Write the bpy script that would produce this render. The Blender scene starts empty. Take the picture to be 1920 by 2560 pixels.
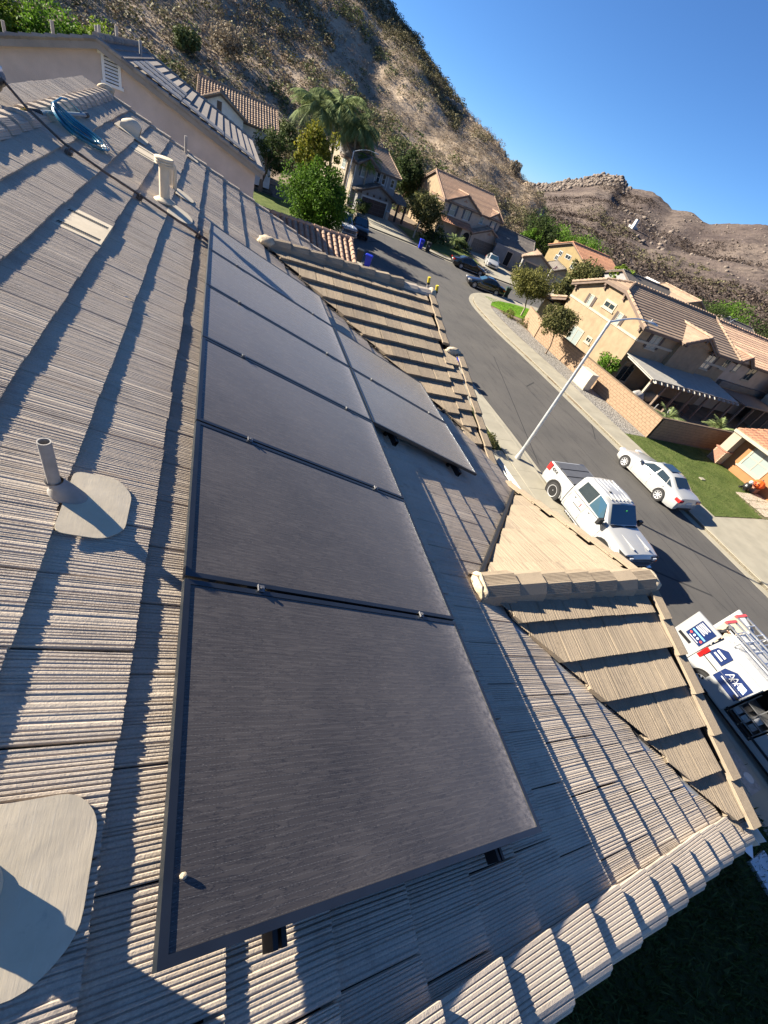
import bpy, bmesh, math, random
import numpy as np
from mathutils import Vector, Matrix, noise

random.seed(7)
np.random.seed(7)
scene = bpy.context.scene
COL = scene.collection
R = math.radians

# ------------------------------------------------------------------ camera, sky, sun, exposure
cam_d = bpy.data.cameras.new('camera')
cam_d.sensor_fit = 'HORIZONTAL'
cam_d.sensor_width = 36.0
cam_d.lens = 36.0 * 1026.21 / 1920.0
cam_d.clip_start = 0.02
cam_d.clip_end = 6000
cam = bpy.data.objects.new('camera', cam_d)
COL.objects.link(cam)
TH = math.atan(4 / 12)                       # roof pitch 4:12
CT, ST = math.cos(TH), math.sin(TH)
ROOF_O = Vector((0, 0, 7.2))                 # panel corner projected on the tile plane
DV, YV, NV = Vector((CT, 0, -ST)), Vector((0, 1, 0)), Vector((ST, 0, CT))
RM = Matrix((DV, YV, NV)).transposed()       # roof axes -> world
_rr = Matrix(((0.76281539, -0.25593504, 0.59381623),
              (0.26359828, -0.71562875, -0.64688113),
              (0.59038154, 0.64993681, -0.47842859)))
_rw = _rr @ RM.transposed()
_right, _down, _fwd = Vector(_rw[0]), Vector(_rw[1]), Vector(_rw[2])
CAM_P = ROOF_O + RM @ (Vector((-0.38990835, 0.01701537, 1.29030401)) * 1.15 + Vector((0, 0, 0.155)))
mw = Matrix((_right, -_down, -_fwd)).transposed().to_4x4()
mw.translation = CAM_P
cam.matrix_world = mw
scene.camera = cam

SUN_EL, SUN_H = R(25.0), Vector((-0.80, 0.60, 0))    # horizontal direction towards the sun
sun_dir = Vector((SUN_H.x * math.cos(SUN_EL), SUN_H.y * math.cos(SUN_EL), math.sin(SUN_EL))).normalized()
world = bpy.data.worlds.new('World')
scene.world = world
world.use_nodes = True
wn = world.node_tree.nodes
bg = wn['Background']
sky = wn.new('ShaderNodeTexSky')
sky.sky_type = 'NISHITA'
sky.sun_disc = False
sky.sun_elevation = SUN_EL
sky.sun_rotation = math.atan2(SUN_H.x, SUN_H.y)
sky.altitude = 500
sky.air_density = 0.8
sky.dust_density = 0.0
sky.ozone_density = 9.0
world.node_tree.links.new(sky.outputs[0], bg.inputs[0])
bg.inputs[1].default_value = 0.051
sun_d = bpy.data.lights.new('sun', 'SUN')
sun_d.energy = 5.0
sun_d.angle = R(0.53)
sun_d.color = (1.0, 0.90, 0.75)
sun = bpy.data.objects.new('sun', sun_d)
COL.objects.link(sun)
sun.rotation_euler = (-sun_dir).to_track_quat('-Z', 'Y').to_euler()
sun.location = (-40, 30, 60)
vs = scene.view_settings
vs.view_transform = 'Standard'
vs.look = 'None'
vs.exposure = 1.85
vs.gamma = 1.0
vs.use_curve_mapping = False

# ------------------------------------------------------------------ helpers
class MB:
    """collects faces, builds one mesh object"""
    def __init__(self, M=None):
        self.v, self.f, self.M = [], [], M
    def add(self, vs, fs):
        o = len(self.v)
        if self.M is not None:
            vs = [self.M @ Vector(p) for p in vs]
        self.v.extend([tuple(p) for p in vs])
        self.f.extend([tuple(i + o for i in f) for f in fs])
        return self
    def box(self, c, s, rz=0.0, Rm=None):
        hx, hy, hz = s[0] / 2, s[1] / 2, s[2] / 2
        m = Rm if Rm is not None else Matrix.Rotation(rz, 3, 'Z')
        c = Vector(c)
        vs = [c + m @ Vector((x, y, z)) for x in (-hx, hx) for y in (-hy, hy) for z in (-hz, hz)]
        return self.add(vs, [(0, 1, 3, 2), (4, 6, 7, 5), (0, 4, 5, 1), (2, 3, 7, 6), (0, 2, 6, 4), (1, 5, 7, 3)])
    def bb(self, x0, x1, y0, y1, z0, z1):
        return self.box(((x0 + x1) / 2, (y0 + y1) / 2, (z0 + z1) / 2), (abs(x1 - x0), abs(y1 - y0), abs(z1 - z0)))
    def prism(self, poly, vec):
        n = len(poly)
        vec = Vector(vec)
        vs = [Vector(p) for p in poly] + [Vector(p) + vec for p in poly]
        fs = [tuple(range(n))[::-1], tuple(range(n, 2 * n))]
        fs += [(i, (i + 1) % n, n + (i + 1) % n, n + i) for i in range(n)]
        return self.add(vs, fs)
    def poly(self, pts):
        return self.add(pts, [tuple(range(len(pts)))])
    def tube(self, pts, r, n=8, cap=True):
        pts = [Vector(p) for p in pts]
        rs = r if isinstance(r, (list, tuple)) else [r] * len(pts)
        vs, fs, prev = [], [], None
        for i, p in enumerate(pts):
            t = (pts[min(i + 1, len(pts) - 1)] - pts[max(i - 1, 0)])
            if t.length < 1e-9:
                t = Vector((0, 0, 1))
            t.normalize()
            if prev is None:
                a = t.orthogonal().normalized()
            else:
                a = prev - t * prev.dot(t)
                a = a.normalized() if a.length > 1e-6 else t.orthogonal().normalized()
            prev = a
            b = t.cross(a)
            for k in range(n):
                w = 2 * math.pi * k / n
                vs.append(p + (a * math.cos(w) + b * math.sin(w)) * rs[i])
        for i in range(len(pts) - 1):
            for k in range(n):
                k2 = (k + 1) % n
                fs.append((i * n + k, i * n + k2, (i + 1) * n + k2, (i + 1) * n + k))
        if cap:
            fs.append(tuple(range(n))[::-1])
            fs.append(tuple(range((len(pts) - 1) * n, len(pts) * n)))
        return self.add(vs, fs)
    def lathe(self, prof, n=16, c=(0, 0, 0), Rm=None):
        c = Vector(c)
        m = Rm if Rm is not None else Matrix.Identity(3)
        vs, fs = [], []
        for (r, z) in prof:
            for k in range(n):
                w = 2 * math.pi * k / n
                vs.append(c + m @ Vector((r * math.cos(w), r * math.sin(w), z)))
        for i in range(len(prof) - 1):
            for k in range(n):
                k2 = (k + 1) % n
                fs.append((i * n + k, i * n + k2, (i + 1) * n + k2, (i + 1) * n + k))
        return self.add(vs, fs)
    def loft(self, rings, closed=True, cap=True, skip=()):
        n = len(rings[0])
        vs = [p for r in rings for p in r]
        fs = []
        for i in range(len(rings) - 1):
            for k in range(n if closed else n - 1):
                if (i, k) in skip:
                    continue
                k2 = (k + 1) % n
                fs.append((i * n + k, i * n + k2, (i + 1) * n + k2, (i + 1) * n + k))
        if cap:
            fs.append(tuple(range(n))[::-1])
            fs.append(tuple(range((len(rings) - 1) * n, len(rings) * n)))
        return self.add(vs, fs)
    def mesh(self, name):
        me = bpy.data.meshes.new(name)
        me.from_pydata(self.v, [], self.f)
        me.validate()
        me.update()
        return me
    def build(self, name, mat, parent=None, world=False, smooth=None):
        o = link(name, self.mesh(name), mat, parent, world)
        if smooth is not None:
            o.data.shade_smooth()
            if smooth < 180:
                o.data.set_sharp_from_angle(angle=R(smooth))
        return o

FRAMES = {}
def link(name, me, mat=None, parent=None, world=False):
    o = bpy.data.objects.new(name, me)
    COL.objects.link(o)
    if mat is not None and not me.materials:
        me.materials.append(mat)
    if parent is not None:
        o.parent = parent
        if world and parent.name in FRAMES:
            o.matrix_parent_inverse = FRAMES[parent.name].inverted()
    return o

def tag(o, label=None, cat=None, group=None, kind=None):
    if label: o['label'] = label
    if cat: o['category'] = cat
    if group: o['group'] = group
    if kind: o['kind'] = kind
    return o

def thing(name, label, cat, loc=(0, 0, 0), rz=0.0, group=None):
    o = bpy.data.objects.new(name, None)
    COL.objects.link(o)
    o.empty_display_size = 0.2
    o.location = loc
    o.rotation_euler = (0, 0, rz)
    FRAMES[o.name] = Matrix.Translation(Vector(loc)) @ Matrix.Rotation(rz, 4, 'Z')
    return tag(o, label, cat, group)

def copy_tree(o, parent=None):
    c = o.copy()
    COL.objects.link(c)
    c.parent = parent
    for ch in list(o.children):
        copy_tree(ch, c)
    return c

# ------------------------------------------------------------------ materials
def _mix(nt, fac, a, b, mode='MIX'):
    m = nt.nodes.new('ShaderNodeMix')
    m.data_type = 'RGBA'
    m.blend_type = mode
    for s, val in ((0, fac), (6, a), (7, b)):
        if hasattr(val, 'is_output'):
            nt.links.new(val, m.inputs[s])
        elif s == 0:
            m.inputs[0].default_value = val
        else:
            m.inputs[s].default_value = (*val[:3], 1)
    return m.outputs[2]

def _noise(nt, co, scale, detail=4, rough=0.55, dist=0.0):
    n = nt.nodes.new('ShaderNodeTexNoise')
    n.inputs['Scale'].default_value = scale
    n.inputs['Detail'].default_value = detail
    n.inputs['Roughness'].default_value = rough
    n.inputs['Distortion'].default_value = dist
    if co is not None:
        nt.links.new(co, n.inputs['Vector'])
    return n.outputs[0]

def _ramp(nt, fac, stops, interp='LINEAR'):
    r = nt.nodes.new('ShaderNodeValToRGB')
    r.color_ramp.interpolation = interp
    e = r.color_ramp.elements
    while len(e) < len(stops):
        e.new(0.5)
    for el, (p, c) in zip(e, stops):
        el.position = p
        el.color = (*c[:3], 1) if not isinstance(c, (int, float)) else (c, c, c, 1)
    nt.links.new(fac, r.inputs[0])
    return r.outputs[0]

def _math(nt, op, a, b=None):
    m = nt.nodes.new('ShaderNodeMath')
    m.operation = op
    for i, val in enumerate((a, b)):
        if val is None: continue
        if hasattr(val, 'is_output'): nt.links.new(val, m.inputs[i])
        else: m.inputs[i].default_value = val
    return m.outputs[0]

def _bump(nt, h, strength, dist=0.01, normal=None):
    b = nt.nodes.new('ShaderNodeBump')
    b.inputs['Strength'].default_value = strength
    b.inputs['Distance'].default_value = dist
    nt.links.new(h, b.inputs['Height'])
    if normal is not None:
        nt.links.new(normal, b.inputs['Normal'])
    return b.outputs[0]

def base(name):
    m = bpy.data.materials.new(name)
    m.use_nodes = True
    nt = m.node_tree
    p = nt.nodes['Principled BSDF']
    return m, nt, p

def wpos(nt):
    return nt.nodes.new('ShaderNodeNewGeometry').outputs['Position']

def pm(name, col, rough=0.8, var=0.18, scale=4.0, bump=0.0, bscale=60.0, metal=0.0, spec=0.4, island=0.0, coat=0.0, bdist=0.01, tint=None):
    """plain weathered material: colour broken up by noise in world space"""
    m, nt, p = base(name)
    co = wpos(nt)
    lo = [max(0, c * (1 - var)) for c in col]
    hi = [min(1, c * (1 + var)) for c in (tint or col)]
    n1 = _noise(nt, co, scale, 5)
    c = _mix(nt, _ramp(nt, n1, [(0.3, 0.0), (0.7, 1.0)]), lo, hi)
    if island:
        g = nt.nodes.new('ShaderNodeNewGeometry')
        v = _ramp(nt, g.outputs['Random Per Island'], [(0, 1 - island), (1, 1 + island)])
        c = _mix(nt, 1.0, c, v, 'MULTIPLY')
    nt.links.new(c, p.inputs['Base Color'])
    p.inputs['Roughness'].default_value = rough
    p.inputs['Metallic'].default_value = metal
    p.inputs['Specular IOR Level'].default_value = spec
    if coat:
        p.inputs['Coat Weight'].default_value = coat
        p.inputs['Coat Roughness'].default_value = 0.051
    if bump:
        nt.links.new(_bump(nt, _noise(nt, co, bscale, 5, 0.65), bump, bdist), p.inputs['Normal'])
    return m

def glass_mat(name, col=(0.02, 0.03, 0.035), rough=0.05):
    m, nt, p = base(name)
    p.inputs['Base Color'].default_value = (*col, 1)
    p.inputs['Roughness'].default_value = rough
    p.inputs['Specular IOR Level'].default_value = 0.8
    return m

def leaf_mat(name, a, b, trans=0.35):
    m, nt, p = base(name)
    g = nt.nodes.new('ShaderNodeNewGeometry')
    c = _ramp(nt, g.outputs['Random Per Island'], [(0, a), (1, b)])
    n = _noise(nt, g.outputs['Position'], 0.7, 3)
    c = _mix(nt, 1.0, c, _ramp(nt, n, [(0.3, 0.72), (0.7, 1.25)]), 'MULTIPLY')
    nt.links.new(c, p.inputs['Base Color'])
    p.inputs['Roughness'].default_value = 0.7
    p.inputs['Specular IOR Level'].default_value = 0.12
    if trans:
        t = nt.nodes.new('ShaderNodeBsdfTranslucent')
        nt.links.new(c, t.inputs[0])
        mx = nt.nodes.new('ShaderNodeMixShader')
        mx.inputs[0].default_value = trans
        nt.links.new(p.outputs[0], mx.inputs[1])
        nt.links.new(t.outputs[0], mx.inputs[2])
        nt.links.new(mx.outputs[0], nt.nodes['Material Output'].inputs[0])
    return m

def tile_mat(name, col, tint):
    m, nt, p = base(name)
    g = nt.nodes.new('ShaderNodeNewGeometry')
    co = g.outputs['Position']
    big = _noise(nt, co, 1.6, 5, 0.6)
    fine = _noise(nt, co, 140, 3, 0.7)
    c = _mix(nt, _ramp(nt, big, [(0.32, 0.0), (0.68, 1.0)]), col, tint)
    c = _mix(nt, 1.0, c, _ramp(nt, fine, [(0.25, 0.80), (0.75, 1.18)]), 'MULTIPLY')
    c = _mix(nt, 1.0, c, _ramp(nt, g.outputs['Random Per Island'], [(0, (0.78, 0.78, 0.80)), (0.5, (1.0, 0.99, 0.97)), (1, (1.16, 1.13, 1.07))]), 'MULTIPLY')
    st = _ramp(nt, _noise(nt, co, 5, 8, 0.75), [(0.54, 0.0), (0.74, 0.75)])
    c = _mix(nt, st, c, [x * 0.62 for x in col])
    nt.links.new(c, p.inputs['Base Color'])
    p.inputs['Roughness'].default_value = 0.92
    p.inputs['Specular IOR Level'].default_value = 0.2
    nt.links.new(_bump(nt, fine, 0.55, 0.004), p.inputs['Normal'])
    return m

M = {}
M['tile_main'] = tile_mat('roof_tile_grey', (0.40, 0.342, 0.280), (0.50, 0.432, 0.350))
M['tile_gable'] = tile_mat('roof_tile_sand', (0.235, 0.192, 0.142), (0.285, 0.234, 0.172))
M['tile_far'] = tile_mat('roof_tile_far', (0.26, 0.235, 0.21), (0.34, 0.30, 0.26))
M['terracotta'] = tile_mat('terracotta_tile', (0.30, 0.200, 0.145), (0.39, 0.275, 0.20))
M['terracotta_red'] = tile_mat('terracotta_red_tile', (0.36, 0.18, 0.115), (0.46, 0.255, 0.16))
M['tan_tile'] = tile_mat('tan_tile', (0.27, 0.198, 0.145), (0.35, 0.262, 0.19))
M['grey_tile'] = tile_mat('grey_tile', (0.125, 0.115, 0.105), (0.19, 0.17, 0.15))
M['mortar'] = pm('mortar', (0.43, 0.36, 0.255), 0.95, 0.2, 18, 0.8, 45)
M['deck'] = pm('roof_underlay', (0.035, 0.033, 0.032), 0.95)
M['black'] = pm('black_plastic', (0.012, 0.012, 0.013), 0.5)
M['rubber'] = pm('tyre_rubber', (0.018, 0.018, 0.018), 0.75)
M['dark'] = pm('dark_void', (0.008, 0.008, 0.008), 0.9)
M['alu'] = pm('black_anodised', (0.075, 0.085, 0.095), 0.36, 0.1, 8, metal=0.85)
M['clamp'] = pm('grey_clamp', (0.16, 0.16, 0.165), 0.45, 0.1, 20, metal=0.3)
M['alu_bright'] = pm('bare_aluminium', (0.62, 0.63, 0.64), 0.35, 0.1, 20, metal=0.9)
M['galv'] = pm('galvanised_steel', (0.52, 0.54, 0.55), 0.45, 0.12, 6, metal=0.6)
M['rust'] = pm('rusty_steel', (0.115, 0.085, 0.065), 0.7, 0.35, 14, 0.3, 80)
M['flash'] = pm('painted_flashing', (0.56, 0.49, 0.355), 0.8, 0.16, 7, 0.10, 160)
def flash_mat():
    m, nt, p = base('painted_flashing')
    co = wpos(nt)
    c = _mix(nt, _ramp(nt, _noise(nt, co, 5, 6, 0.7), [(0.3, 0.0), (0.7, 1.0)]), (0.50, 0.425, 0.30), (0.62, 0.53, 0.385))
    c = _mix(nt, _ramp(nt, _noise(nt, co, 22, 8, 0.8), [(0.58, 0.0), (0.75, 0.6)]), c, (0.30, 0.27, 0.22))
    mp = nt.nodes.new('ShaderNodeMapping'); mp.inputs['Scale'].default_value = (25, 2.5, 25); nt.links.new(co, mp.inputs[0])
    sc = _noise(nt, mp.outputs[0], 6, 4, 0.7)
    c = _mix(nt, _ramp(nt, sc, [(0.6, 0.0), (0.72, 0.35)]), c, (0.66, 0.62, 0.52))
    nt.links.new(c, p.inputs['Base Color']); p.inputs['Roughness'].default_value = 0.8
    b1 = _bump(nt, _noise(nt, co, 9, 2, 0.5), 0.10, 0.02)
    nt.links.new(_bump(nt, sc, 0.12, 0.004, b1), p.inputs['Normal'])
    return m
M['flash'] = flash_mat()
M['lead'] = pm('lead_grey_paint', (0.27, 0.255, 0.235), 0.75, 0.2, 12, 0.2, 60)
M['white_paint'] = pm('white_paint', (0.42, 0.42, 0.405), 0.55, 0.05, 3)
M['vent_white'] = pm('vent_white', (0.72, 0.72, 0.70), 0.6, 0.05, 4)
M['trim'] = pm('cream_trim', (0.33, 0.295, 0.225), 0.8, 0.06, 3)
M['fascia'] = pm('brown_fascia', (0.12, 0.085, 0.065), 0.8, 0.15, 3)
M['glass'] = glass_mat('dark_glass')
M['glass_pale'] = glass_mat('curtained_glass', (0.22, 0.26, 0.25), 0.08)
M['glass_blue'] = glass_mat('windscreen_glass', (0.03, 0.07, 0.10), 0.04)
# ------------------------------------------------------------------ our house: tiled roof with two street gables
EXP = 0.345            # course exposure
def RP(d, y, h=0.0):
    return ROOF_O + DV * d + YV * y + NV * h
house = thing('tiled_house', 'house with ribbed grey concrete tile roof carrying the solar panels', 'house', (0.5, 5.5, 0))
RIDGE_D, EAVE_D, Y_NEAR, Y_FAR = -1.90, 4.86, -0.36, 11.5
# gable 1 (near) and gable 2 (far): ridge y, ridge z, front x
G1 = dict(y=1.62, z=7.2 - 0.737, x0=2.21, x1=4.46)
G2 = dict(y=8.30, z=7.2 - 0.25, x0=0.75, x1=4.12)
TT = math.tan(TH)

def rib_profile(w, rng, style):
    """heights across a tile: irregular sharp-sided combed ribs"""
    ys, hs, y = [0.0], [-0.007], 0.0
    while y < w - 0.006:
        if style == 0: step, dep = rng.uniform(0.009, 0.017), rng.uniform(0.0022, 0.0054)
        elif style == 1: step, dep = rng.choice([0.009, 0.011, 0.014, 0.022]), rng.uniform(0.0022, 0.005)
        elif style == 2: step, dep = rng.choice([0.012, 0.03, 0.05]), rng.uniform(0.002, 0.004)
        else: step, dep = rng.uniform(0.007, 0.016), rng.uniform(0.0014, 0.0032)
        y2 = min(w, y + step)
        t = rng.uniform(-0.0018, 0.0008)
        ys += [y + step * 0.30, y + step * 0.74] if y2 - y > step * 0.9 else [y + (y2 - y) * 0.5]
        hs += [t, t] if y2 - y > step * 0.9 else [t]
        ys.append(y2); hs.append(-dep)
        y = y2
    hs[-1] = -0.007
    return ys, hs

def tile_mesh(name, w, L, t, seed, style, head=0.05, mat=None):
    rng = random.Random(seed)
    ys, hs = rib_profile(w, rng, style)
    n = len(ys)
    mb = MB()
    jag = [rng.uniform(-0.0025, 0.0025) for _ in ys]
    vs = [(-head, y, 0.006 - t * head / L + h) for y, h in zip(ys, hs)]
    vs += [(L + j, y, 0.006 + t + h * 1.25) for y, h, j in zip(ys, hs, jag)]
    vs += [(L + j * 0.5 - 0.003, y, 0.004 + h * 0.3) for y, h, j in zip(ys, hs, jag)]
    fs = [(i, n + i, n + i + 1, i + 1) for i in range(n - 1)]
    fs += [(n + i, 2 * n + i, 2 * n + i + 1, n + i + 1) for i in range(n - 1)]
    k = len(vs)
    vs += [(-head, 0, -0.012), (-head, w, -0.012)]
    fs += [(0, k, 2 * n, n), (n - 1, 2 * n - 1, 3 * n - 1, k + 1)]
    mb.add(vs, fs)
    me = mb.mesh(name)
    me.materials.append(mat)
    return me

TW = 0.302
rough_tile = None
main_tiles = [tile_mesh('roof_tile', TW - 0.004, EXP, 0.024, 100 + i, (0, 1, 0, 0, 1, 0, 0, 1)[i], mat=M['tile_main']) for i in range(8)]
gable_tiles = [tile_mesh('roof_tile', TW - 0.004, EXP, 0.046, 200 + i, 3, mat=M['tile_gable']) for i in range(5)]
flat_tiles = [tile_mesh('roof_tile', TW - 0.004, EXP, 0.022, 300 + i, 3, mat=M['tile_gable']) for i in range(4)]

def roof_mat(o, ax, ay, an):
    m = Matrix((ax, ay, an)).transposed().to_4x4()
    m.translation = o
    return m

rng = random.Random(11)
cands = []     # (score, mesh, matrix, slope)
def jig(m, a=0.007):
    return m @ Matrix.Translation((rng.uniform(-a, a), rng.uniform(-0.0015, 0.0015), rng.uniform(0, 0.004))) @ Matrix.Rotation(rng.uniform(-0.009, 0.009), 4, 'Z')
def seen(p):
    v = p - CAM_P
    z = v.dot(_fwd)
    if z < 0.05: return False, 0
    x, y = v.dot(_right) / z * 1026.2 + 960, v.dot(_down) / z * 1026.2 + 1280
    return (-150 < x < 2070 and -150 < y < 2710), z
def under_panel(d, y):
    return (0.12 < d < 1.45 and 0.2 < y < 6.65) or (1.75 < d < 3.1 and 3.7 < y < 5.5)
k0 = int(math.ceil((RIDGE_D + 0.13) / EXP))
c = k0
while True:
    butt = -0.13 + EXP * c
    if butt > EAVE_D + 0.05: break
    off = (0.5 * TW if c % 2 else 0.0) + 0.07 * (c % 3)
    y = -0.33 + off - TW
    while y < Y_FAR - 0.05:
        y0 = max(y, -0.33)
        dm, ym = butt - EXP / 2, y + TW / 2
        X, Z = dm * CT, 7.2 - dm * ST
        hid = False
        for g in (G1, G2):
            if X > g['x0'] + 0.2 and Z < g['z'] - TT * abs(ym - g['y']) - 0.13: hid = True
        if not hid:
            ya, yb = max(y, -0.40), min(y + TW, Y_FAR + 0.03)
            if yb - ya < 0.03:
                y += TW; continue
            mt = jig(roof_mat(RP(butt - EXP, ya, 0.004), DV, YV, NV)) @ Matrix.Diagonal((1, (yb - ya) / TW, 1, 1))
            p = RP(dm, ym)
            ok, z = seen(p)
            sc = -1 if (not ok or under_panel(dm, ym)) else 1.0 / z
            cands.append((sc, rng.choice(main_tiles), mt, 'main'))
        y += TW
    c += 1
# tiles on the gables; near slopes face -Y, far slopes face +Y; cut along the valleys
def gable_slope(g, side, meshes, tag_, nc):
    dn = Vector((0, -CT, -ST)) if side < 0 else Vector((0, CT, -ST))      # down the slope
    ac = Vector((1, 0, 0)) if side < 0 else Vector((-1, 0, 0))
    nn = dn.cross(ac)
    if nn.z < 0: nn = -nn
    o = Vector((g['x1'], g['y'], g['z']))
    for c in range(nc):
        s0 = c * EXP - 0.02
        off = 0.5 * TW * (c % 2)
        k = 0
        while True:
            x_hi = g['x1'] - 0.12 - TW * k + (off if off else 0) - (TW if off else 0) * 0
            x_lo = x_hi - TW
            if x_hi < g['x0'] - 0.1: break
            k += 1
            if x_lo > g['x1'] - 0.12 - 0.05: continue
            ymid = g['y'] + dn.y * (s0 + EXP / 2)
            zmid = g['z'] + dn.z * (s0 + EXP / 2)
            xv = (7.2 - zmid) / TT                       # valley x at this height
            if x_hi < xv - 0.30: continue
            p0 = Vector((x_lo, g['y'], g['z'])) + dn * s0 + nn * 0.02 if side < 0 else Vector((x_hi, g['y'], g['z'])) + dn * s0 + nn * 0.02
            mt = jig(roof_mat(p0, dn, ac, nn), 0.003)
            me = rng.choice(meshes)
            if x_lo < xv + 0.32:                         # crosses the valley: cut it
                bm = bmesh.new(); bm.from_mesh(me)
                vd = Vector((1, -1 if side < 0 else 1, 0)).normalized()   # valley runs at 45 degrees in plan
                no = Vector((0, 0, 1)).cross(vd)
                if no.x < 0: no = -no
                apex = Vector(((7.2 - g['z']) / TT, g['y'], 0))
                co = apex + no * rng.uniform(0.035, 0.06)
                inv = mt.inverted()
                lco = inv @ Vector((co.x, co.y, p0.z))
                lno = (inv.to_3x3() @ no).normalized()
                bmesh.ops.bisect_plane(bm, geom=bm.verts[:] + bm.edges[:] + bm.faces[:], plane_co=lco, plane_no=lno, clear_inner=True)
                if len(bm.faces) < 3:
                    bm.free(); continue
                bmesh.ops.holes_fill(bm, edges=[e for e in bm.edges if e.is_boundary], sides=0)
                me2 = bpy.data.meshes.new('roof_tile'); bm.to_mesh(me2); bm.free()
                me2.materials.append(me.materials[0])
                me = me2
            ok, z = seen(mt @ Vector((EXP / 2, TW / 2, 0)))
            cands.append(((1.0 / z) if ok else -1, me, mt, tag_))
gable_slope(G1, -1, gable_tiles, 'g1n', 7)
gable_slope(G1, 1, flat_tiles, 'g1f', 8)
gable_slope(G2, -1, gable_tiles, 'g2n', 12)
gable_slope(G2, 1, flat_tiles, 'g2f', 6)

# roof bodies (decks) that carry the tiles
mb = MB()
mb.prism([RP(RIDGE_D, Y_NEAR + 0.03, -0.02), RP(EAVE_D - 0.04, Y_NEAR + 0.03, -0.02), RP(EAVE_D - 0.04, Y_FAR - 0.03, -0.02), RP(RIDGE_D, Y_FAR - 0.03, -0.02)], -NV * 0.08)
main_roof = mb.build('main_roof', M['deck'], house, world=True)
gable_roofs = {}
for key, g, yn, yf in (('g1', G1, -0.50, 3.88), ('g2', G2, 4.55, 10.4)):
    mb = MB()
    zl = lambda y: g['z'] - TT * abs(y - g['y']) - 0.012
    prof = [(yn, zl(yn)), (g['y'], g['z'] - 0.012), (yf, zl(yf))]
    xb = g['x0']
    # triangle-ish wedge from the valley apex to the gable front
    for y0, z0, y1, z1 in ((yn, zl(yn), g['y'], g['z'] - 0.012), (yf, zl(yf), g['y'], g['z'] - 0.012)):
        v0 = Vector(((7.2 - z0) / TT, y0, z0)); v1 = Vector(((7.2 - z1) / TT, y1, z1))
        f0 = Vector((g['x1'] - 0.02, y0, z0)); f1 = Vector((g['x1'] - 0.02, y1, z1))
        mb.prism([v1, v0, f0, f1], (0, 0, -0.06))
    gable_roofs[key] = mb.build('gable_roof', M['deck'], house, world=True)
slope_obj = {'main': main_roof, 'g1n': gable_roofs['g1'], 'g1f': gable_roofs['g1'], 'g2n': gable_roofs['g2'], 'g2f': gable_roofs['g2']}
# the tiles that show largest are single pieces; the rest is joined
cands.sort(key=lambda t: -t[0])
rest = {}
for i, (sc, me, mt, sl) in enumerate(cands):
    if i < 300 and sc > 0:
        o = link('roof_tile', me, None, slope_obj[sl])
        o.matrix_basis = mt
    else:
        rest.setdefault(slope_obj[sl].name, []).append((me, mt, sl))
for pname, lst in rest.items():
    for mname in ('roof_tile_grey', 'roof_tile_sand'):
        sub = [(me, mt) for me, mt, sl in lst if me.materials[0].name == mname]
        if not sub: continue
        mb = MB()
        for me, mt in sub:
            mb.add([mt @ v.co for v in me.vertices], [tuple(p.vertices) for p in me.polygons])
        o = mb.build('distant_roof_tiles', bpy.data.materials[mname], bpy.data.objects[pname])
        o['kind'] = 'stuff'

# caps: ridge tiles and rake (barge) tiles -----------------------------------
def cap_mesh(name, prof, L, rise, mat, seed=0, flare=1.06, ribs=True, steps=None):
    """prof: (u across, h up); runs along +x; butt end at x=L raised and a little wider"""
    rg = random.Random(seed)
    pts = []
    for i in range(len(prof) - 1):
        (u0, h0), (u1, h1) = prof[i], prof[i + 1]
        ln = math.hypot(u1 - u0, h1 - h0)
        n = max(1, int(ln / 0.013)) if ribs else 1
        for k in range(n):
            a = k / n
            e = Vector((-(h1 - h0), (u1 - u0))).normalized()
            dd = -rg.uniform(0.002, 0.004) if (k and ribs) else 0
            pts.append((u0 + (u1 - u0) * a + e.x * dd, h0 + (h1 - h0) * a + e.y * dd))
            if ribs and n > 1:
                for b in (0.22, 0.78):
                    pts.append((u0 + (u1 - u0) * (a + b / n), h0 + (h1 - h0) * (a + b / n)))
    pts.append(prof[-1])
    mb = MB()
    r0 = [(-0.05, u, h) for u, h in pts]
    r1 = [(L, u * flare, h * (flare if h > 0 else 1) + rise) for u, h in pts]
    r2 = [(L - 0.002, u * (flare - 0.14), (h - 0.022) if h > 0.02 else h) for u, h in pts]
    mb.loft([r0, r1, r2], closed=False, cap=False)
    me = mb.mesh(name); me.materials.append(mat)
    return me
def run_caps(name, mesh_list, p0, dirv, up, n, exp, parent, start=0.0, jit=0.003):
    dirv, up = dirv.normalized(), up.normalized()
    side = up.cross(dirv).normalized()
    up = dirv.cross(side)
    for i in range(n):
        m = Matrix((dirv, side, up)).transposed().to_4x4()
        m.translation = p0 + dirv * (start + i * exp) + side * rng.uniform(-jit, jit)
        o = link(name, rng.choice(mesh_list), None, parent)
        o.matrix_basis = m @ Matrix.Rotation(rng.uniform(-0.008, 0.008), 4, 'Z')
rp = [(-0.155, -0.075), (-0.125, 0.015), (-0.055, 0.075), (0.055, 0.075), (0.125, 0.015), (0.155, -0.075)]
ridge_g = [cap_mesh('ridge_tile', rp, 0.325, 0.028, M['tile_gable'], s, ribs=(s != 3)) for s in range(5)]
rpm = [(u * 0.92, h * 0.62 - 0.012) for u, h in rp]
ridge_m = [cap_mesh('ridge_tile', rpm, 0.325, 0.022, M['tile_main'], 10 + s) for s in range(3)]
# ridge of the two street gables: laid from the front, butts towards the street
run_caps('ridge_tile', ridge_g, Vector((2.28, G1['y'], G1['z'] + 0.035)), Vector((1, 0, 0)), Vector((0, 0, 1)), 7, 0.305, gable_roofs['g1'])
run_caps('ridge_tile', ridge_m[:1] + ridge_g, Vector((0.98, G2['y'], G2['z'] + 0.035)), Vector((1, 0, 0)), Vector((0, 0, 1)), 10, 0.31, gable_roofs['g2'])
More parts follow.
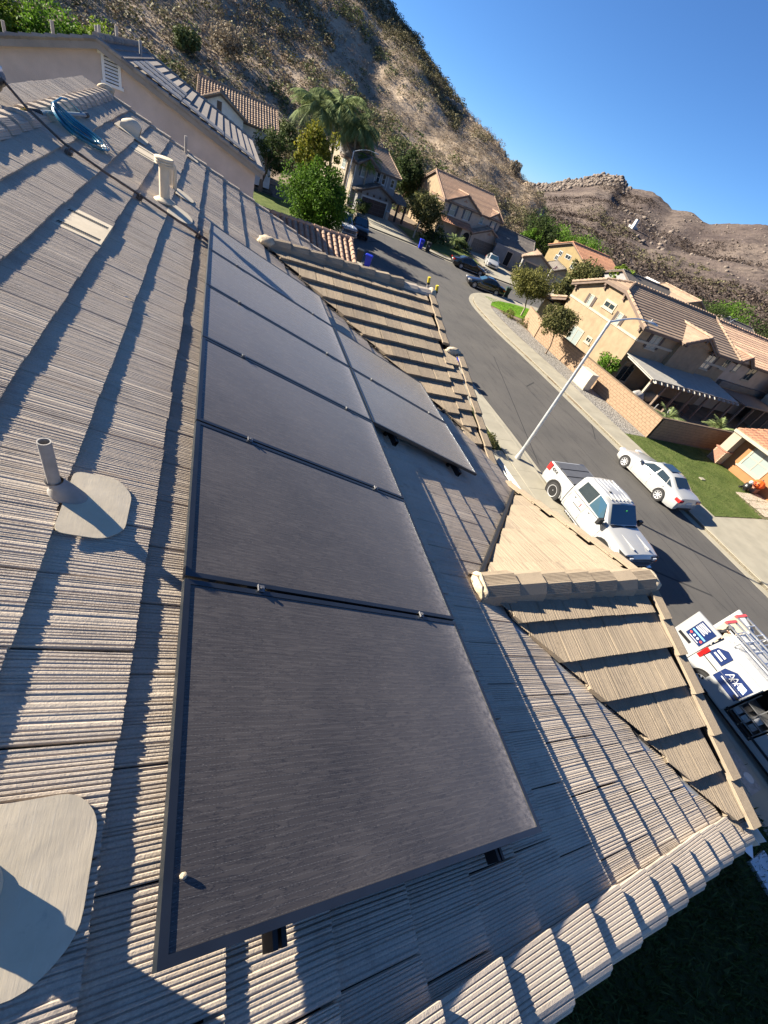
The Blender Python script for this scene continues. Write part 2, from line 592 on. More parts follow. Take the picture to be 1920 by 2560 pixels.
# main ridge, steps down towards the viewer
run_caps('ridge_tile', ridge_m, RP(RIDGE_D, Y_FAR - 0.02, 0.02), Vector((0, -1, 0)), Vector((0, 0, 1)), 27, 0.33, main_roof)
# rake tiles down the near edge
rk = [(-0.10, 0.008), (-0.10, 0.036), (0.055, 0.032), (0.085, 0.020), (0.102, -0.006), (0.105, -0.12)]
rake_m = [cap_mesh('rake_tile', rk, EXP + 0.005, 0.034, M['tile_main'], 20 + s, flare=1.1) for s in range(4)]
rk2 = [(-u, h) for u, h in rk][::-1]
rake_mf = [cap_mesh('rake_tile', rk2, EXP + 0.005, 0.034, M['tile_main'], 30 + s, flare=1.16) for s in range(3)]
rkg = [(u * 0.78, h + 0.036 if h > -0.05 else h) for u, h in rk]; rkg2 = [(-u, h) for u, h in rkg][::-1]
rake_g = [cap_mesh('rake_tile', rkg2, EXP + 0.005, 0.024, M['tile_gable'], 40 + s, flare=1.06) for s in range(3)]
rake_gm = [cap_mesh('rake_tile', rkg, EXP + 0.005, 0.026, M['tile_gable'], 50 + s, flare=1.06) for s in range(3)]
# side = up x dir ; for dir = DV, up = NV: side = NV x DV = Y  -> outer edge (+u) must face -Y, so use mirrored profile
run_caps('rake_tile', rake_mf, RP(-1.86, -0.41), DV, NV, 19, EXP, main_roof)
run_caps('rake_tile', rake_m, RP(-1.86, Y_FAR + 0.02), DV, NV, 19, EXP, main_roof)
dn1 = Vector((0, -CT, -ST)); n1 = Vector((0, -ST, CT))
dn2 = Vector((0, CT, -ST)); n2 = Vector((0, ST, CT))
def grake(g, dn, nn, mesh_list, n, s0=0.0, dx=0.0, parent=None):
    run_caps('rake_tile', mesh_list, Vector((g['x1'] + dx, g['y'], g['z'])) + dn * s0, dn, nn, n, EXP, parent)
grake(G1, dn1, n1, rake_gm, 6, 0.06, 0, gable_roofs['g1'])
grake(G1, dn2, n2, rake_g, 7, 0.10, 0, gable_roofs['g1'])
grake(G2, dn1, n1, rake_gm, 4, 0.06, 0, gable_roofs['g2'])
grake(G2, dn1, n1, rake_gm, 7, 0.06 + 4.55 * EXP, 0.28, gable_roofs['g2'])
# extra tiles where the far gable steps out towards the street
for c in range(7):
    s0 = (4.6 + c) * EXP
    o = link('roof_tile', rng.choice(gable_tiles), None, gable_roofs['g2'])
    o.matrix_basis = roof_mat(Vector((G2['x1'] - 0.12, G2['y'], G2['z'])) + dn1 * s0 + n1 * 0.022, dn1, Vector((1, 0, 0)), n1)
# mortar lumps closing the cap ends
def lump(name, c, r, parent, mat, seed, sq=(1, 1, 1)):
    bm = bmesh.new()
    bmesh.ops.create_icosphere(bm, subdivisions=3, radius=1.0)
    for v in bm.verts:
        n = 1 + 0.22 * noise.noise(v.co * 2.3 + Vector((seed * 3.1, 0, 0))) + 0.08 * noise.noise(v.co * 7 + Vector((0, seed, 0)))
        v.co = Vector((v.co.x * r * sq[0], v.co.y * r * sq[1], v.co.z * r * sq[2])) * n + Vector(c)
    me = bpy.data.meshes.new(name); bm.to_mesh(me); bm.free()
    o = link(name, me, mat, parent)
    me.shade_smooth()
    return o
lump('mortar_end', (G1['x1'] + 0.0, G1['y'], G1['z'] + 0.05), 0.11, gable_roofs['g1'], M['mortar'], 1, (0.8, 1.25, 0.8))
lump('mortar_end', (2.27, G1['y'], G1['z'] + 0.045), 0.10, gable_roofs['g1'], M['mortar'], 2, (0.45, 1.35, 0.8))
lump('mortar_end', (0.93, G2['y'], G2['z'] + 0.05), 0.12, gable_roofs['g2'], M['mortar'], 3, (1.3, 1.1, 0.75))
lump('mortar_end', (G2['x1'] + 0.02, G2['y'], G2['z'] + 0.04), 0.11, gable_roofs['g2'], M['mortar'], 4, (0.8, 1.1, 0.8))
lump('mortar_end', (G2['x1'] + 0.14, G2['y'] - 1.5, G2['z'] - 0.46), 0.10, gable_roofs['g2'], M['mortar'], 5, (1.6, 0.8, 0.8))
lump('mortar_end', RP(RIDGE_D, Y_FAR, 0.06), 0.12, main_roof, M['mortar'], 6, (1.1, 0.5, 0.6))
for i in range(26):      # crumbs of mortar along the valley
    t = random.uniform(0.05, 1)
    lump('mortar_crumb', RP(2.4 + 2.4 * t, G1['y'] - 2.28 * t * CT + random.uniform(0.0, .06), 0.045), random.uniform(0.006, 0.02), main_roof, M['mortar'], i + 10, (1, 1, 0.6))
# back slope beyond the ridge
mb = MB()
BD, BN = Vector((-CT, 0, -ST)), Vector((-ST, 0, CT))
for c in range(9):
    for k in range(40):
        me = flat_tiles[(c * 3 + k) % 4]
        m = roof_mat(RP(RIDGE_D, Y_FAR - TW * k - 0.1, -0.01) + BD * (c * EXP + 0.03), BD, Vector((0, -1, 0)), BN)
        mb.add([m @ v.co for v in me.vertices], [tuple(p.vertices) for p in me.polygons])
o = mb.build('back_slope_tiles', M['tile_gable'], house, world=True)
o['kind'] = 'stuff'
mb = MB()
a = RP(RIDGE_D, Y_NEAR, -0.03)
mb.prism([a, a + BD * 5.6, a + BD * 5.6 + Vector((0, Y_FAR - Y_NEAR, 0)), a + Vector((0, Y_FAR - Y_NEAR, 0))], -BN * 0.08)
back_roof = mb.build('back_roof', M['deck'], house, world=True)
run_caps('rake_tile', rake_g, RP(RIDGE_D, Y_FAR + 0.02, 0.0), BD, BN, 9, EXP, back_roof)
# walls, fascia, gutters
M['stucco_own'] = pm('tan_stucco', (0.46, 0.36, 0.25), 0.9, 0.06, 2, 0.25, 120)
mb = MB()
xw = EAVE_D * CT - 0.45
zt = 7.2 - EAVE_D * ST - 0.12
mb.bb(-7.6, xw, Y_NEAR + 0.25, Y_FAR - 0.3, 0, zt - 0.1)
mb.prism([(-7.4, Y_NEAR + 0.25, zt - 0.1), (xw - 0.1, Y_NEAR + 0.25, zt - 0.1), (RIDGE_D * CT, Y_NEAR + 0.25, 7.2 - RIDGE_D * ST - 0.15)], (0, Y_FAR - Y_NEAR - 0.55, 0))
for g, a, b in ((G1, -0.2, 3.4), (G2, 4.9, 11.2)):
    zz = lambda y: g['z'] - TT * abs(y - g['y']) - 0.1
    mb.prism([(xw, a, 0), (xw, b, 0), (xw, b, max(zz(b), zt - .2)), (xw, g['y'], g['z'] - 0.1), (xw, a, max(zz(a), zt - .2))], (-0.12 if g is G2 else 0.1, 0, 0))
mb.build('wall', M['stucco_own'], house, world=True)
M['gutter'] = pm('white_gutter', (0.62, 0.60, 0.54), 0.5, 0.1, 5)
def gutter(x, y0, y1, z):
    mb = MB()
    pr = [(0, 0.06), (0, -0.05), (0.09, -0.05), (0.11, 0.06), (0.10, 0.06), (0.083, -0.04), (0.01, -0.04), (0.01, 0.06)]
    mb.prism([(x + u, y0, z + h) for u, h in pr], (0, y1 - y0, 0))
    return mb.build('gutter', M['gutter'], house, world=True)
ze = 7.2 - EAVE_D * ST - 0.03
gutter(EAVE_D * CT - 0.02, 3.72, 4.72, ze)
gutter(EAVE_D * CT - 0.02, Y_NEAR - 0.2, -0.06, ze)
mb = MB()
mb.prism([RP(-1.8, -0.44, -0.11), RP(EAVE_D, -0.44, -0.11), RP(EAVE_D, -0.44, -0.26), RP(-1.8, -0.44, -0.26)], (0, 0.03, 0))
mb.build('barge_board', M['gutter'], house, world=True)
mb = MB()    # bare metal valley flashing
vz = lambda t: Vector(((0.737 / TT) + t, G1['y'] - t, G1['z'] - t * TT))
mb.add([vz(0.1) + Vector((-.09, -.02, .035)), vz(2.2) + Vector((-.09, -.02, .03)), vz(2.2) + Vector((.02, .05, .02)), vz(0.1) + Vector((.02, .05, .02))], [(0, 1, 2, 3)])
mb.build('valley_flashing', M['galv'], house, world=True)
mb = MB()
vz = lambda t: Vector(((0.737 / TT) + t, G1['y'] + t, G1['z'] - t * TT))
mb.tube([vz(0.1) + Vector((0.0, -.03, .05)), vz(1.1) + Vector((0, -.035, .05)), vz(2.15) + Vector((0, -.03, .05))], 0.028, 6)
mb.build('valley_strip', M['black'], house, world=True)  # black tube filling the gap along the near gable's far valley
mb = MB()
vz = lambda t: Vector(((0.25 / TT) + t, G2['y'] - t, G2['z'] - t * TT))
for k in range(34):
    t = 0.25 + k * 0.102
    mb.tube([vz(t) + Vector((-.01, 0.01, .022)), vz(t + 0.06) + Vector((0.0, .02, .04))], random.uniform(0.012, 0.022), 5)
mb.build('valley_strip', M['deck'], house, world=True)  # short dark tubes of uneven width along the far gable's valley gap
# ------------------------------------------------------------------ solar panels
def panel_glass():
    m, nt, p = base('solar_glass')
    tc = nt.nodes.new('ShaderNodeTexCoord').outputs['Object']
    sx = nt.nodes.new('ShaderNodeSeparateXYZ'); nt.links.new(tc, sx.inputs[0])
    def lines(sock, period, width):
        fr = _math(nt, 'FRACT', _math(nt, 'DIVIDE', sock, period))
        return _math(nt, 'LESS_THAN', _math(nt, 'ABSOLUTE', _math(nt, 'SUBTRACT', fr, 0.5)), width / period / 2)
    g = nt.nodes.new('ShaderNodeNewGeometry')
    wp = g.outputs['Position']
    bus = lines(sx.outputs[1], 0.0183, 0.0013)
    dots = _math(nt, 'MULTIPLY', bus, lines(sx.outputs[0], 0.0125, 0.004))
    gap = _math(nt, 'MAXIMUM', lines(sx.outputs[1], 0.1835, 0.0025), lines(sx.outputs[0], 0.0925, 0.0018))
    cell = _mix(nt, _math(nt, 'MULTIPLY', bus, 0.6), (0.011, 0.012, 0.016), (0.050, 0.052, 0.056))
    cell = _mix(nt, dots, cell, (0.105, 0.108, 0.11))
    cell = _mix(nt, _math(nt, 'MULTIPLY', gap, 0.6), cell, (0.006, 0.006, 0.007))
    # dust washed into wavy runs that follow the slope
    mp = nt.nodes.new('ShaderNodeMapping'); mp.inputs['Scale'].default_value = (0.6, 4.2, 1.0)
    nt.links.new(tc, mp.inputs[0])
    add = nt.nodes.new('ShaderNodeVectorMath'); add.operation = 'ADD'
    oi = nt.nodes.new('ShaderNodeObjectInfo')
    cmb = nt.nodes.new('ShaderNodeCombineXYZ'); nt.links.new(_math(nt, 'MULTIPLY', oi.outputs['Random'], 37.0), cmb.inputs[0])
    nt.links.new(mp.outputs[0], add.inputs[0]); nt.links.new(cmb.outputs[0], add.inputs[1])
    wig = _noise(nt, add.outputs[0], 15, 6, 0.6, 1.0)
    vein = _ramp(nt, _math(nt, 'ABSOLUTE', _math(nt, 'SUBTRACT', wig, 0.5)), [(0.0, 1.0), (0.024, 0.0)])
    cloud = _noise(nt, wp, 2.2, 5, 0.6)
    edge = _ramp(nt, sx.outputs[0], [(0.55, 0.0), (0.985, 1.0)])         # dirt held at the low edge
    dust = _math(nt, 'ADD', _ramp(nt, cloud, [(0.3, 0.11), (0.75, 0.19)]), _math(nt, 'MULTIPLY', edge, 0.0))
    wigc = _ramp(nt, wig, [(0.40, 0.0), (0.60, 0.035)])
    dust = _math(nt, 'ADD', dust, wigc)
    dust = _math(nt, 'SUBTRACT', dust, _math(nt, 'MULTIPLY', vein, 0.10))
    mr = nt.nodes.new('ShaderNodeMapRange'); mr.inputs[1].default_value = 1.42; mr.inputs[2].default_value = 1.69
    nt.links.new(sx.outputs[0], mr.inputs[0])
    low = _math(nt, 'MULTIPLY', _math(nt, 'POWER', mr.outputs[0], 2.6), _ramp(nt, _noise(nt, tc, 26, 8, 0.75), [(0.36, 0.04), (0.62, 0.75)]))
    dust = _math(nt, 'ADD', dust, low)
    spk = nt.nodes.new('ShaderNodeTexVoronoi'); spk.inputs['Scale'].default_value = 17; nt.links.new(add.outputs[0], spk.inputs['Vector'])
    dust = _math(nt, 'ADD', dust, _math(nt, 'MULTIPLY', _math(nt, 'LESS_THAN', spk.outputs['Distance'], 0.035), 0.6))
    nt.links.new(_mix(nt, dust, cell, (0.42, 0.36, 0.305)), p.inputs['Base Color'])
    p.inputs['Specular IOR Level'].default_value = 0.5
    p.inputs['Sheen Weight'].default_value = 0.11
    p.inputs['Sheen Roughness'].default_value = 0.4
    p.inputs['Sheen Tint'].default_value = (0.95, 0.92, 0.88, 1)
    nt.links.new(_ramp(nt, wig, [(0.3, 0.20), (0.7, 0.32)]), p.inputs['Roughness'])
    nt.links.new(_bump(nt, wig, 0.16, 0.004), p.inputs['Normal'])
    return m
M['pv'] = panel_glass()
M['pv_frame'] = M['alu']
PW, PL, PP = 1.700, 1.134, 1.15        # down-slope, along the eave, pitch
PH = 0.155
def make_panel():
    t = bpy.data.objects.new('solar_panel', None); COL.objects.link(t); t.empty_display_size = 0.2
    tag(t, cat='solar panel', group='panels of the roof array')
    mb = MB(); fw, fh = 0.024, 0.035
    for x0, x1, y0, y1 in ((0, fw, 0, PL), (PW - fw, PW, 0, PL), (fw, PW - fw, 0, fw), (fw, PW - fw, PL - fw, PL)):
        mb.bb(x0, x1, y0, y1, -fh, 0.0)
    mb.build('frame', M['pv_frame'], t)
    mb = MB(); mb.bb(fw * 0.6, PW - fw * 0.6, fw * 0.6, PL - fw * 0.6, -0.012, -0.004)
    mb.build('glass', M['pv'], t)
    mb = MB(); mb.bb(0.7, 0.98, 0.42, 0.5, -0.03, -0.0125)
    mb.build('junction_box', M['black'], t)
    return t
labels = ['near end solar panel of the long row, with a mortar chip on its glass',
          'second solar panel of the long row, next to the grey vent pipe',
          'third solar panel of the long row, touching the near corner of the lower row',
          'fourth solar panel of the long row, above the near panel of the lower row',
          'fifth solar panel of the long row, above the far panel of the lower row',
          'far end solar panel of the long row, crossed by the flue shadow',
          'near solar panel of the lower row, its corner sticking out over shaded tiles',
          'far solar panel of the lower row, beside the far gable valley']
pos = [(0.0, i * PP + 0.008) for i in range(6)] + [(PW + 0.016, 3 * PP + 0.008), (PW + 0.016, 4 * PP + 0.008)]
proto = make_panel()
for i, (d, y) in enumerate(pos):
    t = proto if i == 0 else copy_tree(proto)
    t['label'] = labels[i]
    t.matrix_basis = roof_mat(RP(d, y, PH), DV, YV, NV)
# rails and clamps
def rail(d, y0, y1, lab):
    t = thing('mounting_rail', lab, 'rail', RP(d, y0, 0.1), group='rails under the panels')
    mb = MB(); mb.M = None
    for (a, b, h0, h1) in ((-0.022, 0.022, 0.052, 0.058), (-0.022, -0.018, 0.058, 0.112), (0.018, 0.022, 0.058, 0.112), (-0.022, -0.006, 0.112, 0.119), (0.006, 0.022, 0.112, 0.119)):
        mb.prism([RP(d + a, y0, h0), RP(d + b, y0, h0), RP(d + b, y0, h1), RP(d + a, y0, h1)], YV * (y1 - y0))
    mb.build('rail', M['black'], t, world=True)
    y = y0 + 0.22
    while y < y1:
        mb = MB()
        mb.prism([RP(d - 0.045, y - 0.02, 0.02), RP(d - 0.02, y - 0.02, 0.02), RP(d - 0.023, y - 0.02, 0.10), RP(d - 0.035, y - 0.02, 0.10)], YV * 0.045)
        mb.build('foot', M['black'], t, world=True)
        y += 1.3
    return t
rails = [rail(0.335, -0.035, 6.92, 'upper black mounting rail under the long row of panels'),
         rail(1.385, -0.035, 6.92, 'lower black mounting rail under the long row of panels'),
         rail(PW + 0.016 + 0.33, 3.36, 5.80, 'upper black mounting rail under the two panels of the lower row'),
         rail(PW + 0.016 + 1.36, 3.36, 5.80, 'lower black mounting rail under the two panels of the lower row')]
for ri, (d, ys) in enumerate(((0.335, [1, 2, 3, 4, 5]), (1.385, [1, 2, 3, 4, 5]), (PW + 0.346, [4]), (PW + 1.376, [4]))):
    for k in ys:
        mb = MB(roof_mat(RP(d, k * PP, PH), DV, YV, NV))
        mb.box((0, 0, 0.004), (0.032, 0.034, 0.005))
        mb.box((-0.015, 0, 0.008), (0.003, 0.034, 0.010))
        mb.box((0.016, 0, -0.02), (0.004, 0.014, 0.05))
        mb.lathe([(0.0, 0.018), (0.008, 0.018), (0.008, 0.008)], 6)
        mb.build('clamp', M['clamp'], rails[ri], world=True)
mb = MB(roof_mat(RP(0.12, PP, PH), DV, YV, NV)); mb.box((0, 0.0, -0.02), (0.03, 0.012, 0.002))
mb.build('label_sticker', M['white_paint'], rails[0], world=True)
# chip of mortar lying on the nearest panel
o = lump('mortar_chip', RP(0.05, 0.175, PH + 0.002), 0.008, None, M['mortar'], 77, (1.2, 1.0, 0.7))
tag(o, 'small chip of pale mortar lying on the near solar panel', 'chip')
# ------------------------------------------------------------------ things on the roof
def roof_thing(name, label, cat, d, y, group=None):
    return thing(name, label, cat, RP(d, y, 0.02), group=group)
def rounded(poly, r=0.03, n=4):
    out = []
    m = len(poly)
    for i in range(m):
        p0, p1, p2 = Vector(poly[i - 1]), Vector(poly[i]), Vector(poly[(i + 1) % m])
        a, b = (p0 - p1), (p2 - p1)
        rr = min(r, a.length * 0.45, b.length * 0.45)
        a.normalize(); b.normalize()
        for k in range(n + 1):
            t = k / n
            q = p1 + a * rr * (1 - t) ** 2 + b * rr * t ** 2
            out.append(q)
    return out
def sheet(name, pts, h, th, mat, parent, r=0.05, sag=0.0):
    mb = MB()
    pts2 = rounded([Vector((p[0], p[1], 0)) for p in pts], r)
    mb.prism([RP(p.x, p.y, h) for p in pts2], NV * th)
    return mb.build(name, mat, parent, world=True)
# vent pipe close to the panels
t = roof_thing('vent_pipe', 'short grey plumbing vent pipe with wide sand flashing beside the second panel', 'vent pipe', -0.49, 1.56)
sheet('flashing', [(-0.47, 1.35), (-0.30, 1.36), (-0.23, 1.43), (-0.23, 1.66), (-0.30, 1.74), (-0.47, 1.72)], 0.036, 0.004, M['flash'], t, 0.04)
b = RP(-0.495, 1.565, 0.02)
mb = MB(); mb.tube([b - Vector((0, 0, 0.05)), b + Vector((0, 0, 0.285))], 0.0235, 18, cap=False)
mb.tube([b + Vector((0, 0, 0.285)), b + Vector((0, 0, 0.05))], 0.0190, 18, cap=False)
mb.lathe([(0.0190, 0.285), (0.0235, 0.285)], 18, b)
mb.build('pipe', M['lead'], t, world=True, smooth=40)
mb = MB(); mb.lathe([(0.0, 0.06), (0.0189, 0.06)], 18, b); mb.build('pipe_bore', M['dark'], t, world=True)
mb = MB()
mb.loft([[RP(-0.495 + 0.035 + math.cos(w) * 0.075, 1.565 + math.sin(w) * 0.055, 0.036) for w in [2 * math.pi * k / 18 for k in range(18)]],
         [RP(-0.495 + 0.012 + math.cos(w) * 0.045, 1.565 + math.sin(w) * 0.042, 0.075) for w in [2 * math.pi * k / 18 for k in range(18)]],
         [b + Vector((math.cos(w) * 0.033, math.sin(w) * 0.033, 0.085)) for w in [2 * math.pi * k / 18 for k in range(18)]]], cap=False)
mb.build('boot', M['lead'], t, world=True, smooth=50)
# large flashing with a flue collar at the photographer's feet
t = roof_thing('flue_pipe', 'tall flue on a big weathered sand flashing at the near roof end', 'flue', -0.37, 0.24)
sheet('flashing', [(-0.44, 0.055), (-0.235, 0.045), (-0.150, 0.12), (-0.150, 0.37), (-0.215, 0.435), (-0.44, 0.42)], 0.036, 0.005, M['flash'], t, 0.05)
mb = MB()
cb = RP(-0.40, 0.245, 0.04)
mb.loft([[RP(-0.40 + math.cos(w) * rr, 0.245 + math.sin(w) * rr, hh) for w in [2 * math.pi * k / 24 for k in range(24)]] for rr, hh in ((0.073, 0.042), (0.068, 0.050), (0.060, 0.052), (0.056, 0.075))], cap=False)
mb.build('collar', M['flash'], t, world=True, smooth=50)
mb = MB(); mb.tube([cb, cb + Vector((0, 0, 0.62))], 0.048, 20)
mb.lathe([(0.048, 0.56), (0.085, 0.565), (0.09, 0.66), (0.04, 0.68), (0.0, 0.685)], 20, cb)
mb.build('pipe', M['lead'], t, world=True, smooth=40)
# low slotted attic vents
def slot_vent(label, d0, y0, w=0.58, L=0.335):
    t = roof_thing('roof_vent', label, 'roof vent', d0, y0, 'flat slotted roof vents')
    f = roof_mat(RP(d0, y0, 0.0), DV, YV, NV)
    mb = MB(f)
    mb.add([(0, 0, 0.012), (L, 0, 0.045), (L, w, 0.045), (0, w, 0.012), (0, 0, 0.0), (L + 0.003, 0, 0.004), (L + 0.003, w, 0.004), (0, w, 0.0)],
           [(0, 1, 2, 3), (1, 5, 6, 2), (0, 4, 5, 1), (3, 2, 6, 7), (0, 3, 7, 4)])
    mb.build('cover', M['flash'], t, world=True)
    for r in (0.15, 0.80):
        n = 20
        for k in range(n):
            x = 0.03 + (L - 0.06) * k / (n - 1)
            mb = MB(f)
            z = 0.012 + 0.033 * x / L + 0.0022
            mb.add([(x - 0.006, w * r - 0.032, z), (x + 0.002, w * r - 0.032, z), (x + 0.011, w * r + 0.032, z), (x + 0.003, w * r + 0.032, z)], [(0, 1, 2, 3)])
            mb.build('slot', M['dark'], t, world=True)
slot_vent('flat slotted sand roof vent close to the long panel row', -1.15, 4.43)
slot_vent('flat slotted sand roof vent behind the capped flue', -1.158, 8.62)
# capped flue with a thinner pipe
t = roof_thing('capped_flue', 'tall cream flue with ribbed cap near the far panel', 'flue', -0.525, 6.91)
b = RP(-0.525, 6.91, 0.02)
mb = MB(); mb.tube([b - Vector((0, 0, .04)), b + Vector((0, 0, 0.42))], 0.058, 20)
mb.build('pipe', M['flash'], t, world=True, smooth=40)
mb = MB(); mb.lathe([(0.06, 0.395), (0.098, 0.40), (0.10, 0.412), (0.092, 0.418), (0.103, 0.425), (0.104, 0.44), (0.094, 0.446), (0.105, 0.453), (0.106, 0.468), (0.10, 0.476), (0.0, 0.484)], 24, b)
mb.build('cap', M['flash'], t, world=True, smooth=35)
mb = MB(); mb.lathe([(0.125, 0.03), (0.12, 0.045), (0.06, 0.075)], 24, b)
mb.build('storm_collar', M['flash'], t, world=True, smooth=40)
sheet('flashing', [(-0.48, 6.56), (-0.29, 6.56), (-0.19, 6.70), (-0.19, 6.98), (-0.29, 7.12), (-0.48, 7.12)], 0.036, 0.004, M['flash'], t, 0.08)
t = roof_thing('bent_vent_pipe', 'thin vent pipe with down-turned end behind the capped flue', 'vent pipe', -0.476, 7.93)
b = RP(-0.476, 7.93, 0.02)
mb = MB(); mb.tube([b - Vector((0, 0, .03)), b + Vector((0, 0, 0.24)), b + Vector((-.01, 0, 0.275)), b + Vector((-.035, 0, 0.285)), b + Vector((-.06, 0, 0.27)), b + Vector((-.062, 0, 0.05))], [0.028] * 4 + [0.022] * 2, 12)
mb.build('pipe', M['flash'], t, world=True, smooth=40)
sheet('flashing', [(-0.46, 7.72), (-0.30, 7.74), (-0.22, 7.84), (-0.22, 7.98), (-0.30, 8.08), (-0.46, 8.10)], 0.036, 0.004, M['flash'], t, 0.06)
t = roof_thing('thin_vent_pipe', 'thin grey vent pipe standing at the far roof edge', 'vent pipe', -0.51, 11.3)
b = RP(-0.51, 11.25, 0.02)
mb = MB(); mb.tube([b - Vector((0, 0, .03)), b + Vector((0, 0, 0.28))], 0.026, 12)
mb.build('pipe', M['lead'], t, world=True, smooth=40)
sheet('flashing', [(-0.48, 11.1), (-0.36, 11.08), (-0.28, 11.15), (-0.28, 11.3), (-0.36, 11.4), (-0.48, 11.4)], 0.036, 0.004, M['flash'], t, 0.06)
# hooded vent near the ridge
t = roof_thing('hooded_vent', 'white hooded roof vent with dark mouth below the ridge', 'roof vent', -1.34, 9.6)
f = roof_mat(RP(-1.42, 9.45, 0.02), DV, YV, NV)
mb = MB(f)
rings = []
for k in range(7):
    a = k / 6
    w = 0.13 * (1 - 0.25 * abs(a - 0.45))
    hgt = 0.03 + 0.16 * math.sin(math.pi * (0.12 + 0.62 * a))
    rings.append([(0.02 + 0.26 * a, 0.15 + w * math.cos(q), 0.01 + hgt * math.sin(q)) for q in [math.pi * j / 10 for j in range(11)]])
mb.loft(rings, closed=False, cap=False)
mb.build('hood', M['flash'], t, world=True, smooth=60)
mb = MB(f); mb.loft([[(0.262, 0.15 + 0.105 * math.cos(q), 0.01 + 0.135 * math.sin(q)) for q in [math.pi * j / 10 for j in range(11)]], [(0.262, 0.15 + 0.001 * math.cos(q), 0.01) for q in [math.pi * j / 10 for j in range(11)]]], closed=False, cap=False)
mb.build('mouth', M['dark'], t, world=True)
sheet('flashing', [(-1.45, 9.35), (-1.06, 9.35), (-1.02, 9.4), (-1.02, 9.82), (-1.06, 9.86), (-1.45, 9.86)], 0.034, 0.004, M['flash'], t, 0.04)
# rusty rod laid over the roof
t = roof_thing('rusty_rod', 'long rusty conduit rod lying down the slope to the far panel', 'rod', -1.4, 6.5)
mb = MB(); pts = [RP(d, y, h) for d, y, h in ((-2.35, 6.95, 0.26), (-2.05, 6.74, 0.20), (-1.85, 6.66, 0.13), (-1.5, 6.50, 0.075), (-1.1, 6.43, 0.07), (-0.78, 6.40, 0.075), (-0.4, 6.38, 0.072), (0.0, 6.37, 0.066))]
mb.tube(pts, 0.0135, 10); mb.build('rod', M['rust'], t, world=True, smooth=60)
for d in (-1.43, -0.76, -0.1):
    mb = MB(); mb.prism([RP(d - 0.03, 6.37, 0.03), RP(d + 0.03, 6.37, 0.03), RP(d + 0.03, 6.37, 0.062), RP(d - 0.03, 6.37, 0.062)], YV * 0.08)
    mb.tube([RP(d, 6.35, 0.04), RP(d, 6.37, 0.09), RP(d, 6.43, 0.09), RP(d, 6.46, 0.04)], 0.006, 6)
    mb.build('pipe_strap', M['rust'], t, world=True)
# coiled blue hose
M['hose'] = pm('blue_hose', (0.010, 0.15, 0.25), 0.25, 0.3, 6, spec=0.7)
t = roof_thing('hose_coil', 'coiled glossy blue hose lying below the ridge', 'hose', -1.5, 7.4)
for j in range(7):
    mb = MB(); pts = []
    rg = random.Random(j)
    for k in range(41):
        w = 2 * math.pi * k / 40
        d = -1.55 + 0.25 * math.cos(w) * (1 + 0.05 * (j - 3)) + 0.012 * (j - 3)
        y = 7.42 + (0.10 + 0.035 * j) * math.sin(w) + 0.10 * (d + 1.56) * -0.6
        h = 0.05 + 0.016 * (j % 4) + 0.08 * max(0, -math.cos(w)) ** 2
        pts.append(RP(d, y, h))
    mb.tube(pts, 0.0085, 6); mb.build('hose_loop', M['hose'], t, world=True, smooth=80)
mb = MB(); mb.tube([RP(-1.83, 7.5, 0.13), RP(-1.80, 7.75, 0.2), RP(-1.78, 7.95, 0.19), RP(-1.75, 8.2, 0.13), RP(-1.70, 8.42, 0.07)], 0.011, 7)
mb.build('hose_end', M['hose'], t, world=True, smooth=80)
t = roof_thing('wand_pole', 'grey telescopic wash pole with brass and black fittings beside the blue hose', 'pole', -1.75, 7.6)
M['pvc'] = pm('grey_pvc', (0.20, 0.24, 0.26), 0.4, 0.1, 5)
M['brass'] = pm('brass', (0.55, 0.38, 0.10), 0.35, 0.2, 20, metal=0.8)
mb = MB(); mb.tube([RP(-1.84, 7.05, 0.065), RP(-1.66, 8.5, 0.06)], 0.024, 12); mb.build('pole', M['pvc'], t, world=True, smooth=50)
mb = MB(); mb.tube([RP(-1.664, 8.46, 0.06), RP(-1.655, 8.56, 0.06)], 0.029, 12); mb.build('end_cap', M['black'], t, world=True, smooth=50)
mb = MB()
for k in range(9): mb.lathe([(0.018, -0.008), (0.034, -0.006), (0.034, 0.006), (0.018, 0.008)], 10, RP(-1.835 - 0.006 * k, 7.08 - 0.035 * k, 0.062), Matrix.Rotation(R(90), 3, 'X'))
mb.build('ribbed_grip', M['black'], t, world=True)
mb = MB(); mb.tube([RP(-1.885, 6.84, 0.06), RP(-1.90, 6.74, 0.07)], 0.016, 8); mb.tube([RP(-1.89, 6.8, 0.06), RP(-1.885, 6.8, 0.12)], 0.012, 8)
mb.build('brass_fitting', M['brass'], t, world=True)
# bundled bag on the ridge
t = roof_thing('tool_bag', 'dark strapped tool bag with clear plastic on the ridge', 'bag', -2.05, 6.55)
bx = RP(-2.16, 6.70, 0.16)
lump('bag', bx, 0.14, t, M['black'], 21, (0.8, 1.2, 0.75)).matrix_parent_inverse = FRAMES[t.name].inverted()
M['webbing'] = pm('grey_webbing', (0.23, 0.25, 0.28), 0.8)
for k in range(5):
    mb = MB(); mb.tube([bx + Vector((0.10 * math.cos(q), -0.14 + 0.065 * k, 0.105 * math.sin(q) + .01)) for q in [math.pi * (j / 9) for j in range(10)]], 0.013, 5)
    mb.build('strap', M['webbing'], t, world=True)
M['film'] = pm('clear_film', (0.72, 0.74, 0.76), 0.25, 0.1, 30, 0.7, 40)
lump('plastic_film', bx + Vector((0.0, 0.1, 0.09)), 0.09, t, M['film'], 33, (1.0, 1.3, 0.55)).matrix_parent_inverse = FRAMES[t.name].inverted()
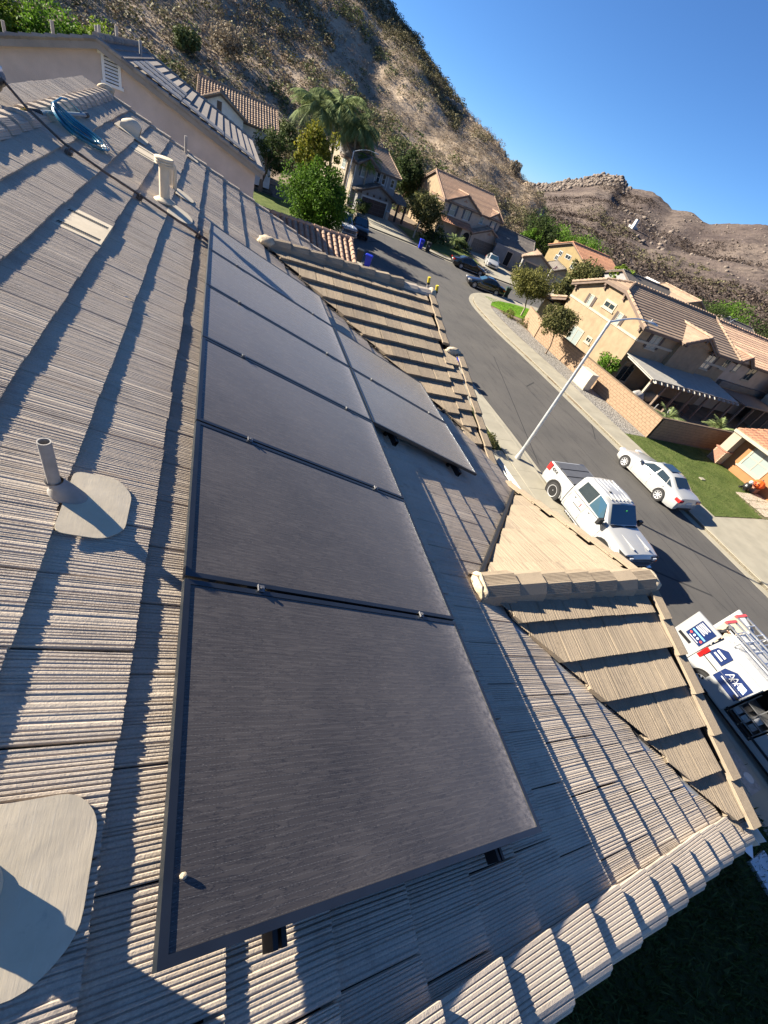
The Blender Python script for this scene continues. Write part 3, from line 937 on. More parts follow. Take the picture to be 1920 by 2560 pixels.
# bits of litter
for i, (d, y) in enumerate(((-1.31, 8.0), (-1.23, 7.75), (-0.55, 3.7), (3.25, 2.55))):
    mb = MB(roof_mat(RP(d, y, 0.04), DV, YV, NV)); mb.add([(0, 0, 0), (0.05, 0.012, 0.012), (0.075, 0.03, 0), (0.02, 0.024, 0.006)], [(0, 1, 2, 3)])
    o = mb.build('paper_scrap', M['white_paint'])
    tag(o, ['tiny white paper scrap on the tiles right of the blue hose', 'small white paper scrap under the blue hose loop', 'pale scrap on the tiles above the vent pipe', 'thin white stick on the tiles behind the near gable'][i], 'scrap')
mb = MB(roof_mat(RP(3.55, 2.30, 0.035), DV, YV, NV)); mb.box((0, 0, 0.0), (0.26, 0.016, 0.012), rz=0.15)
tag(mb.build('plastic_strip', M['white_paint']), 'thin white plastic strip lying beside the near gable valley', 'strip')
# extension ladder leaning at the far gable front: yellow tipped rails
M['fibre'] = pm('yellow_tip', (0.55, 0.42, 0.03), 0.6, 0.1, 5)
t = thing('extension_ladder', 'aluminium extension ladder with yellow rail tips leaning on the far gable', 'ladder', (5.9, 8.85, 0))
for y in (8.55, 9.05):
    top, bot = Vector((4.32, y, 7.12)), Vector((6.2, y, 0.0))
    u = (bot - top).normalized()
    mb = MB(); mb.tube([top + u * 0.17, bot], 0.035, 6); mb.build('rail', M['alu_bright'], t, world=True)
    mb = MB(); mb.tube([top + u * 0.03, top + u * 0.13], 0.034, 8); mb.build('rail_tip', M['fibre'], t, world=True)
    mb = MB(); mb.tube([top + u * 0.13, top + u * 0.17], 0.036, 8); mb.build('tip_band', M['black'], t, world=True)
for k in range(22):
    p = Vector((4.32, 0, 7.12)).lerp(Vector((6.2, 0, 0)), 0.05 + k * 0.043)
    mb = MB(); mb.tube([(p.x, 8.55, p.z), (p.x, 9.05, p.z)], 0.016, 6, cap=False); mb.build('rung', M['alu_bright'], t, world=True)
# ------------------------------------------------------------------ ground, road, kerbs, pavements
def asphalt_mat():
    m, nt, p = base('asphalt')
    co = wpos(nt)
    n1 = _noise(nt, co, 0.35, 6, 0.6)
    c = _mix(nt, _ramp(nt, n1, [(0.3, 0.0), (0.7, 1.0)]), (0.062, 0.059, 0.054), (0.088, 0.082, 0.073))
    c = _mix(nt, 1.0, c, _ramp(nt, _noise(nt, co, 60, 3, 0.8), [(0.2, 0.75), (0.8, 1.25)]), 'MULTIPLY')
    mp = nt.nodes.new('ShaderNodeMapping'); mp.inputs['Scale'].default_value = (2.0, 0.25, 1); nt.links.new(co, mp.inputs[0])
    sp = _ramp(nt, _noise(nt, mp.outputs[0], 1.6, 6, 0.7), [(0.54, 0.0), (0.70, 0.7)])
    c = _mix(nt, sp, c, (0.022, 0.021, 0.021))
    cr = nt.nodes.new('ShaderNodeTexVoronoi'); cr.feature = 'DISTANCE_TO_EDGE'; cr.inputs['Scale'].default_value = 0.16
    nt.links.new(mp.outputs[0], cr.inputs['Vector'])
    c = _mix(nt, _math(nt, 'LESS_THAN', cr.outputs[0], 0.0025), c, (0.02, 0.02, 0.02))
    nt.links.new(c, p.inputs['Base Color']); p.inputs['Roughness'].default_value = 0.88
    nt.links.new(_bump(nt, _noise(nt, co, 90, 4, 0.8), 0.5, 0.01), p.inputs['Normal'])
    return m
def grass_mat(name, a, b):
    m, nt, p = base(name)
    co = wpos(nt)
    c = _mix(nt, _ramp(nt, _noise(nt, co, 0.9, 6, 0.65), [(0.35, 0.0), (0.65, 1.0)]), a, b)
    c = _mix(nt, 1.0, c, _ramp(nt, _noise(nt, co, 30, 4, 0.8), [(0.25, 0.55), (0.75, 1.4)]), 'MULTIPLY')
    nt.links.new(c, p.inputs['Base Color']); p.inputs['Roughness'].default_value = 0.9
    p.inputs['Specular IOR Level'].default_value = 0.15
    nt.links.new(_bump(nt, _noise(nt, co, 35, 5, 0.8), 0.9, 0.05), p.inputs['Normal'])
    return m
def gravel_mat():
    m, nt, p = base('gravel')
    co = wpos(nt)
    v = nt.nodes.new('ShaderNodeTexVoronoi'); v.inputs['Scale'].default_value = 11; nt.links.new(co, v.inputs['Vector'])
    c = _ramp(nt, v.outputs['Color'], [(0.0, (0.18, 0.165, 0.14)), (0.5, (0.33, 0.31, 0.27)), (1.0, (0.46, 0.44, 0.40))])
    c = _mix(nt, 1.0, c, _ramp(nt, v.outputs['Distance'], [(0.2, 1.1), (0.75, 0.35)]), 'MULTIPLY')
    nt.links.new(c, p.inputs['Base Color']); p.inputs['Roughness'].default_value = 0.9
    nt.links.new(_bump(nt, _math(nt, 'SUBTRACT', 1.0, v.outputs['Distance']), 1.0, 0.06), p.inputs['Normal'])
    return m
M['asphalt'] = asphalt_mat()
M['lawn'] = grass_mat('lawn_grass', (0.060, 0.090, 0.020), (0.125, 0.150, 0.045))
M['lawn_bright'] = grass_mat('bright_lawn', (0.085, 0.20, 0.012), (0.14, 0.26, 0.02))
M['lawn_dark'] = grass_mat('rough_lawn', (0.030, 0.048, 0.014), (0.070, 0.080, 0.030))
M['soil'] = pm('soil', (0.165, 0.125, 0.085), 0.95, 0.3, 0.6, 0.6, 20)
M['gravel'] = gravel_mat()
M['concrete'] = pm('concrete', (0.285, 0.262, 0.20), 0.9, 0.13, 1.1, 0.25, 60, island=0.05)
M['concrete_kerb'] = pm('kerb_concrete', (0.30, 0.275, 0.21), 0.9, 0.10, 1.5, 0.2, 60)
M['paver'] = pm('paver', (0.42, 0.35, 0.28), 0.9, 0.15, 2, 0.2, 60, island=0.12)
def flat(name, pts, z, mat, parent=None, kind='structure'):
    mb = MB(); mb.poly([(x, y, z) for x, y in pts])
    o = mb.build(name, mat, parent)
    if parent is None and kind: o['kind'] = kind
    return o
def slab(name, pts, z0, z1, mat, parent=None, kind='structure'):
    mb = MB(); mb.prism([(x, y, z0) for x, y in pts], (0, 0, z1 - z0))
    o = mb.build(name, mat, parent)
    if parent is None and kind: o['kind'] = kind
    return o
def smooth_line(pts, n=6):
    out = []
    P = [Vector((p[0], p[1], 0)) for p in pts]
    for i in range(len(P) - 1):
        p0, p1, p2, p3 = P[max(i - 1, 0)], P[i], P[i + 1], P[min(i + 2, len(P) - 1)]
        for k in range(n):
            t = k / n
            out.append(0.5 * ((2 * p1) + (p2 - p0) * t + (2 * p0 - 5 * p1 + 4 * p2 - p3) * t * t + (3 * p1 - p0 - 3 * p2 + p3) * t ** 3))
    out.append(P[-1])
    return out
def offset_line(P, d):
    out = []
    for i, p in enumerate(P):
        t = (P[min(i + 1, len(P) - 1)] - P[max(i - 1, 0)]).normalized()
        out.append(p + Vector((t.y, -t.x, 0)) * d)       # to the right of travel
    return out
def strip(name, P, d0, d1, z0, z1, mat, parent=None):
    A, B = offset_line(P, d0), offset_line(P, d1)
    mb = MB()
    rings = [[(a.x, a.y, z0), (a.x, a.y, z1), (b.x, b.y, z1), (b.x, b.y, z0)] for a, b in zip(A, B)]
    mb.loft(rings)
    o = mb.build(name, mat, parent)
    if parent is None: o['kind'] = 'structure'
    return o
def slabs_along(parent, P, d0, d1, z0, z1, mat, step, gap=0.012):
    acc = [0.0]
    for i in range(1, len(P)): acc.append(acc[-1] + (P[i] - P[i - 1]).length)
    def at(s):
        for i in range(1, len(P)):
            if s <= acc[i]:
                t = (s - acc[i - 1]) / max(1e-6, acc[i] - acc[i - 1])
                d = (P[i] - P[i - 1]).normalized()
                return P[i - 1].lerp(P[i], t), Vector((d.y, -d.x, 0))
        d = (P[-1] - P[-2]).normalized()
        return P[-1], Vector((d.y, -d.x, 0))
    s = 0.0
    while s < acc[-1] - 0.2:
        e = min(s + step, acc[-1]) - gap
        k = 3
        a = [at(s + (e - s) * j / k) for j in range(k + 1)]
        pts = [p + n * d0 for p, n in a] + [p + n * d1 for p, n in reversed(a)]
        mb = MB(); mb.prism([(p.x, p.y, z0) for p in pts], (0, 0, z1 - z0 + random.uniform(-0.002, 0.002)))
        mb.build('paving_slab', mat, parent)
        s += step
flat('ground', [(-1500, -1500), (1500, -1500), (1500, 1500), (-1500, 1500)], -0.35, M['soil'])
flat('road', [(6, -60), (130, -60), (130, 66), (6, 66)], 0.0, M['asphalt'])
near_k = smooth_line([(14.0, -40), (14.1, -10), (14.18, 0), (14.45, 10), (14.62, 17), (14.3, 27), (13.0, 37), (11.4, 45), (10.4, 52), (10.2, 58)])
far_k = smooth_line([(23.9, -40), (23.85, 0), (23.85, 18), (23.75, 27), (23.55, 32), (23.7, 36), (24.1, 39), (25.0, 41.3), (26.8, 43.6), (30, 45.4), (36, 46.0), (60, 45.2), (125, 43)])
top_k = smooth_line([(9.2, 66), (11.5, 63.5), (15, 61.8), (19, 60.6), (24.6, 59.2), (29, 56.9), (37.8, 55.2), (60, 53.3), (125, 51)])
near_lot = [(p.x, p.y) for p in near_k] + [(-60, 58), (-60, -40)]
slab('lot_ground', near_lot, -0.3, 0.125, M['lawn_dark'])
slab('lot_ground', [(p.x, p.y) for p in far_k] + [(125, -40)], -0.3, 0.125, M['soil'])
slab('lot_ground', [(p.x, p.y) for p in top_k] + [(125, 150), (-70, 150), (-70, 66)], -0.3, 0.125, M['soil'])
kn = strip('kerb', near_k, 0.0, -0.16, 0.0, 0.15, M['concrete_kerb']); strip('gutter_pan', near_k, 0.0, 0.45, -0.02, 0.008, M['concrete_kerb'], kn)
kf = strip('kerb', far_k, -0.0, 0.16, 0.0, 0.15, M['concrete_kerb']); strip('gutter_pan', far_k, 0.0, -0.45, -0.02, 0.008, M['concrete_kerb'], kf)
kt = strip('kerb', top_k, -0.0, -0.16, 0.0, 0.15, M['concrete_kerb']); strip('gutter_pan', top_k, 0.0, 0.45, -0.02, 0.008, M['concrete_kerb'], kt)
sw = strip('sidewalk', near_k[18:], -0.16, -1.30, 0.10, 0.132, M['concrete']); slabs_along(sw, near_k[10:48], -0.165, -1.30, 0.12, 0.150, M['concrete'], 1.22)
sw = strip('sidewalk', far_k, 0.16, 1.95, 0.10, 0.132, M['concrete']); slabs_along(sw, far_k[4:56], 0.165, 1.95, 0.12, 0.150, M['concrete'], 1.5)
sw = strip('sidewalk', top_k, -0.16, -1.3, 0.10, 0.132, M['concrete']); slabs_along(sw, top_k[10:40], -0.165, -1.30, 0.12, 0.150, M['concrete'], 1.5)
# planting behind the far pavement
flat('gravel_strip', [(25.85, 17.6), (28.2, 17.6), (28.2, 36.5), (26.8, 39.5), (25.95, 39.0), (25.55, 33)], 0.140, M['gravel'])
isl = smooth_line([(26.4, 41.5), (27.6, 42.9), (30.2, 43.7), (36, 44.2)], 5)
flat('corner_lawn', [(p.x, p.y) for p in isl] + [(36, 40.5), (32.4, 38.8), (30.0, 38.6), (28.0, 39.2), (26.7, 40.2)], 0.145, M['lawn_bright'])
flat('front_lawn', [(25.82, 9.85), (25.82, 17.58), (36, 17.3), (35.2, 15.4), (34.0, 13.0), (34.2, 12.4), (31.35, 12.25), (30.9, 10.0)], 0.145, M['lawn'])
dr = slab('driveway', [(25.82, -6), (25.82, 9.8), (33, 9.9), (33, -6)], 0.10, 0.146, M['concrete'])
dw = slab('driveway_apron', [(24.02, 1.0), (24.02, 9.0), (25.82, 9.8), (25.82, 0.2)], 0.10, 0.153, M['concrete'])
pv = slab('paved_path', [(31.0, 9.95), (31.4, 12.2), (35.4, 12.4), (35.4, 9.95)], 0.10, 0.14, M['soil'])
for i in range(4):
    for j in range(3):
        x, y = 31.5 + i * 0.98, 10.1 + j * 0.76
        slab('paver', [(x, y), (x + 0.94, y), (x + 0.94, y + 0.72), (x, y + 0.72)], 0.13, 0.158, M['paver'], pv)
# our own driveway, in the shade of the house
dv = slab('driveway', [(5.2, 4.3), (5.2, 13.5), (13.2, 13.5), (13.2, 4.3)], 0.10, 0.138, M['concrete'])
for i in range(5):
    for j in range(5):
        x, y = 5.25 + i * 1.58, 4.35 + j * 1.82
        slab('concrete_bay', [(x, y), (x + 1.565, y), (x + 1.565, y + 1.805), (x, y + 1.805)], 0.12, 0.146, M['concrete'], dv)
# B and C driveways, lawns across the bend
def dq(a, d, s0, s1, t0, t1):
    n = Vector((-d[1], d[0]))
    D = Vector(d)
    A = Vector(a[:2])
    return [tuple(A + D * s + n * t) for s, t in ((s0, t0), (s1, t0), (s1, t1), (s0, t1))]
HB = ((20.1, 70.15), (0.955, 0.298)); HC = ((38.6, 71.6), (0.997, 0.078)); HD = ((46.7, 66.4), (0.911, -0.413))
slab('driveway', [(19.0, 60.75), (24.4, 59.4), (23.9, 71.6), (18.6, 70.2)], 0.10, 0.150, M['concrete'])
slab('driveway', [(35.2, 55.85), (41.0, 54.95), (43.7, 71.9), (38.5, 71.6)], 0.10, 0.150, M['concrete'])
flat('front_lawn', [(24.8, 60.7), (35.0, 57.3), (37.5, 70.0), (25.0, 70.5)], 0.150, M['lawn'])
flat('front_lawn', [(12.5, 64.5), (18.6, 62.4), (18.0, 69.5), (13.0, 70)], 0.150, M['lawn'])
flat('front_lawn', [(-2, 41), (9.3, 41), (9.0, 57.5), (-2, 57.5)], 0.150, M['lawn'])
slab('driveway', [(0.5, 32), (12.2, 32), (11.6, 39.5), (0.5, 39.5)], 0.10, 0.146, M['concrete'])
slab('driveway', [(44.5, 56.0), (51.5, 55.4), (51.2, 65.5), (46.8, 67)], 0.10, 0.150, M['concrete'])
# grass blades: rough strip below the near roof edge, and on the corner lawn
def blades(name, n, area, h, mat, label, seed):
    rg = np.random.RandomState(seed)
    x0, x1, y0, y1 = area
    x, y = rg.uniform(x0, x1, n), rg.uniform(y0, y1, n)
    a = rg.uniform(0, 6.283, n); hh = h * rg.uniform(0.4, 1.3, n); w = 0.012 + 0.018 * rg.rand(n)
    lx, ly = rg.normal(0, 0.5, n) * hh, rg.normal(0, 0.5, n) * hh
    v = np.zeros((n, 3, 3))
    v[:, 0] = np.stack([x - np.cos(a) * w, y - np.sin(a) * w, np.full(n, 0.12)], 1)
    v[:, 1] = np.stack([x + np.cos(a) * w, y + np.sin(a) * w, np.full(n, 0.12)], 1)
    v[:, 2] = np.stack([x + lx, y + ly, 0.12 + hh], 1)
    me = np_mesh(name, v.reshape(-1, 3), np.arange(3 * n).reshape(-1, 3))
    o = link(name, me, mat)
    return tag(o, label, 'grass', kind='stuff')
def np_mesh(name, v, f):
    me = bpy.data.meshes.new(name)
    k = f.shape[1]
    me.vertices.add(len(v)); me.vertices.foreach_set('co', np.ascontiguousarray(v, dtype=np.float32).ravel())
    me.loops.add(f.size); me.loops.foreach_set('vertex_index', np.ascontiguousarray(f, dtype=np.int32).ravel())
    me.polygons.add(len(f)); me.polygons.foreach_set('loop_start', np.arange(0, f.size, k, dtype=np.int32))
    me.polygons.foreach_set('loop_total', np.full(len(f), k, dtype=np.int32))
    me.update(calc_edges=True)
    return me
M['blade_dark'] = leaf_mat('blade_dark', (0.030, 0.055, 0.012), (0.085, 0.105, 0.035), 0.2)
M['blade'] = leaf_mat('blade', (0.055, 0.095, 0.018), (0.135, 0.17, 0.05), 0.3)
M['blade_bright'] = leaf_mat('blade_bright', (0.08, 0.20, 0.012), (0.15, 0.29, 0.02), 0.3)
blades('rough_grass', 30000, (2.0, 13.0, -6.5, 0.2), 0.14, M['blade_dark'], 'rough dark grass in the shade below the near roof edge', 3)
blades('lawn_grass', 26000, (25.85, 33.9, 9.9, 17.4), 0.06, M['blade'], 'clipped green lawn grass beside the white sedan', 4)
blades('corner_grass', 9000, (27.4, 35.5, 39.5, 43.4), 0.07, M['blade_bright'], 'bright green grass on the street corner lawn', 5)
# utility covers
t = slab('utility_box_lid', [(13.25, -0.75), (13.8, -0.72), (13.85, 0.25), (13.3, 0.22)], 0.13, 0.163, M['lead'], None, None)
tag(t, 'grey rectangular utility lid in the near pavement by the van', 'utility lid')
mb = MB(); mb.lathe([(0.0, 0.018), (0.13, 0.016), (0.14, 0.0)], 18, (13.62, -0.42, 0.163)); mb.build('cap', M['white_paint'], t)
t = slab('hatch_cover', [(11.60, -2.35), (12.35, -2.3), (12.3, -1.65), (11.65, -1.7)], 0.1, 0.22, M['galv'], None, None)
tag(t, 'pale metal hatch cover lying in the rough grass', 'hatch')
t = slab('valve_lid', [(28.9, 13.2), (29.3, 13.2), (29.3, 13.45), (28.9, 13.45)], 0.1, 0.19, M['concrete'], None, None)
tag(t, 'small pale valve lid in the lawn beside the white sedan', 'valve lid')
# ------------------------------------------------------------------ houses
def stucco(name, col, var=0.05):
    return pm(name, col, 0.92, var + 0.06, 1.6, 0.5, 30, bdist=0.02)
M['s_tan'] = stucco('tan_yellow_stucco', (0.245, 0.182, 0.112), 0.10)
M['s_pink'] = stucco('pinkish_stucco', (0.56, 0.46, 0.395))
M['s_cream'] = stucco('cream_stucco', (0.31, 0.262, 0.195))
M['s_grey'] = stucco('blue_grey_stucco', (0.22, 0.215, 0.21))
M['s_taupe'] = stucco('taupe_stucco', (0.40, 0.32, 0.25))
M['s_yellow'] = stucco('yellow_stucco', (0.27, 0.205, 0.10))
M['s_orange'] = stucco('orange_stucco', (0.29, 0.135, 0.055))
M['s_white'] = stucco('white_stucco', (0.60, 0.59, 0.57))
M['shutter'] = pm('dark_brown_shutter', (0.055, 0.040, 0.034), 0.7)
M['shutter_blue'] = pm('slate_shutter', (0.075, 0.085, 0.10), 0.7)
M['garage_brown'] = pm('brown_garage_door', (0.065, 0.038, 0.030), 0.6)
M['garage_tan'] = pm('taupe_garage_door', (0.17, 0.135, 0.105), 0.7)
M['timber'] = pm('brown_timber', (0.085, 0.055, 0.040), 0.8, 0.2, 6)
def slope(mb, A, B, C, D, course=0.37, barrel=0.0, lift=0.04):
    """tiled slope: A-B eave, D-C ridge; stepped courses, optional barrel columns"""
    A, B, C, D = map(Vector, (A, B, C, D))
    n = max(1, round(((D - A).length + (C - B).length) / 2 / course))
    nn = (B - A).cross((D - A) if (D - A).length > 0.1 else (C - A)).normalized()
    if nn.z < 0: nn = -nn
    m = max(1, round((B - A).length / barrel)) if barrel else 1
    us, hs = [0.0], [0.0]
    if barrel:
        for k in range(m):
            for t, h in ((0.28, 0.03), (0.5, 0.075), (0.72, 0.03), (1.0, 0.0)):
                us.append((k + t) / m); hs.append(h)
    else:
        us, hs = [0.0, 1.0], [0.0, 0.0]
    w = len(us)
    for i in range(n):
        v0, v1 = i / n, min(1.0, (i + 1.06) / n)
        lo0, lo1, hi0, hi1 = A.lerp(D, v0), B.lerp(C, v0), A.lerp(D, v1), B.lerp(C, v1)
        lo = [lo0.lerp(lo1, u) + nn * (lift + h) for u, h in zip(us, hs)]
        bt = [lo0.lerp(lo1, u) - nn * 0.02 for u in us]
        hi = [hi0.lerp(hi1, u) + nn * h * 0.9 for u, h in zip(us, hs)]
        vs = bt + lo + hi
        fs = [(k, k + 1, w + k + 1, w + k) for k in range(w - 1)] + [(w + k, w + k + 1, 2 * w + k + 1, 2 * w + k) for k in range(w - 1)]
        mb.add(vs, fs)
class House:
    def __init__(self, name, label, loc, rz, wall, trim=None, roof=None, cat='house', group=None):
        self.t = thing(name, label, cat, (loc[0], loc[1], 0), rz, group)
        self.wall, self.trim, self.roofm = wall, trim or M['trim'], roof
        self.wb = MB()
    def box(self, *a): self.wb.bb(*a); return self
    def done(self): self.wb.build('wall', self.wall, self.t)
    def part(self, name, mb, mat, parent=None, smooth=None): return mb.build(name, mat, parent or self.t, smooth=smooth)
    def face(self, side, at):
        # returns f(u, z, out) -> local point
        if side == '-y': return lambda u, z, o: Vector((u, at - o, z))
        if side == '+x': return lambda u, z, o: Vector((at + o, u, z))
        if side == '-x': return lambda u, z, o: Vector((at - o, u, z))
    def rect(self, mb, f, u0, u1, z0, z1, o0, o1):
        p = [f(u0, z0, o0), f(u1, z0, o0), f(u1, z1, o0), f(u0, z1, o0)]
        mb.prism(p, f(0, 0, o1) - f(0, 0, o0))
    def window(self, f, u0, u1, z0, z1, frame=0.07, glass=None, split='h', sh=None, shw=0.28, sill=True, fm=None):
        mb = MB()
        for a in ((u0 - frame, u1 + frame, z1, z1 + frame * 1.5), (u0 - frame, u1 + frame, z0 - frame, z0), (u0 - frame, u0, z0, z1), (u1, u1 + frame, z0, z1)):
            self.rect(mb, f, *a, -0.05, 0.045)
        if split in ('h', '+'): self.rect(mb, f, u0, u1, (z0 + z1) / 2 - 0.02, (z0 + z1) / 2 + 0.02, -0.02, 0.03)
        if split in ('v', '+'): self.rect(mb, f, (u0 + u1) / 2 - 0.025, (u0 + u1) / 2 + 0.025, z0, z1, -0.02, 0.032)
        w = self.part('window', mb, fm or self.trim)
        mb = MB(); self.rect(mb, f, u0, u1, z0, z1, -0.04, 0.012)
        self.part('pane', mb, glass or M['glass'], w)
        if sill:
            mb = MB(); self.rect(mb, f, u0 - frame - 0.08, u1 + frame + 0.08, z0 - frame - 0.10, z0 - frame - 0.002, -0.02, 0.10)
            self.part('sill', mb, fm or self.trim, w)
        if sh:
            for a, b in ((u0 - frame - shw - 0.01, u0 - frame - 0.01), (u1 + frame + 0.01, u1 + frame + shw + 0.01)):
                mb = MB(); self.rect(mb, f, a, b, z0 - 0.03, z1 + 0.05, -0.02, 0.04)
                for k in range(9): self.rect(mb, f, a + 0.03, b - 0.03, z0 + (z1 - z0) * (k + 0.2) / 9, z0 + (z1 - z0) * (k + 0.75) / 9, 0.04, 0.052)
                self.part('shutter', mb, sh)
        return w
    def garage(self, f, u0, u1, z1, mat, trimm=None):
        mb = MB()
        for a in ((u0 - 0.16, u1 + 0.16, z1, z1 + 0.2), (u0 - 0.16, u0, 0.12, z1), (u1, u1 + 0.16, 0.12, z1)): self.rect(mb, f, *a, -0.02, 0.05)
        g = self.part('garage_door', mb, trimm or self.trim)
        n = 4
        for k in range(n):
            for j in range(4):
                mb = MB()
                self.rect(mb, f, u0 + (u1 - u0) * j / 4 + 0.01, u0 + (u1 - u0) * (j + 1) / 4 - 0.01, 0.13 + (z1 - 0.13) * k / n + 0.008, 0.13 + (z1 - 0.13) * (k + 1) / n - 0.008, -0.05, 0.015)
                self.part('door_panel', mb, mat, g)
        return g
    def gable(self, name, x0, x1, y0, y1, ze, rise, axis, over=0.35, barrel=0.0, mat=None, wall=True, course=0.37, rake=None, ends=(True, True)):
        """gable roof over a rectangle; ridge along axis"""
        mb = MB()
        if axis == 'y':
            xm = (x0 + x1) / 2; half = (x1 - x0) / 2; p = rise / half; zo = ze - p * over; zr = ze + rise
            slope(mb, (x0 - over, y0 - over, zo), (x0 - over, y1 + over, zo), (xm, y1 + over, zr), (xm, y0 - over, zr), course, barrel)
            slope(mb, (x1 + over, y0 - over, zo), (x1 + over, y1 + over, zo), (xm, y1 + over, zr), (xm, y0 - over, zr), course, barrel)
            ridge = ((xm, y0 - over, zr + 0.06), (xm, y1 + over, zr + 0.06))
            tri = [[(x0, y, ze), (x1, y, ze), (xm, y, zr)] for y in (y0, y1)]
            rk = [[(x0 - over, y, zo), (xm, y, zr), (x1 + over, y, zo)] for y in (y0 - over, y1 + over)]
            inw = (Vector((0, 0.2, 0)), Vector((0, -0.2, 0)))
            ev = [[(x0 - over, y0 - over, zo), (x0 - over, y1 + over, zo)], [(x1 + over, y0 - over, zo), (x1 + over, y1 + over, zo)]]
        else:
            ym = (y0 + y1) / 2; half = (y1 - y0) / 2; p = rise / half; zo = ze - p * over; zr = ze + rise
            slope(mb, (x0 - over, y0 - over, zo), (x1 + over, y0 - over, zo), (x1 + over, ym, zr), (x0 - over, ym, zr), course, barrel)
            slope(mb, (x0 - over, y1 + over, zo), (x1 + over, y1 + over, zo), (x1 + over, ym, zr), (x0 - over, ym, zr), course, barrel)
            ridge = ((x0 - over, ym, zr + 0.06), (x1 + over, ym, zr + 0.06))
            tri = [[(x, y0, ze), (x, y1, ze), (x, ym, zr)] for x in (x0, x1)]
            rk = [[(x, y0 - over, zo), (x, ym, zr), (x, y1 + over, zo)] for x in (x0 - over, x1 + over)]
            inw = (Vector((0.2, 0, 0)), Vector((-0.2, 0, 0)))
            ev = [[(x0 - over, y0 - over, zo), (x1 + over, y0 - over, zo)], [(x0 - over, y1 + over, zo), (x1 + over, y1 + over, zo)]]
        r = self.part(name, mb, mat or self.roofm)
        mb = MB(); L = (Vector(ridge[1]) - Vector(ridge[0])).length; n = max(2, int(L / 0.42))
        for k in range(n):
            a = Vector(ridge[0]).lerp(Vector(ridge[1]), k / n); b = Vector(ridge[0]).lerp(Vector(ridge[1]), (k + 1.1) / n)
            mb.tube([a + Vector((0, 0, .03)), b], [0.12, 0.095], 7)
        for q in rk:
            for a, b in ((q[0], q[1]), (q[2], q[1])):
                a, b = Vector(a), Vector(b); n = max(2, int((b - a).length / 0.38))
                for k in range(n):
                    mb.tube([a.lerp(b, k / n) + Vector((0, 0, .06)), a.lerp(b, (k + 1.05) / n) + Vector((0, 0, .035))], [0.085, 0.07], 5)
        self.part('ridge_caps', mb, mat or self.roofm, r)
        mb = MB()
        for q, i in zip(rk, (0, 1)):
            for a, b in ((q[0], q[1]), (q[2], q[1])):
                a, b = Vector(a), Vector(b)
                d = inw[i].normalized() * 0.05
                mb.prism([a + Vector((0, 0, -.02)), b + Vector((0, 0, -.02)), b + Vector((0, 0, -.22)), a + Vector((0, 0, -.22))], d)
        for a, b in ev:
            a, b = Vector(a), Vector(b)
            c = Vector(((x0 + x1) / 2, (y0 + y1) / 2, 0)); dd = (b - a).normalized(); s = Vector((-dd.y, dd.x, 0))
            if s.dot(c - a) < 0: s = -s
            mb.prism([a + Vector((0, 0, -.03)), b + Vector((0, 0, -.03)), b + Vector((0, 0, -.20)), a + Vector((0, 0, -.20))], s * 0.05)
        self.part('fascia', mb, M['fascia'] if rake is None else rake, r)
        if wall:
            for tr, i in zip(tri, inw):
                self.wb.prism(tr, i)
        return r

# --- tan two-storey house with the clipped gable, across the street
F = House('tan_house', 'tan yellow two storey house with clipped gable, behind the block wall and street lamp', (31.2, 35.5), R(-90), M['s_tan'], M['trim'], M['tan_tile'])
F.box(0, 9.5, 0, 12.5, 0, 5.12)
ze, pt = 5.12, 0.385
zc = 6.42; dxc = (zc - ze) / pt; zr = ze + 4.75 * pt; ov = 0.35; zo = ze - pt * ov
F.wb.prism([(0, 0, ze), (9.5, 0, ze), (9.5 - dxc, 0, zc), (dxc, 0, zc)], (0, 0.2, 0))
F.wb.prism([(0, 12.3, ze), (9.5, 12.3, ze), (4.75, 12.3, zr)], (0, 0.2, 0))
mb = MB(); hy = 1.25
for sgn in (0, 1):
    xe, xc = (-ov, dxc) if sgn == 0 else (9.5 + ov, 9.5 - dxc)
    slope(mb, (xe, -ov, zo), (xe, 12.85, zo), (xc, 12.85, zc), (xc, -ov, zc), 0.36)
    slope(mb, (xc, -ov, zc), (xc, 12.85, zc), (4.75, 12.85, zr), (4.75, hy, zr), 0.36)
slope(mb, (dxc, -ov, zc), (9.5 - dxc, -ov, zc), (4.76, hy, zr), (4.74, hy, zr), 0.36)
rf = F.part('roof', mb, M['tan_tile'])
mb = MB()
def caps(mb, a, b, step=0.4, r=0.11):
    a, b = Vector(a), Vector(b); n = max(1, int((b - a).length / step))
    for k in range(n): mb.tube([a.lerp(b, k / n) + Vector((0, 0, .08)), a.lerp(b, (k + 1.08) / n) + Vector((0, 0, .05))], [r, r * 0.8], 6)
caps(mb, (4.75, hy, zr), (4.75, 12.85, zr)); caps(mb, (dxc, -ov, zc), (4.75, hy, zr)); caps(mb, (9.5 - dxc, -ov, zc), (4.75, hy, zr))
caps(mb, (9.5 + ov, -ov, zo), (9.5 - dxc, -ov, zc)); caps(mb, (-ov, -ov, zo), (dxc, -ov, zc)); caps(mb, (9.5 + ov, 12.85, zo), (4.75, 12.85, zr))
F.part('ridge_caps', mb, M['tan_tile'], rf)
mb = MB()
for a, b in (((9.5 + ov, -ov, zo), (9.5 - dxc, -ov, zc)), ((-ov, -ov, zo), (dxc, -ov, zc)), ((dxc, -ov, zc), (9.5 - dxc, -ov, zc))):
    a, b = Vector(a), Vector(b); mb.prism([a + Vector((0, 0, -.02)), b + Vector((0, 0, -.02)), b + Vector((0, 0, -.24)), a + Vector((0, 0, -.24))], (0, 0.05, 0))
mb.bb(9.5 + ov - 0.05, 9.5 + ov, -ov, 12.85, zo - 0.2, zo - 0.02)
F.part('fascia', mb, M['fascia'], rf)
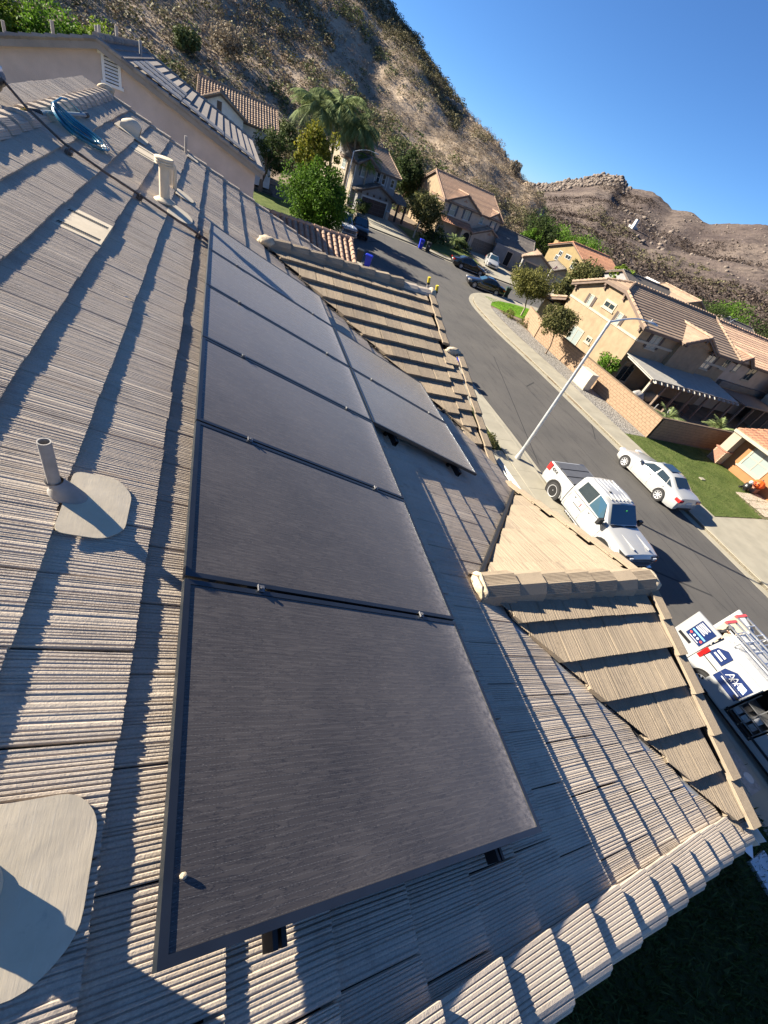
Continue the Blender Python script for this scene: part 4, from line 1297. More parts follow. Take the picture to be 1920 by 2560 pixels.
for x, z in ((0.25, 4.95), (dxc + 0.1, 6.12), (9.5 - dxc - 0.1, 6.12), (9.25, 4.95)):
    mb = MB(); mb.bb(x - 0.11, x + 0.11, -0.30, -0.003, z - 0.12, z + 0.12); mb.bb(x - 0.08, x + 0.08, -0.16, -0.003, z - 0.42, z - 0.121); F.part('bracket', mb, M['fascia'])
fr, sd = F.face('-y', 0.0), F.face('+x', 9.5)
mb = MB(); F.rect(mb, fr, 0, 9.5, 3.92, 4.10, -0.01, 0.06); F.part('trim_band', mb, M['trim'])
mb = MB(); F.rect(mb, sd, 0, 12.5, 3.90, 4.08, -0.01, 0.06); F.part('trim_band', mb, M['trim'])
F.window(fr, 2.45, 2.9, 4.16, 4.88, 0.05, M['glass_pale'], 'h', M['shutter'], 0.32)
F.window(fr, 4.42, 5.62, 4.76, 5.10, 0.12, M['glass'], 'v')
F.window(fr, 6.48, 6.94, 4.16, 4.88, 0.05, M['glass_pale'], 'h', M['shutter'], 0.32)
F.window(fr, 2.6, 4.1, 0.9, 2.15, 0.11, M['glass_pale'], 'v')
F.window(fr, 4.92, 5.45, 1.82, 2.12, 0.10, M['glass'], 'v')
F.window(sd, 1.45, 2.45, 3.72, 4.82, 0.06, M['glass_pale'], 'v', M['shutter'], 0.3)
F.window(sd, 5.75, 6.75, 3.52, 4.86, 0.06, M['glass_pale'], 'v', M['shutter'], 0.4)
F.window(sd, 9.05, 10.15, 3.52, 4.84, 0.06, M['glass_pale'], 'v', M['shutter'], 0.3)
F.window(sd, 11.6, 12.25, 3.95, 4.85, 0.05, M['glass'], 'v')
F.window(sd, 0.7, 2.0, 0.7, 2.2, 0.10, M['glass'], 'v')
F.box(9.5, 9.85, 4.5, 8.6, 0, 5.12)
F.gable('dormer_roof', 9.0 - 2.2, 10.0, 4.45, 8.65, 5.05, 0.86, 'x', 0.28, 0, M['tan_tile'], True)
for y in (4.75, 6.55, 8.3):
    mb = MB(); mb.bb(9.98, 10.25, y - 0.09, y + 0.09, 4.72 if y != 6.55 else 5.45, 5.02 if y != 6.55 else 5.75); F.part('bracket', mb, M['fascia'])
# single storey end
F.box(-3.3, -0.002, 0.15, 8, 0, 2.55)
mb = MB(); slope(mb, (-3.65, -0.25, 2.55), (-3.65, 8.3, 2.55), (0.0, 8.3, 3.75), (0.0, -0.25, 3.75), 0.36); lr = F.part('low_roof', mb, M['tan_tile'])
mb = MB(); mb.prism([(-3.65, -0.25, 2.5), (0, -0.25, 3.7), (0, -0.25, 3.5), (-3.65, -0.25, 2.3)], (0, 0.05, 0)); F.part('fascia', mb, M['fascia'], lr)
mb = MB(); caps(mb, (-3.65, -0.25, 2.55), (0, -0.25, 3.75)); F.part('ridge_caps', mb, M['tan_tile'], lr)
mb = MB(); mb.tube([(-3.5, -0.1, 2.3), (-3.3, 0.08, 2.1), (-3.3, 0.08, 0.1)], 0.05, 6); F.part('downpipe', mb, M['trim'])
# patio cover
M['patio_white'] = pm('weathered_white_boards', (0.33, 0.315, 0.275), 0.7, 0.14, 2.5)
M['post'] = pm('patio_post', (0.17, 0.125, 0.095), 0.8)
mb = MB(); mb.add([(9.52, 0.05, 2.90), (9.52, 11.6, 2.90), (13.1, 11.6, 2.52), (13.1, 0.05, 2.52), (9.52, 0.05, 2.85), (9.52, 11.6, 2.85), (13.1, 11.6, 2.47), (13.1, 0.05, 2.47)], [(0, 1, 2, 3), (7, 6, 5, 4), (3, 2, 6, 7), (0, 3, 7, 4), (1, 5, 6, 2)])
pc = F.part('patio_roof', mb, M['patio_white'])
for k in range(17):
    y = 0.25 + k * 0.7
    mb = MB(); mb.prism([(9.6, y - 0.035, 2.84), (13.3, y - 0.035, 2.46), (13.42, y - 0.035, 2.36), (13.3, y - 0.035, 2.28), (9.6, y - 0.035, 2.66)], (0, 0.07, 0)); F.part('rafter', mb, M['patio_white'], pc)
for k in range(14):
    x = 9.7 + k * 0.26
    mb = MB(); mb.add([(x, 0.1, 2.915 - (x - 9.52) * 0.106), (x, 11.5, 2.915 - (x - 9.52) * 0.106), (x + 0.018, 11.5, 2.913 - (x - 9.52) * 0.106), (x + 0.018, 0.1, 2.913 - (x - 9.52) * 0.106)], [(0, 1, 2, 3)]); F.part('board_seam', mb, M['lead'], pc)
mb = MB(); mb.bb(12.9, 12.98, 0.1, 11.55, 2.20, 2.42); F.part('beam', mb, M['post'], pc)
for k in range(7):
    y = 0.25 + k * 1.88
    mb = MB(); mb.bb(12.85, 13.01, y - 0.08, y + 0.08, 0, 2.2); F.part('post', mb, M['trim'] if k == 0 else M['post'], pc)
F.done()
# --- neighbour behind it with barrel tiles
K = House('barrel_roof_house', 'taupe house with orange barrel tile roof adjoining the tan house', (44.0, 35.6), R(-90), M['s_taupe'], M['trim'], M['terracotta'])
K.box(0, 9.3, 0, 16, 0, 5.0)
K.gable('roof', 0, 9.3, 0.3, 16, 5.0, 1.75, 'y', 0.3, 0.30, M['terracotta'])
sd = K.face('+x', 9.3)
K.window(sd, 1.1, 1.7, 4.0, 4.8, 0.05, M['glass_pale'], 'h'); K.window(sd, 3.4, 4.5, 3.6, 4.75, 0.06, M['glass'], 'v'); K.window(sd, 9.0, 10.0, 3.6, 4.75, 0.06, M['glass'], 'v')
K.gable('dormer_roof', 7.3, 9.7, 0.25, 2.4, 4.95, 0.6, 'x', 0.2, 0.30, M['terracotta'])
mb = MB(); K.rect(mb, sd, 0.5, 15, 2.5, 3.0, -0.01, 0.4); K.part('lean_to_roof', mb, M['grey_tile'])
mb = MB(); mb.bb(9.8, 13.2, 0.2, 9.0, 2.35, 2.45); K.part('lattice_roof', mb, M['post'])
for k in range(6):
    mb = MB(); mb.bb(12.9, 13.05, 0.4 + k * 1.7, 0.52 + k * 1.7, 0, 2.35); K.part('post', mb, M['post'])
K.done()
H2 = House('cream_side_house', 'cream walled house at the picture edge past the dark lattice patio', (51.0, 25.2), R(-90), M['s_cream'], M['trim'], M['terracotta'])
H2.box(0, 9, 0, 9, 0, 5.0); H2.gable('roof', 0, 9, 0, 9, 5.0, 1.6, 'y', 0.35, 0.3, M['terracotta'])
f_ = H2.face('-y', 0); mb = MB(); H2.rect(mb, f_, 0, 9, 2.9, 3.1, -0.01, 0.06); H2.part('trim_band', mb, M['trim']); H2.window(f_, 3, 4.2, 3.6, 4.6, 0.08); H2.done()
# --- orange house with the white framed window
Gh = House('orange_house', 'orange stucco house with big white framed window and brick pier', (34.3, 15.9), R(-90), M['s_orange'], M['trim'], M['terracotta_red'])
Gh.box(0.3, 12, 0, 8, 0, 2.75)
mb = MB(); slope(mb, (-0.35, -0.75, 2.62), (12.3, -0.75, 2.62), (12.3, 4.0, 4.35), (1.6, 4.0, 4.35), 0.36, 0.30); r_ = Gh.part('roof', mb, M['terracotta_red'])
mb = MB(); mb.bb(-0.4, 12.3, -0.83, -0.75, 2.42, 2.62); mb.bb(-0.4, -0.34, -0.75, 1.2, 2.42, 2.62); Gh.part('fascia', mb, M['trim'], r_)
mb = MB(); slope(mb, (-0.35, -0.75, 2.62), (-0.35, 8.0, 2.62), (1.6, 5.0, 4.35), (1.6, 4.0, 4.35), 0.36, 0.30); Gh.part('roof', mb, M['terracotta_red'])
f_ = Gh.face('-y', 0)
Gh.window(f_, 1.25, 2.7, 0.95, 2.25, 0.13, M['glass_pale'], '+'); Gh.window(f_, 6.0, 7.2, 0.95, 2.25, 0.13, M['glass_pale'], '+')
M['brick_red'] = pm('red_brick', (0.30, 0.145, 0.095), 0.9, 0.2, 6, 0.3, 60, island=0.2)
mb = MB(); mb.bb(-0.35, 0.29, -0.72, 0.35, 1.16, 2.42); Gh.part('beige_pier', mb, M['s_cream'])
pier = Gh.part('brick_pier', MB().bb(-0.42, 0.36, -0.79, 0.41, 0, 1.10), M['mortar'])
for k in range(13):
    z = 0.14 + k * 0.075
    for j in range(5):
        mb = MB(); x = -0.44 + (j + 0.5 * (k % 2)) * 0.165
        if x + 0.155 > 0.40: continue
        mb.bb(x, x + 0.155, -0.81, -0.75, z, z + 0.062); Gh.part('brick', mb, M['brick_red'], pier)
    for j in range(7):
        mb = MB(); y = -0.80 + (j + 0.5 * (k % 2)) * 0.17
        if y + 0.16 > 0.42: continue
        mb.bb(-0.45, -0.40, y, y + 0.16, z, z + 0.062); Gh.part('brick', mb, M['brick_red'], pier)
mb = MB(); mb.bb(-0.5, 0.44, -0.87, 0.45, 1.10, 1.16); Gh.part('pier_cap', mb, M['brick_red'])
Gh.done()
# --- block wall of the tan house
M['block'] = pm('tan_block', (0.235, 0.160, 0.10), 0.93, 0.12, 4, 0.35, 50, island=0.16)
M['joint'] = pm('block_joint', (0.11, 0.078, 0.05), 0.95)
def block_wall(label, a, b, hgt, wdt, name='block_wall', limit=150, lb=0.41, hb=0.2):
    a, b = Vector((a[0], a[1], 0)), Vector((b[0], b[1], 0)); d = (b - a); L = d.length; ang = math.atan2(d.y, d.x)
    t = thing(name, label, 'wall', (a.x, a.y, 0), ang)
    mb = MB(); mb.bb(0, L, -wdt / 2 + 0.012, wdt / 2 - 0.012, 0.0, hgt - 0.02); core = mb.build('core', M['joint'], t)
    rows = int(hgt / hb); me = MB().bb(0, lb - 0.02, -wdt / 2, wdt / 2, 0, hb - 0.02).mesh('block'); me.materials.append(M['block'])
    mh = MB().bb(0, lb / 2 - 0.02, -wdt / 2, wdt / 2, 0, hb - 0.02).mesh('block'); mh.materials.append(M['block'])
    n = 0; restmb = MB()
    for r in range(rows - 1, -1, -1):
        x = 0.0
        if r % 2:
            o = link('block', mh, None, core); o.location = (0, 0, r * hb); x = lb / 2; n += 1
        while x < L - 0.05:
            ln = min(lb, L - x)
            if ln > lb * 0.6 and n < limit:
                o = link('block', me, None, core); o.location = (x, random.uniform(-.003, .003), r * hb); n += 1
                if ln < lb: o.scale = (ln / lb, 1, 1)
            else: restmb.bb(x, x + ln - 0.012, -wdt / 2, wdt / 2, r * hb, r * hb + hb - 0.012)
            x += lb
    if restmb.v:
        o = restmb.build('blocks', M['block'], core); o['kind'] = 'stuff'
    n = int(L / 0.41)
    for k in range(n):
        mb = MB(); mb.bb(k * L / n + 0.005, (k + 1) * L / n - 0.005, -wdt / 2 - 0.025, wdt / 2 + 0.025, rows * hb, rows * hb + 0.06); mb.build('coping', M['block'], t)
    return t
block_wall('tan block garden wall along the gravel strip, sunlit', (28.1, 17.55), (28.1, 33.2), 1.75, 0.2, limit=295)
block_wall('shaded tan block wall returning beside the lawn', (28.21, 17.62), (36.6, 17.75), 1.75, 0.2, limit=150)
block_wall('tan block wall end curving in by the corner trees', (28.1, 33.3), (29.4, 37.6), 1.6, 0.2, limit=80)
block_wall('short tan block return by the orange house', (36.6, 17.64), (36.9, 15.9), 1.75, 0.2, limit=40)
# --- craftsman house B
B = House('craftsman_house', 'grey craftsman house with brown garage door and small gables, beside the palms', HB[0], math.atan2(0.298, 0.955), M['s_grey'], M['white_paint'], M['grey_tile'])
B.box(-2.6, 4.6, 1.3, 11.5, 0, 5.4); B.box(-2.1, 3.9, 0, 1.31, 0, 2.6)
B.gable('roof', -2.6, 4.6, 1.3, 11.5, 5.35, 2.1, 'x', 0.4, 0, M['tan_tile'])
B.gable('gable_roof', -2.55, 0.7, 0.9, 5.5, 5.30, 0.85, 'y', 0.3, 0, M['grey_tile'])
B.gable('garage_roof', -2.2, 4.0, -0.1, 2.6, 2.6, 1.15, 'y', 0.3, 0, M['grey_tile'], rake=M['timber'])
f0, f1 = B.face('-y', 0.0), B.face('-y', 1.3)
B.garage(f0, -1.35, 2.95, 1.95, M['garage_brown'])
for k in range(6):
    mb = MB(); mb.bb(-1.9 + k * 1.1, -1.72 + k * 1.1, -0.28, -0.1, 2.28, 2.5); B.part('bracket', mb, M['timber'])
B.window(f1, -1.55, -0.85, 3.95, 5.0, 0.08, M['glass_pale'], 'h', M['shutter_blue'], 0.25)
B.window(f1, 1.0, 1.5, 3.9, 5.0, 0.08, M['glass'], 'h'); B.window(f1, 2.0, 2.5, 3.9, 5.0, 0.08, M['glass'], 'h'); B.window(f1, 3.6, 4.1, 3.9, 4.7, 0.08, M['glass'], 'h')
for x in (-2.6, 0.7, 2.95): mb = MB(); B.rect(mb, f1, x - 0.05, x + 0.05, 2.9, 5.3, -0.01, 0.05); B.part('corner_board', mb, M['white_paint'])
mb = MB(); slope(mb, (3.9, -0.2, 2.4), (6.9, -0.2, 2.4), (6.9, 2.4, 3.3), (3.9, 2.4, 3.3)); B.part('porch_roof', mb, M['grey_tile'])
for x in (5.2, 6.6): mb = MB(); mb.bb(x - 0.12, x + 0.12, 0.1, 0.34, 0, 2.4); B.part('porch_post', mb, M['timber'])
for x in (-1.75, 3.4):
    mb = MB(); mb.bb(x - 0.26, x + 0.26, -0.26, -0.002, 0, 1.1); q = B.part('stone_pier', mb, M['s_taupe'])
    mb = MB(); mb.bb(x - 0.32, x + 0.32, -0.32, -0.002, 1.1, 1.22); B.part('pier_cap', mb, M['white_paint'], q)
B.done()
mb = MB(); mb.bb(-2.66, -2.602, 1.5, 11.2, 0, 5.3); B.part('side_wall', mb, M['s_cream'])
fs = B.face('-x', -2.66); B.window(fs, 4.0, 4.8, 3.9, 4.9, 0.08, M['glass_pale'], 'h'); B.window(fs, 7.0, 8.2, 0.9, 2.1, 0.08, M['glass_pale'], 'v')
# --- terracotta house C
Ch = House('terracotta_house', 'taupe and yellow two storey house with terracotta barrel roof and arched entry', HC[0], R(4.5), M['s_taupe'], M['s_taupe'], M['terracotta'])
Ch.box(-6.2, 4.9, 1.6, 13.1, 0, 5.2); Ch.box(-0.5, 5.7, 0, 1.61, 0, 2.5)
Ch.gable('roof', -6.2, 4.9, 1.6, 13.1, 5.2, 2.55, 'x', 0.35, 0.3, M['terracotta'])
Ch.gable('gable_roof', -6.2, 0.5, 1.45, 6.5, 5.05, 1.55, 'y', 0.25, 0.3, M['terracotta'])
Ch.gable('gable_roof', 2.4, 4.9, 1.45, 4.5, 5.15, 0.85, 'y', 0.25, 0.3, M['terracotta'])
Ch.gable('garage_roof', -0.5, 5.7, 0, 3.0, 2.5, 1.3, 'y', 0.3, 0.3, M['terracotta'])
mb = MB(); slope(mb, (-6.5, -0.1, 2.55), (-0.6, -0.1, 2.55), (-0.6, 1.6, 3.25), (-6.5, 1.6, 3.25), 0.34, 0.3); Ch.part('porch_roof', mb, M['terracotta_red'])
Ch.done()
mb = MB(); mb.bb(-6.26, -6.202, 1.7, 13.0, 0, 5.15); mb.prism([(-6.26, 1.7, 5.15), (-6.26, 13.0, 5.15), (-6.26, 7.35, 7.65)], (0.05, 0, 0)); Ch.part('side_wall', mb, M['s_tan'])
f0, f1 = Ch.face('-y', 0.0), Ch.face('-y', 1.6)
Ch.garage(f0, 0.1, 4.9, 1.95, M['garage_tan'])
Ch.window(f1, -4.95, -4.0, 3.5, 4.8, 0.05, M['glass_pale'], 'h', M['shutter_blue'], 0.35, fm=M['white_paint'])
Ch.window(f1, -2.2, -1.3, 3.6, 4.75, 0.05, M['glass_pale'], 'v', M['shutter_blue'], 0.3, fm=M['white_paint'])
Ch.window(f1, 0.9, 1.5, 3.9, 4.7, 0.05, M['glass_pale'], 'h', fm=M['white_paint'])
Ch.window(f1, 3.3, 4.0, 3.6, 4.7, 0.05, M['glass_pale'], 'h', M['shutter_blue'], 0.25, fm=M['white_paint'])
mb = MB(); arch_ = [(-1.9, 0.1), (-0.7, 0.1), (-0.7, 1.7)] + [(-1.3 + 0.6 * math.cos(q), 1.7 + 0.55 * math.sin(q)) for q in [math.pi * k / 10 for k in range(11)]] + [(-1.9, 1.7)]
mb.prism([Ch.face('-y', 0.2)(u, z, 0) for u, z in arch_], (0, -0.02, 0)); Ch.part('entry_arch', mb, M['dark'])
mb = MB(); mb.bb(-2.4, -0.51, 0.2, 1.6, 0, 2.5); Ch.part('porch_wall', mb, M['s_taupe'])
for dx, dz in ((-2.85, 5.85), (-3.05, 5.7), (-2.65, 5.7), (2.6, 3.15), (2.4, 3.0), (2.8, 3.0)):
    mb = MB(); mb.lathe([(0, 0.0), (0.09, 0.0), (0.09, 0.04)], 10, (dx, 1.42 if dz > 4 else -0.04, dz), Matrix.Rotation(R(90), 3, 'X')); Ch.part('vent_tile', mb, M['terracotta_red'])
fs = Ch.face('-x', -6.26); Ch.window(fs, 11.4, 12.1, 3.4, 4.6, 0.07, M['glass_pale'], 'h', fm=M['white_paint']); Ch.window(fs, 4.6, 5.4, 3.4, 4.5, 0.07, M['glass'], 'h', fm=M['white_paint'])
# --- grey bungalow D
Dh = House('grey_bungalow', 'low grey house with shingled roof, garage gable and small flag', HD[0], math.atan2(-0.413, 0.911), M['s_grey'], M['s_taupe'], M['grey_tile'])
Dh.box(-5.6, -0.8, 1.5, 12, 0, 2.6); Dh.box(-0.8, 3.8, 0, 8, 0, 2.6); Dh.box(3.8, 7.2, -1.5, 8, 0, 2.5)
Dh.gable('roof', -5.6, 0.6, 2.0, 12, 2.6, 1.75, 'x', 0.35, 0, M['grey_tile'])
Dh.gable('garage_roof', -0.8, 3.8, 0, 6, 2.6, 1.0, 'y', 0.3, 0, M['tan_tile'])
Dh.gable('gable_roof', 4.2, 7.2, -1.5, 6, 2.5, 0.8, 'y', 0.3, 0, M['grey_tile'])
f0, f1, f2 = Dh.face('-y', 0), Dh.face('-y', 1.5), Dh.face('-y', -1.5)
Dh.garage(f0, -0.3, 3.3, 2.0, M['shutter_blue'], M['s_taupe']); Dh.window(f2, 5.1, 6.2, 0.9, 2.2, 0.1, M['glass_pale'], 'v'); Dh.window(f1, -3.4, -2.5, 0.2, 2.1, 0.1, M['dark'], None, sill=False)
mb = MB(); mb.tube([(4.0, -0.2, 2.2), (4.4, -0.9, 3.3)], 0.02, 6); q = Dh.part('flag_pole', mb, M['white_paint'])
M['flag_red'] = pm('flag_red', (0.45, 0.03, 0.03), 0.8); M['flag_white'] = pm('flag_white', (0.7, 0.7, 0.7), 0.8)
for k in range(6):
    mb = MB(); a = 0.1 * k; mb.add([(4.38 - 0.28 * .12 * k, -0.86 + .06 * k, 3.25 - a), (4.38 - 0.28 * .12 * (k + 1), -0.86 + .06 * (k + 1), 3.25 - a - 0.1), (4.75 - 0.05 * k, -0.6, 2.95 - a), (4.75 - 0.05 * k, -0.6, 3.05 - a)], [(0, 1, 2, 3)]); Dh.part('flag_stripe', mb, M['flag_red'] if k % 2 else M['flag_white'], q)
for x, y in ((-3.9, 4.4), (1.4, 2.6), (-2.0, 5.2)):
    mb = MB(); mb.bb(x - 0.25, x + 0.25, y - 0.2, y + 0.2, 2.7 + 0.29 * (y - 2) + 0.05, 2.85 + 0.29 * (y - 2)); Dh.part('roof_vent', mb, M['flash'])
Dh.done()
# --- yellow house E
E_ = House('yellow_house', 'yellow two storey house with red tile roof and small windows behind the grey bungalow', (56.8, 76.5), R(-75), M['s_yellow'], M['white_paint'], M['terracotta_red'])
E_.box(0, 8.6, 0, 12, 0, 4.7)
E_.gable('roof', 0, 8.6, 0, 12, 4.7, 1.75, 'y', 0.35, 0.3, M['terracotta_red'])
f0 = E_.face('-y', 0)
for u in ((2.55, 3.2, 3.9, 4.5), (4.2, 5.3, 4.0, 4.5), (6.2, 6.9, 3.1, 3.9), (2.2, 2.8, 3.1, 3.7)): E_.window(f0, *u, 0.08, M['glass'], 'v', sill=False)
E_.box(-0.9, -0.002, 1.5, 2.7, 0, 5.6); E_.done()
# --- pinkish neighbour with its gable wall towards us
Nb = House('pink_gable_house', 'pinkish stucco house with broad gable wall and white louvre vent, beside our roof', (1.65, 24.0), 0, M['s_pink'], M['white_paint'], M['tile_far'])
Nb.box(-11.2, 0, 0, 11, 0, 6.1)
Nb.gable('roof', -11.2, 0, 0, 11, 6.1, 1.87, 'y', 0.35, 0, M['tile_far'], rake=M['tile_far'])
f0 = Nb.face('-y', 0)
mb = MB()
vx, vz0, vz1 = -5.25, 6.95, 7.65
Nb.rect(mb, f0, vx - 0.30, vx - 0.21, vz0, vz1, 0, 0.06); Nb.rect(mb, f0, vx + 0.21, vx + 0.30, vz0, vz1, 0, 0.06); Nb.rect(mb, f0, vx - 0.40, vx + 0.40, vz1, vz1 + 0.1, 0, 0.08); Nb.rect(mb, f0, vx - 0.36, vx + 0.36, vz0 - 0.09, vz0, 0, 0.08)
gv = Nb.part('gable_vent', mb, M['vent_white'])
mb = MB(); Nb.rect(mb, f0, vx - 0.21, vx + 0.21, vz0, vz1, -0.02, 0.012); Nb.part('vent_backing', mb, M['dark'], gv)
for k in range(7):
    z = vz0 + 0.03 + k * 0.095
    mb = MB(); mb.prism([f0(vx - 0.21, z, 0.045), f0(vx - 0.21, z + 0.055, 0.014), f0(vx - 0.21, z + 0.066, 0.014), f0(vx - 0.21, z + 0.011, 0.05)], (0.42, 0, 0)); Nb.part('louvre', mb, M['vent_white'], gv)
# roof pipes and its own panels
for x, y in ((-7.6, 3.0), (-6.4, 5.2), (-5.8, 5.5), (-6.6, 5.7), (-5.0, 6.3), (-9.6, 4.5)):
    z = 6.1 + 1.87 - abs(x + 5.6) / 5.6 * 1.87
    mb = MB(); mb.tube([(x, y, z - 0.1), (x, y, z + 0.55)], 0.06, 8); Nb.part('vent_pipe', mb, M['lead'])
zs = lambda x: 6.1 + 1.87 * (1 - (x + 5.6) / 5.6) + 0.16
def nb_panel(x0, x1, y0, y1):
    mb = MB(); mb.add([(x0, y0, zs(x0)), (x1, y0, zs(x1)), (x1, y1, zs(x1)), (x0, y1, zs(x0)), (x0, y0, zs(x0) - .04), (x1, y0, zs(x1) - .04), (x1, y1, zs(x1) - .04), (x0, y1, zs(x0) - .04)], [(0, 1, 2, 3), (4, 7, 6, 5), (0, 4, 5, 1), (1, 5, 6, 2), (2, 6, 7, 3), (3, 7, 4, 0)])
    return Nb.part('roof_panel', mb, M['nb_pv'])
M['nb_pv'] = pm('pale_panel_glass', (0.30, 0.29, 0.27), 0.25, 0.08, 2, spec=0.7)
for i, (a, b) in enumerate(((-4.6, -3.0), (-2.95, -1.35), (-1.3, 0.0))):
    for j in range(1): nb_panel(a, b, 0.5, 1.6)
nb_panel(-4.6, -3.0, 2.2, 3.3); nb_panel(-4.6, -3.0, 3.9, 5.0)
# low garage wing with barrel tiles in front
zr_, yr_, x1_ = 4.25, 2.0, 5.35
me = MB(); me.loft([[(-0.02 + 0.43 * i, 0.105 * math.cos(q) * (1 + 0.10 * i), 0.085 * math.sin(q) * (1 + 0.10 * i) + 0.02 * i) for q in [math.pi * k / 6 for k in range(7)]] for i in (0, 1)], closed=False, cap=False)
bt = me.mesh('barrel_tile'); bt.materials.append(M['terracotta']); bt.shade_smooth()
mb = MB(); dn = Vector((0, -CT, -ST)); nn = Vector((0, -ST, CT))
pl0 = Vector((0.2, yr_, zr_)); mb.prism([pl0, pl0 + dn * 5.2, pl0 + dn * 5.2 + Vector((x1_ - 0.3, 0, 0)), pl0 + Vector((x1_ - 0.3, 0, 0))], -nn * 0.06)
gw = Nb.part('garage_wing_roof', mb, M['terracotta_red'])
for i in range(17):
    for r in range(14):
        o = link('barrel_tile', bt, None, gw); m = roof_mat(pl0 + Vector((0.25 + 0.302 * i, 0, 0)) + dn * (0.02 + 0.36 * r) + nn * 0.02, dn, Vector((1, 0, 0)), nn); o.matrix_basis = m
for k in range(12):
    mb = MB(); mb.tube([pl0 + Vector((0.44 * k, 0, 0.07)), pl0 + Vector((0.44 * k + 0.47, 0, 0.05))], [0.12, 0.10], 8); Nb.part('ridge_tile', mb, M['terracotta'], gw)
for r in range(14):
    mb = MB(); mb.tube([pl0 + Vector((x1_ - 0.22, 0, 0)) + dn * (0.36 * r) + nn * 0.07, pl0 + Vector((x1_ - 0.22, 0, 0)) + dn * (0.36 * r + 0.4) + nn * 0.10], [0.10, 0.12], 8); Nb.part('rake_tile', mb, M['terracotta'], gw)
Nb.box(0.002, 5.1, -2.4, 6.4, 0, 2.65); Nb.wb.prism([(4.9, -2.4, 2.65), (4.9, 6.4, 2.65), (4.9, yr_, zr_ - 0.15)], (0.18, 0, 0))
mb = MB(); slope(mb, (0.2, 6.8, 2.6), (5.3, 6.8, 2.6), (5.3, yr_, zr_), (0.2, yr_, zr_), 0.36, 0.3); Nb.part('garage_wing_back', mb, M['terracotta'])
Nb.done()
# --- house behind with white gable and brown vent
T3 = House('white_gable_house', 'house with white gable, brown vent and barrel tile hips behind the pink house', (2.4, 62.5), 0, M['s_white'], M['white_paint'], M['terracotta'])
T3.box(-4.6, 3.4, 0, 9, 0, 5.0); T3.gable('roof', -4.2, 3.4, 0, 9, 5.2, 1.75, 'x', 0.35, 0.3, M['tan_tile'])
T3.gable('gable_roof', -4.6, 0, -1.2, 4.5, 5.35, 1.2, 'y', 0.3, 0.3, M['tan_tile']); T3.box(-4.6, 0, -1.2, 0, 0, 5.35)
mb = MB(); mb.bb(-2.6, -2.15, -1.25, -1.19, 5.0, 5.9); T3.part('vent_board', mb, M['fascia']); T3.done()
# --- roofs further along the side street
for i, (loc, ang, w, dp, hh, wl, rf_, lab) in enumerate((
        ((64, 60), -0.05, 11, 9, 4.4, 's_grey', 'grey_tile', 'dark grey house roof beyond the tan house ridge'),
        ((73, 58.5), -0.1, 8, 9, 4.9, 's_tan', 'tan_tile', 'tan gabled house rising behind the tan house ridge'),
        ((101, 66), -0.2, 9, 8, 3.6, 's_grey', 'grey_tile', 'grey flat looking roof between far trees'),
        ((92, 78), 0.2, 7, 8, 3.8, 's_white', 's_white', 'small white house front among far trees'),
        ((104, 50), -0.1, 12, 10, 3.9, 's_tan', 'terracotta_red', 'red roofed house past the far twin lamp'))):
    h = House('far_house', lab, loc, ang, M[wl], M['trim'], M[rf_])
    h.box(0, w, 0, dp, 0, hh); h.gable('roof', 0, w, 0, dp, hh, 1.6, 'y' if i in (1, 3) else 'x', 0.35, 0, M[rf_])
    f_ = h.face('-y', 0); h.window(f_, w * 0.2, w * 0.2 + 0.9, hh - 1.7, hh - 0.7, 0.08); h.window(f_, w * 0.6, w * 0.6 + 0.9, hh - 1.7, hh - 0.7, 0.08)
    fx = h.face('-x', 0); h.window(fx, dp * 0.4, dp * 0.4 + 0.9, hh - 1.7, hh - 0.7, 0.08)
    h.done()
# ------------------------------------------------------------------ vehicles (local: x forward, y left, z up)
def paint(name, col, rough=0.25):
    m, nt, p = base(name)
    n = _noise(nt, wpos(nt), 3, 3)
    nt.links.new(_mix(nt, n, [c * 0.94 for c in col], [min(1, c * 1.03) for c in col]), p.inputs['Base Color'])
    p.inputs['Roughness'].default_value = rough; p.inputs['Coat Weight'].default_value = 0.6; p.inputs['Coat Roughness'].default_value = 0.05
    return m
M['car_white'] = paint('white_car_paint', (0.33, 0.335, 0.33)); M['car_black'] = paint('black_car_paint', (0.012, 0.012, 0.014), 0.15)
M['rim'] = pm('alloy_rim', (0.46, 0.46, 0.47), 0.35, 0.05, 5, metal=0.25)
M['tail'] = glass_mat('tail_lamp_red', (0.35, 0.012, 0.012), 0.1); M['lamp'] = glass_mat('head_lamp', (0.45, 0.46, 0.47), 0.08); M['amber'] = glass_mat('amber_lamp', (0.6, 0.16, 0.01), 0.1)
M['chrome'] = pm('chrome', (0.7, 0.7, 0.7), 0.12, 0.02, 5, metal=1.0)
M['tonneau'] = pm('tonneau_cover', (0.085, 0.088, 0.095), 0.5, 0.08, 3, 0.1, 80)
M['navy'] = pm('navy_vinyl', (0.010, 0.022, 0.085), 0.35, 0.05, 3); M['decal_white'] = pm('white_vinyl', (0.5, 0.51, 0.52), 0.4, 0.02, 3); M['decal_blue'] = pm('sky_blue_vinyl', (0.16, 0.42, 0.72), 0.4, 0.02, 3); M['decal_red'] = pm('red_vinyl', (0.55, 0.07, 0.07), 0.4, 0.02, 3); M['decal_pale'] = pm('pale_blue_vinyl', (0.50, 0.62, 0.80), 0.4, 0.05, 3)
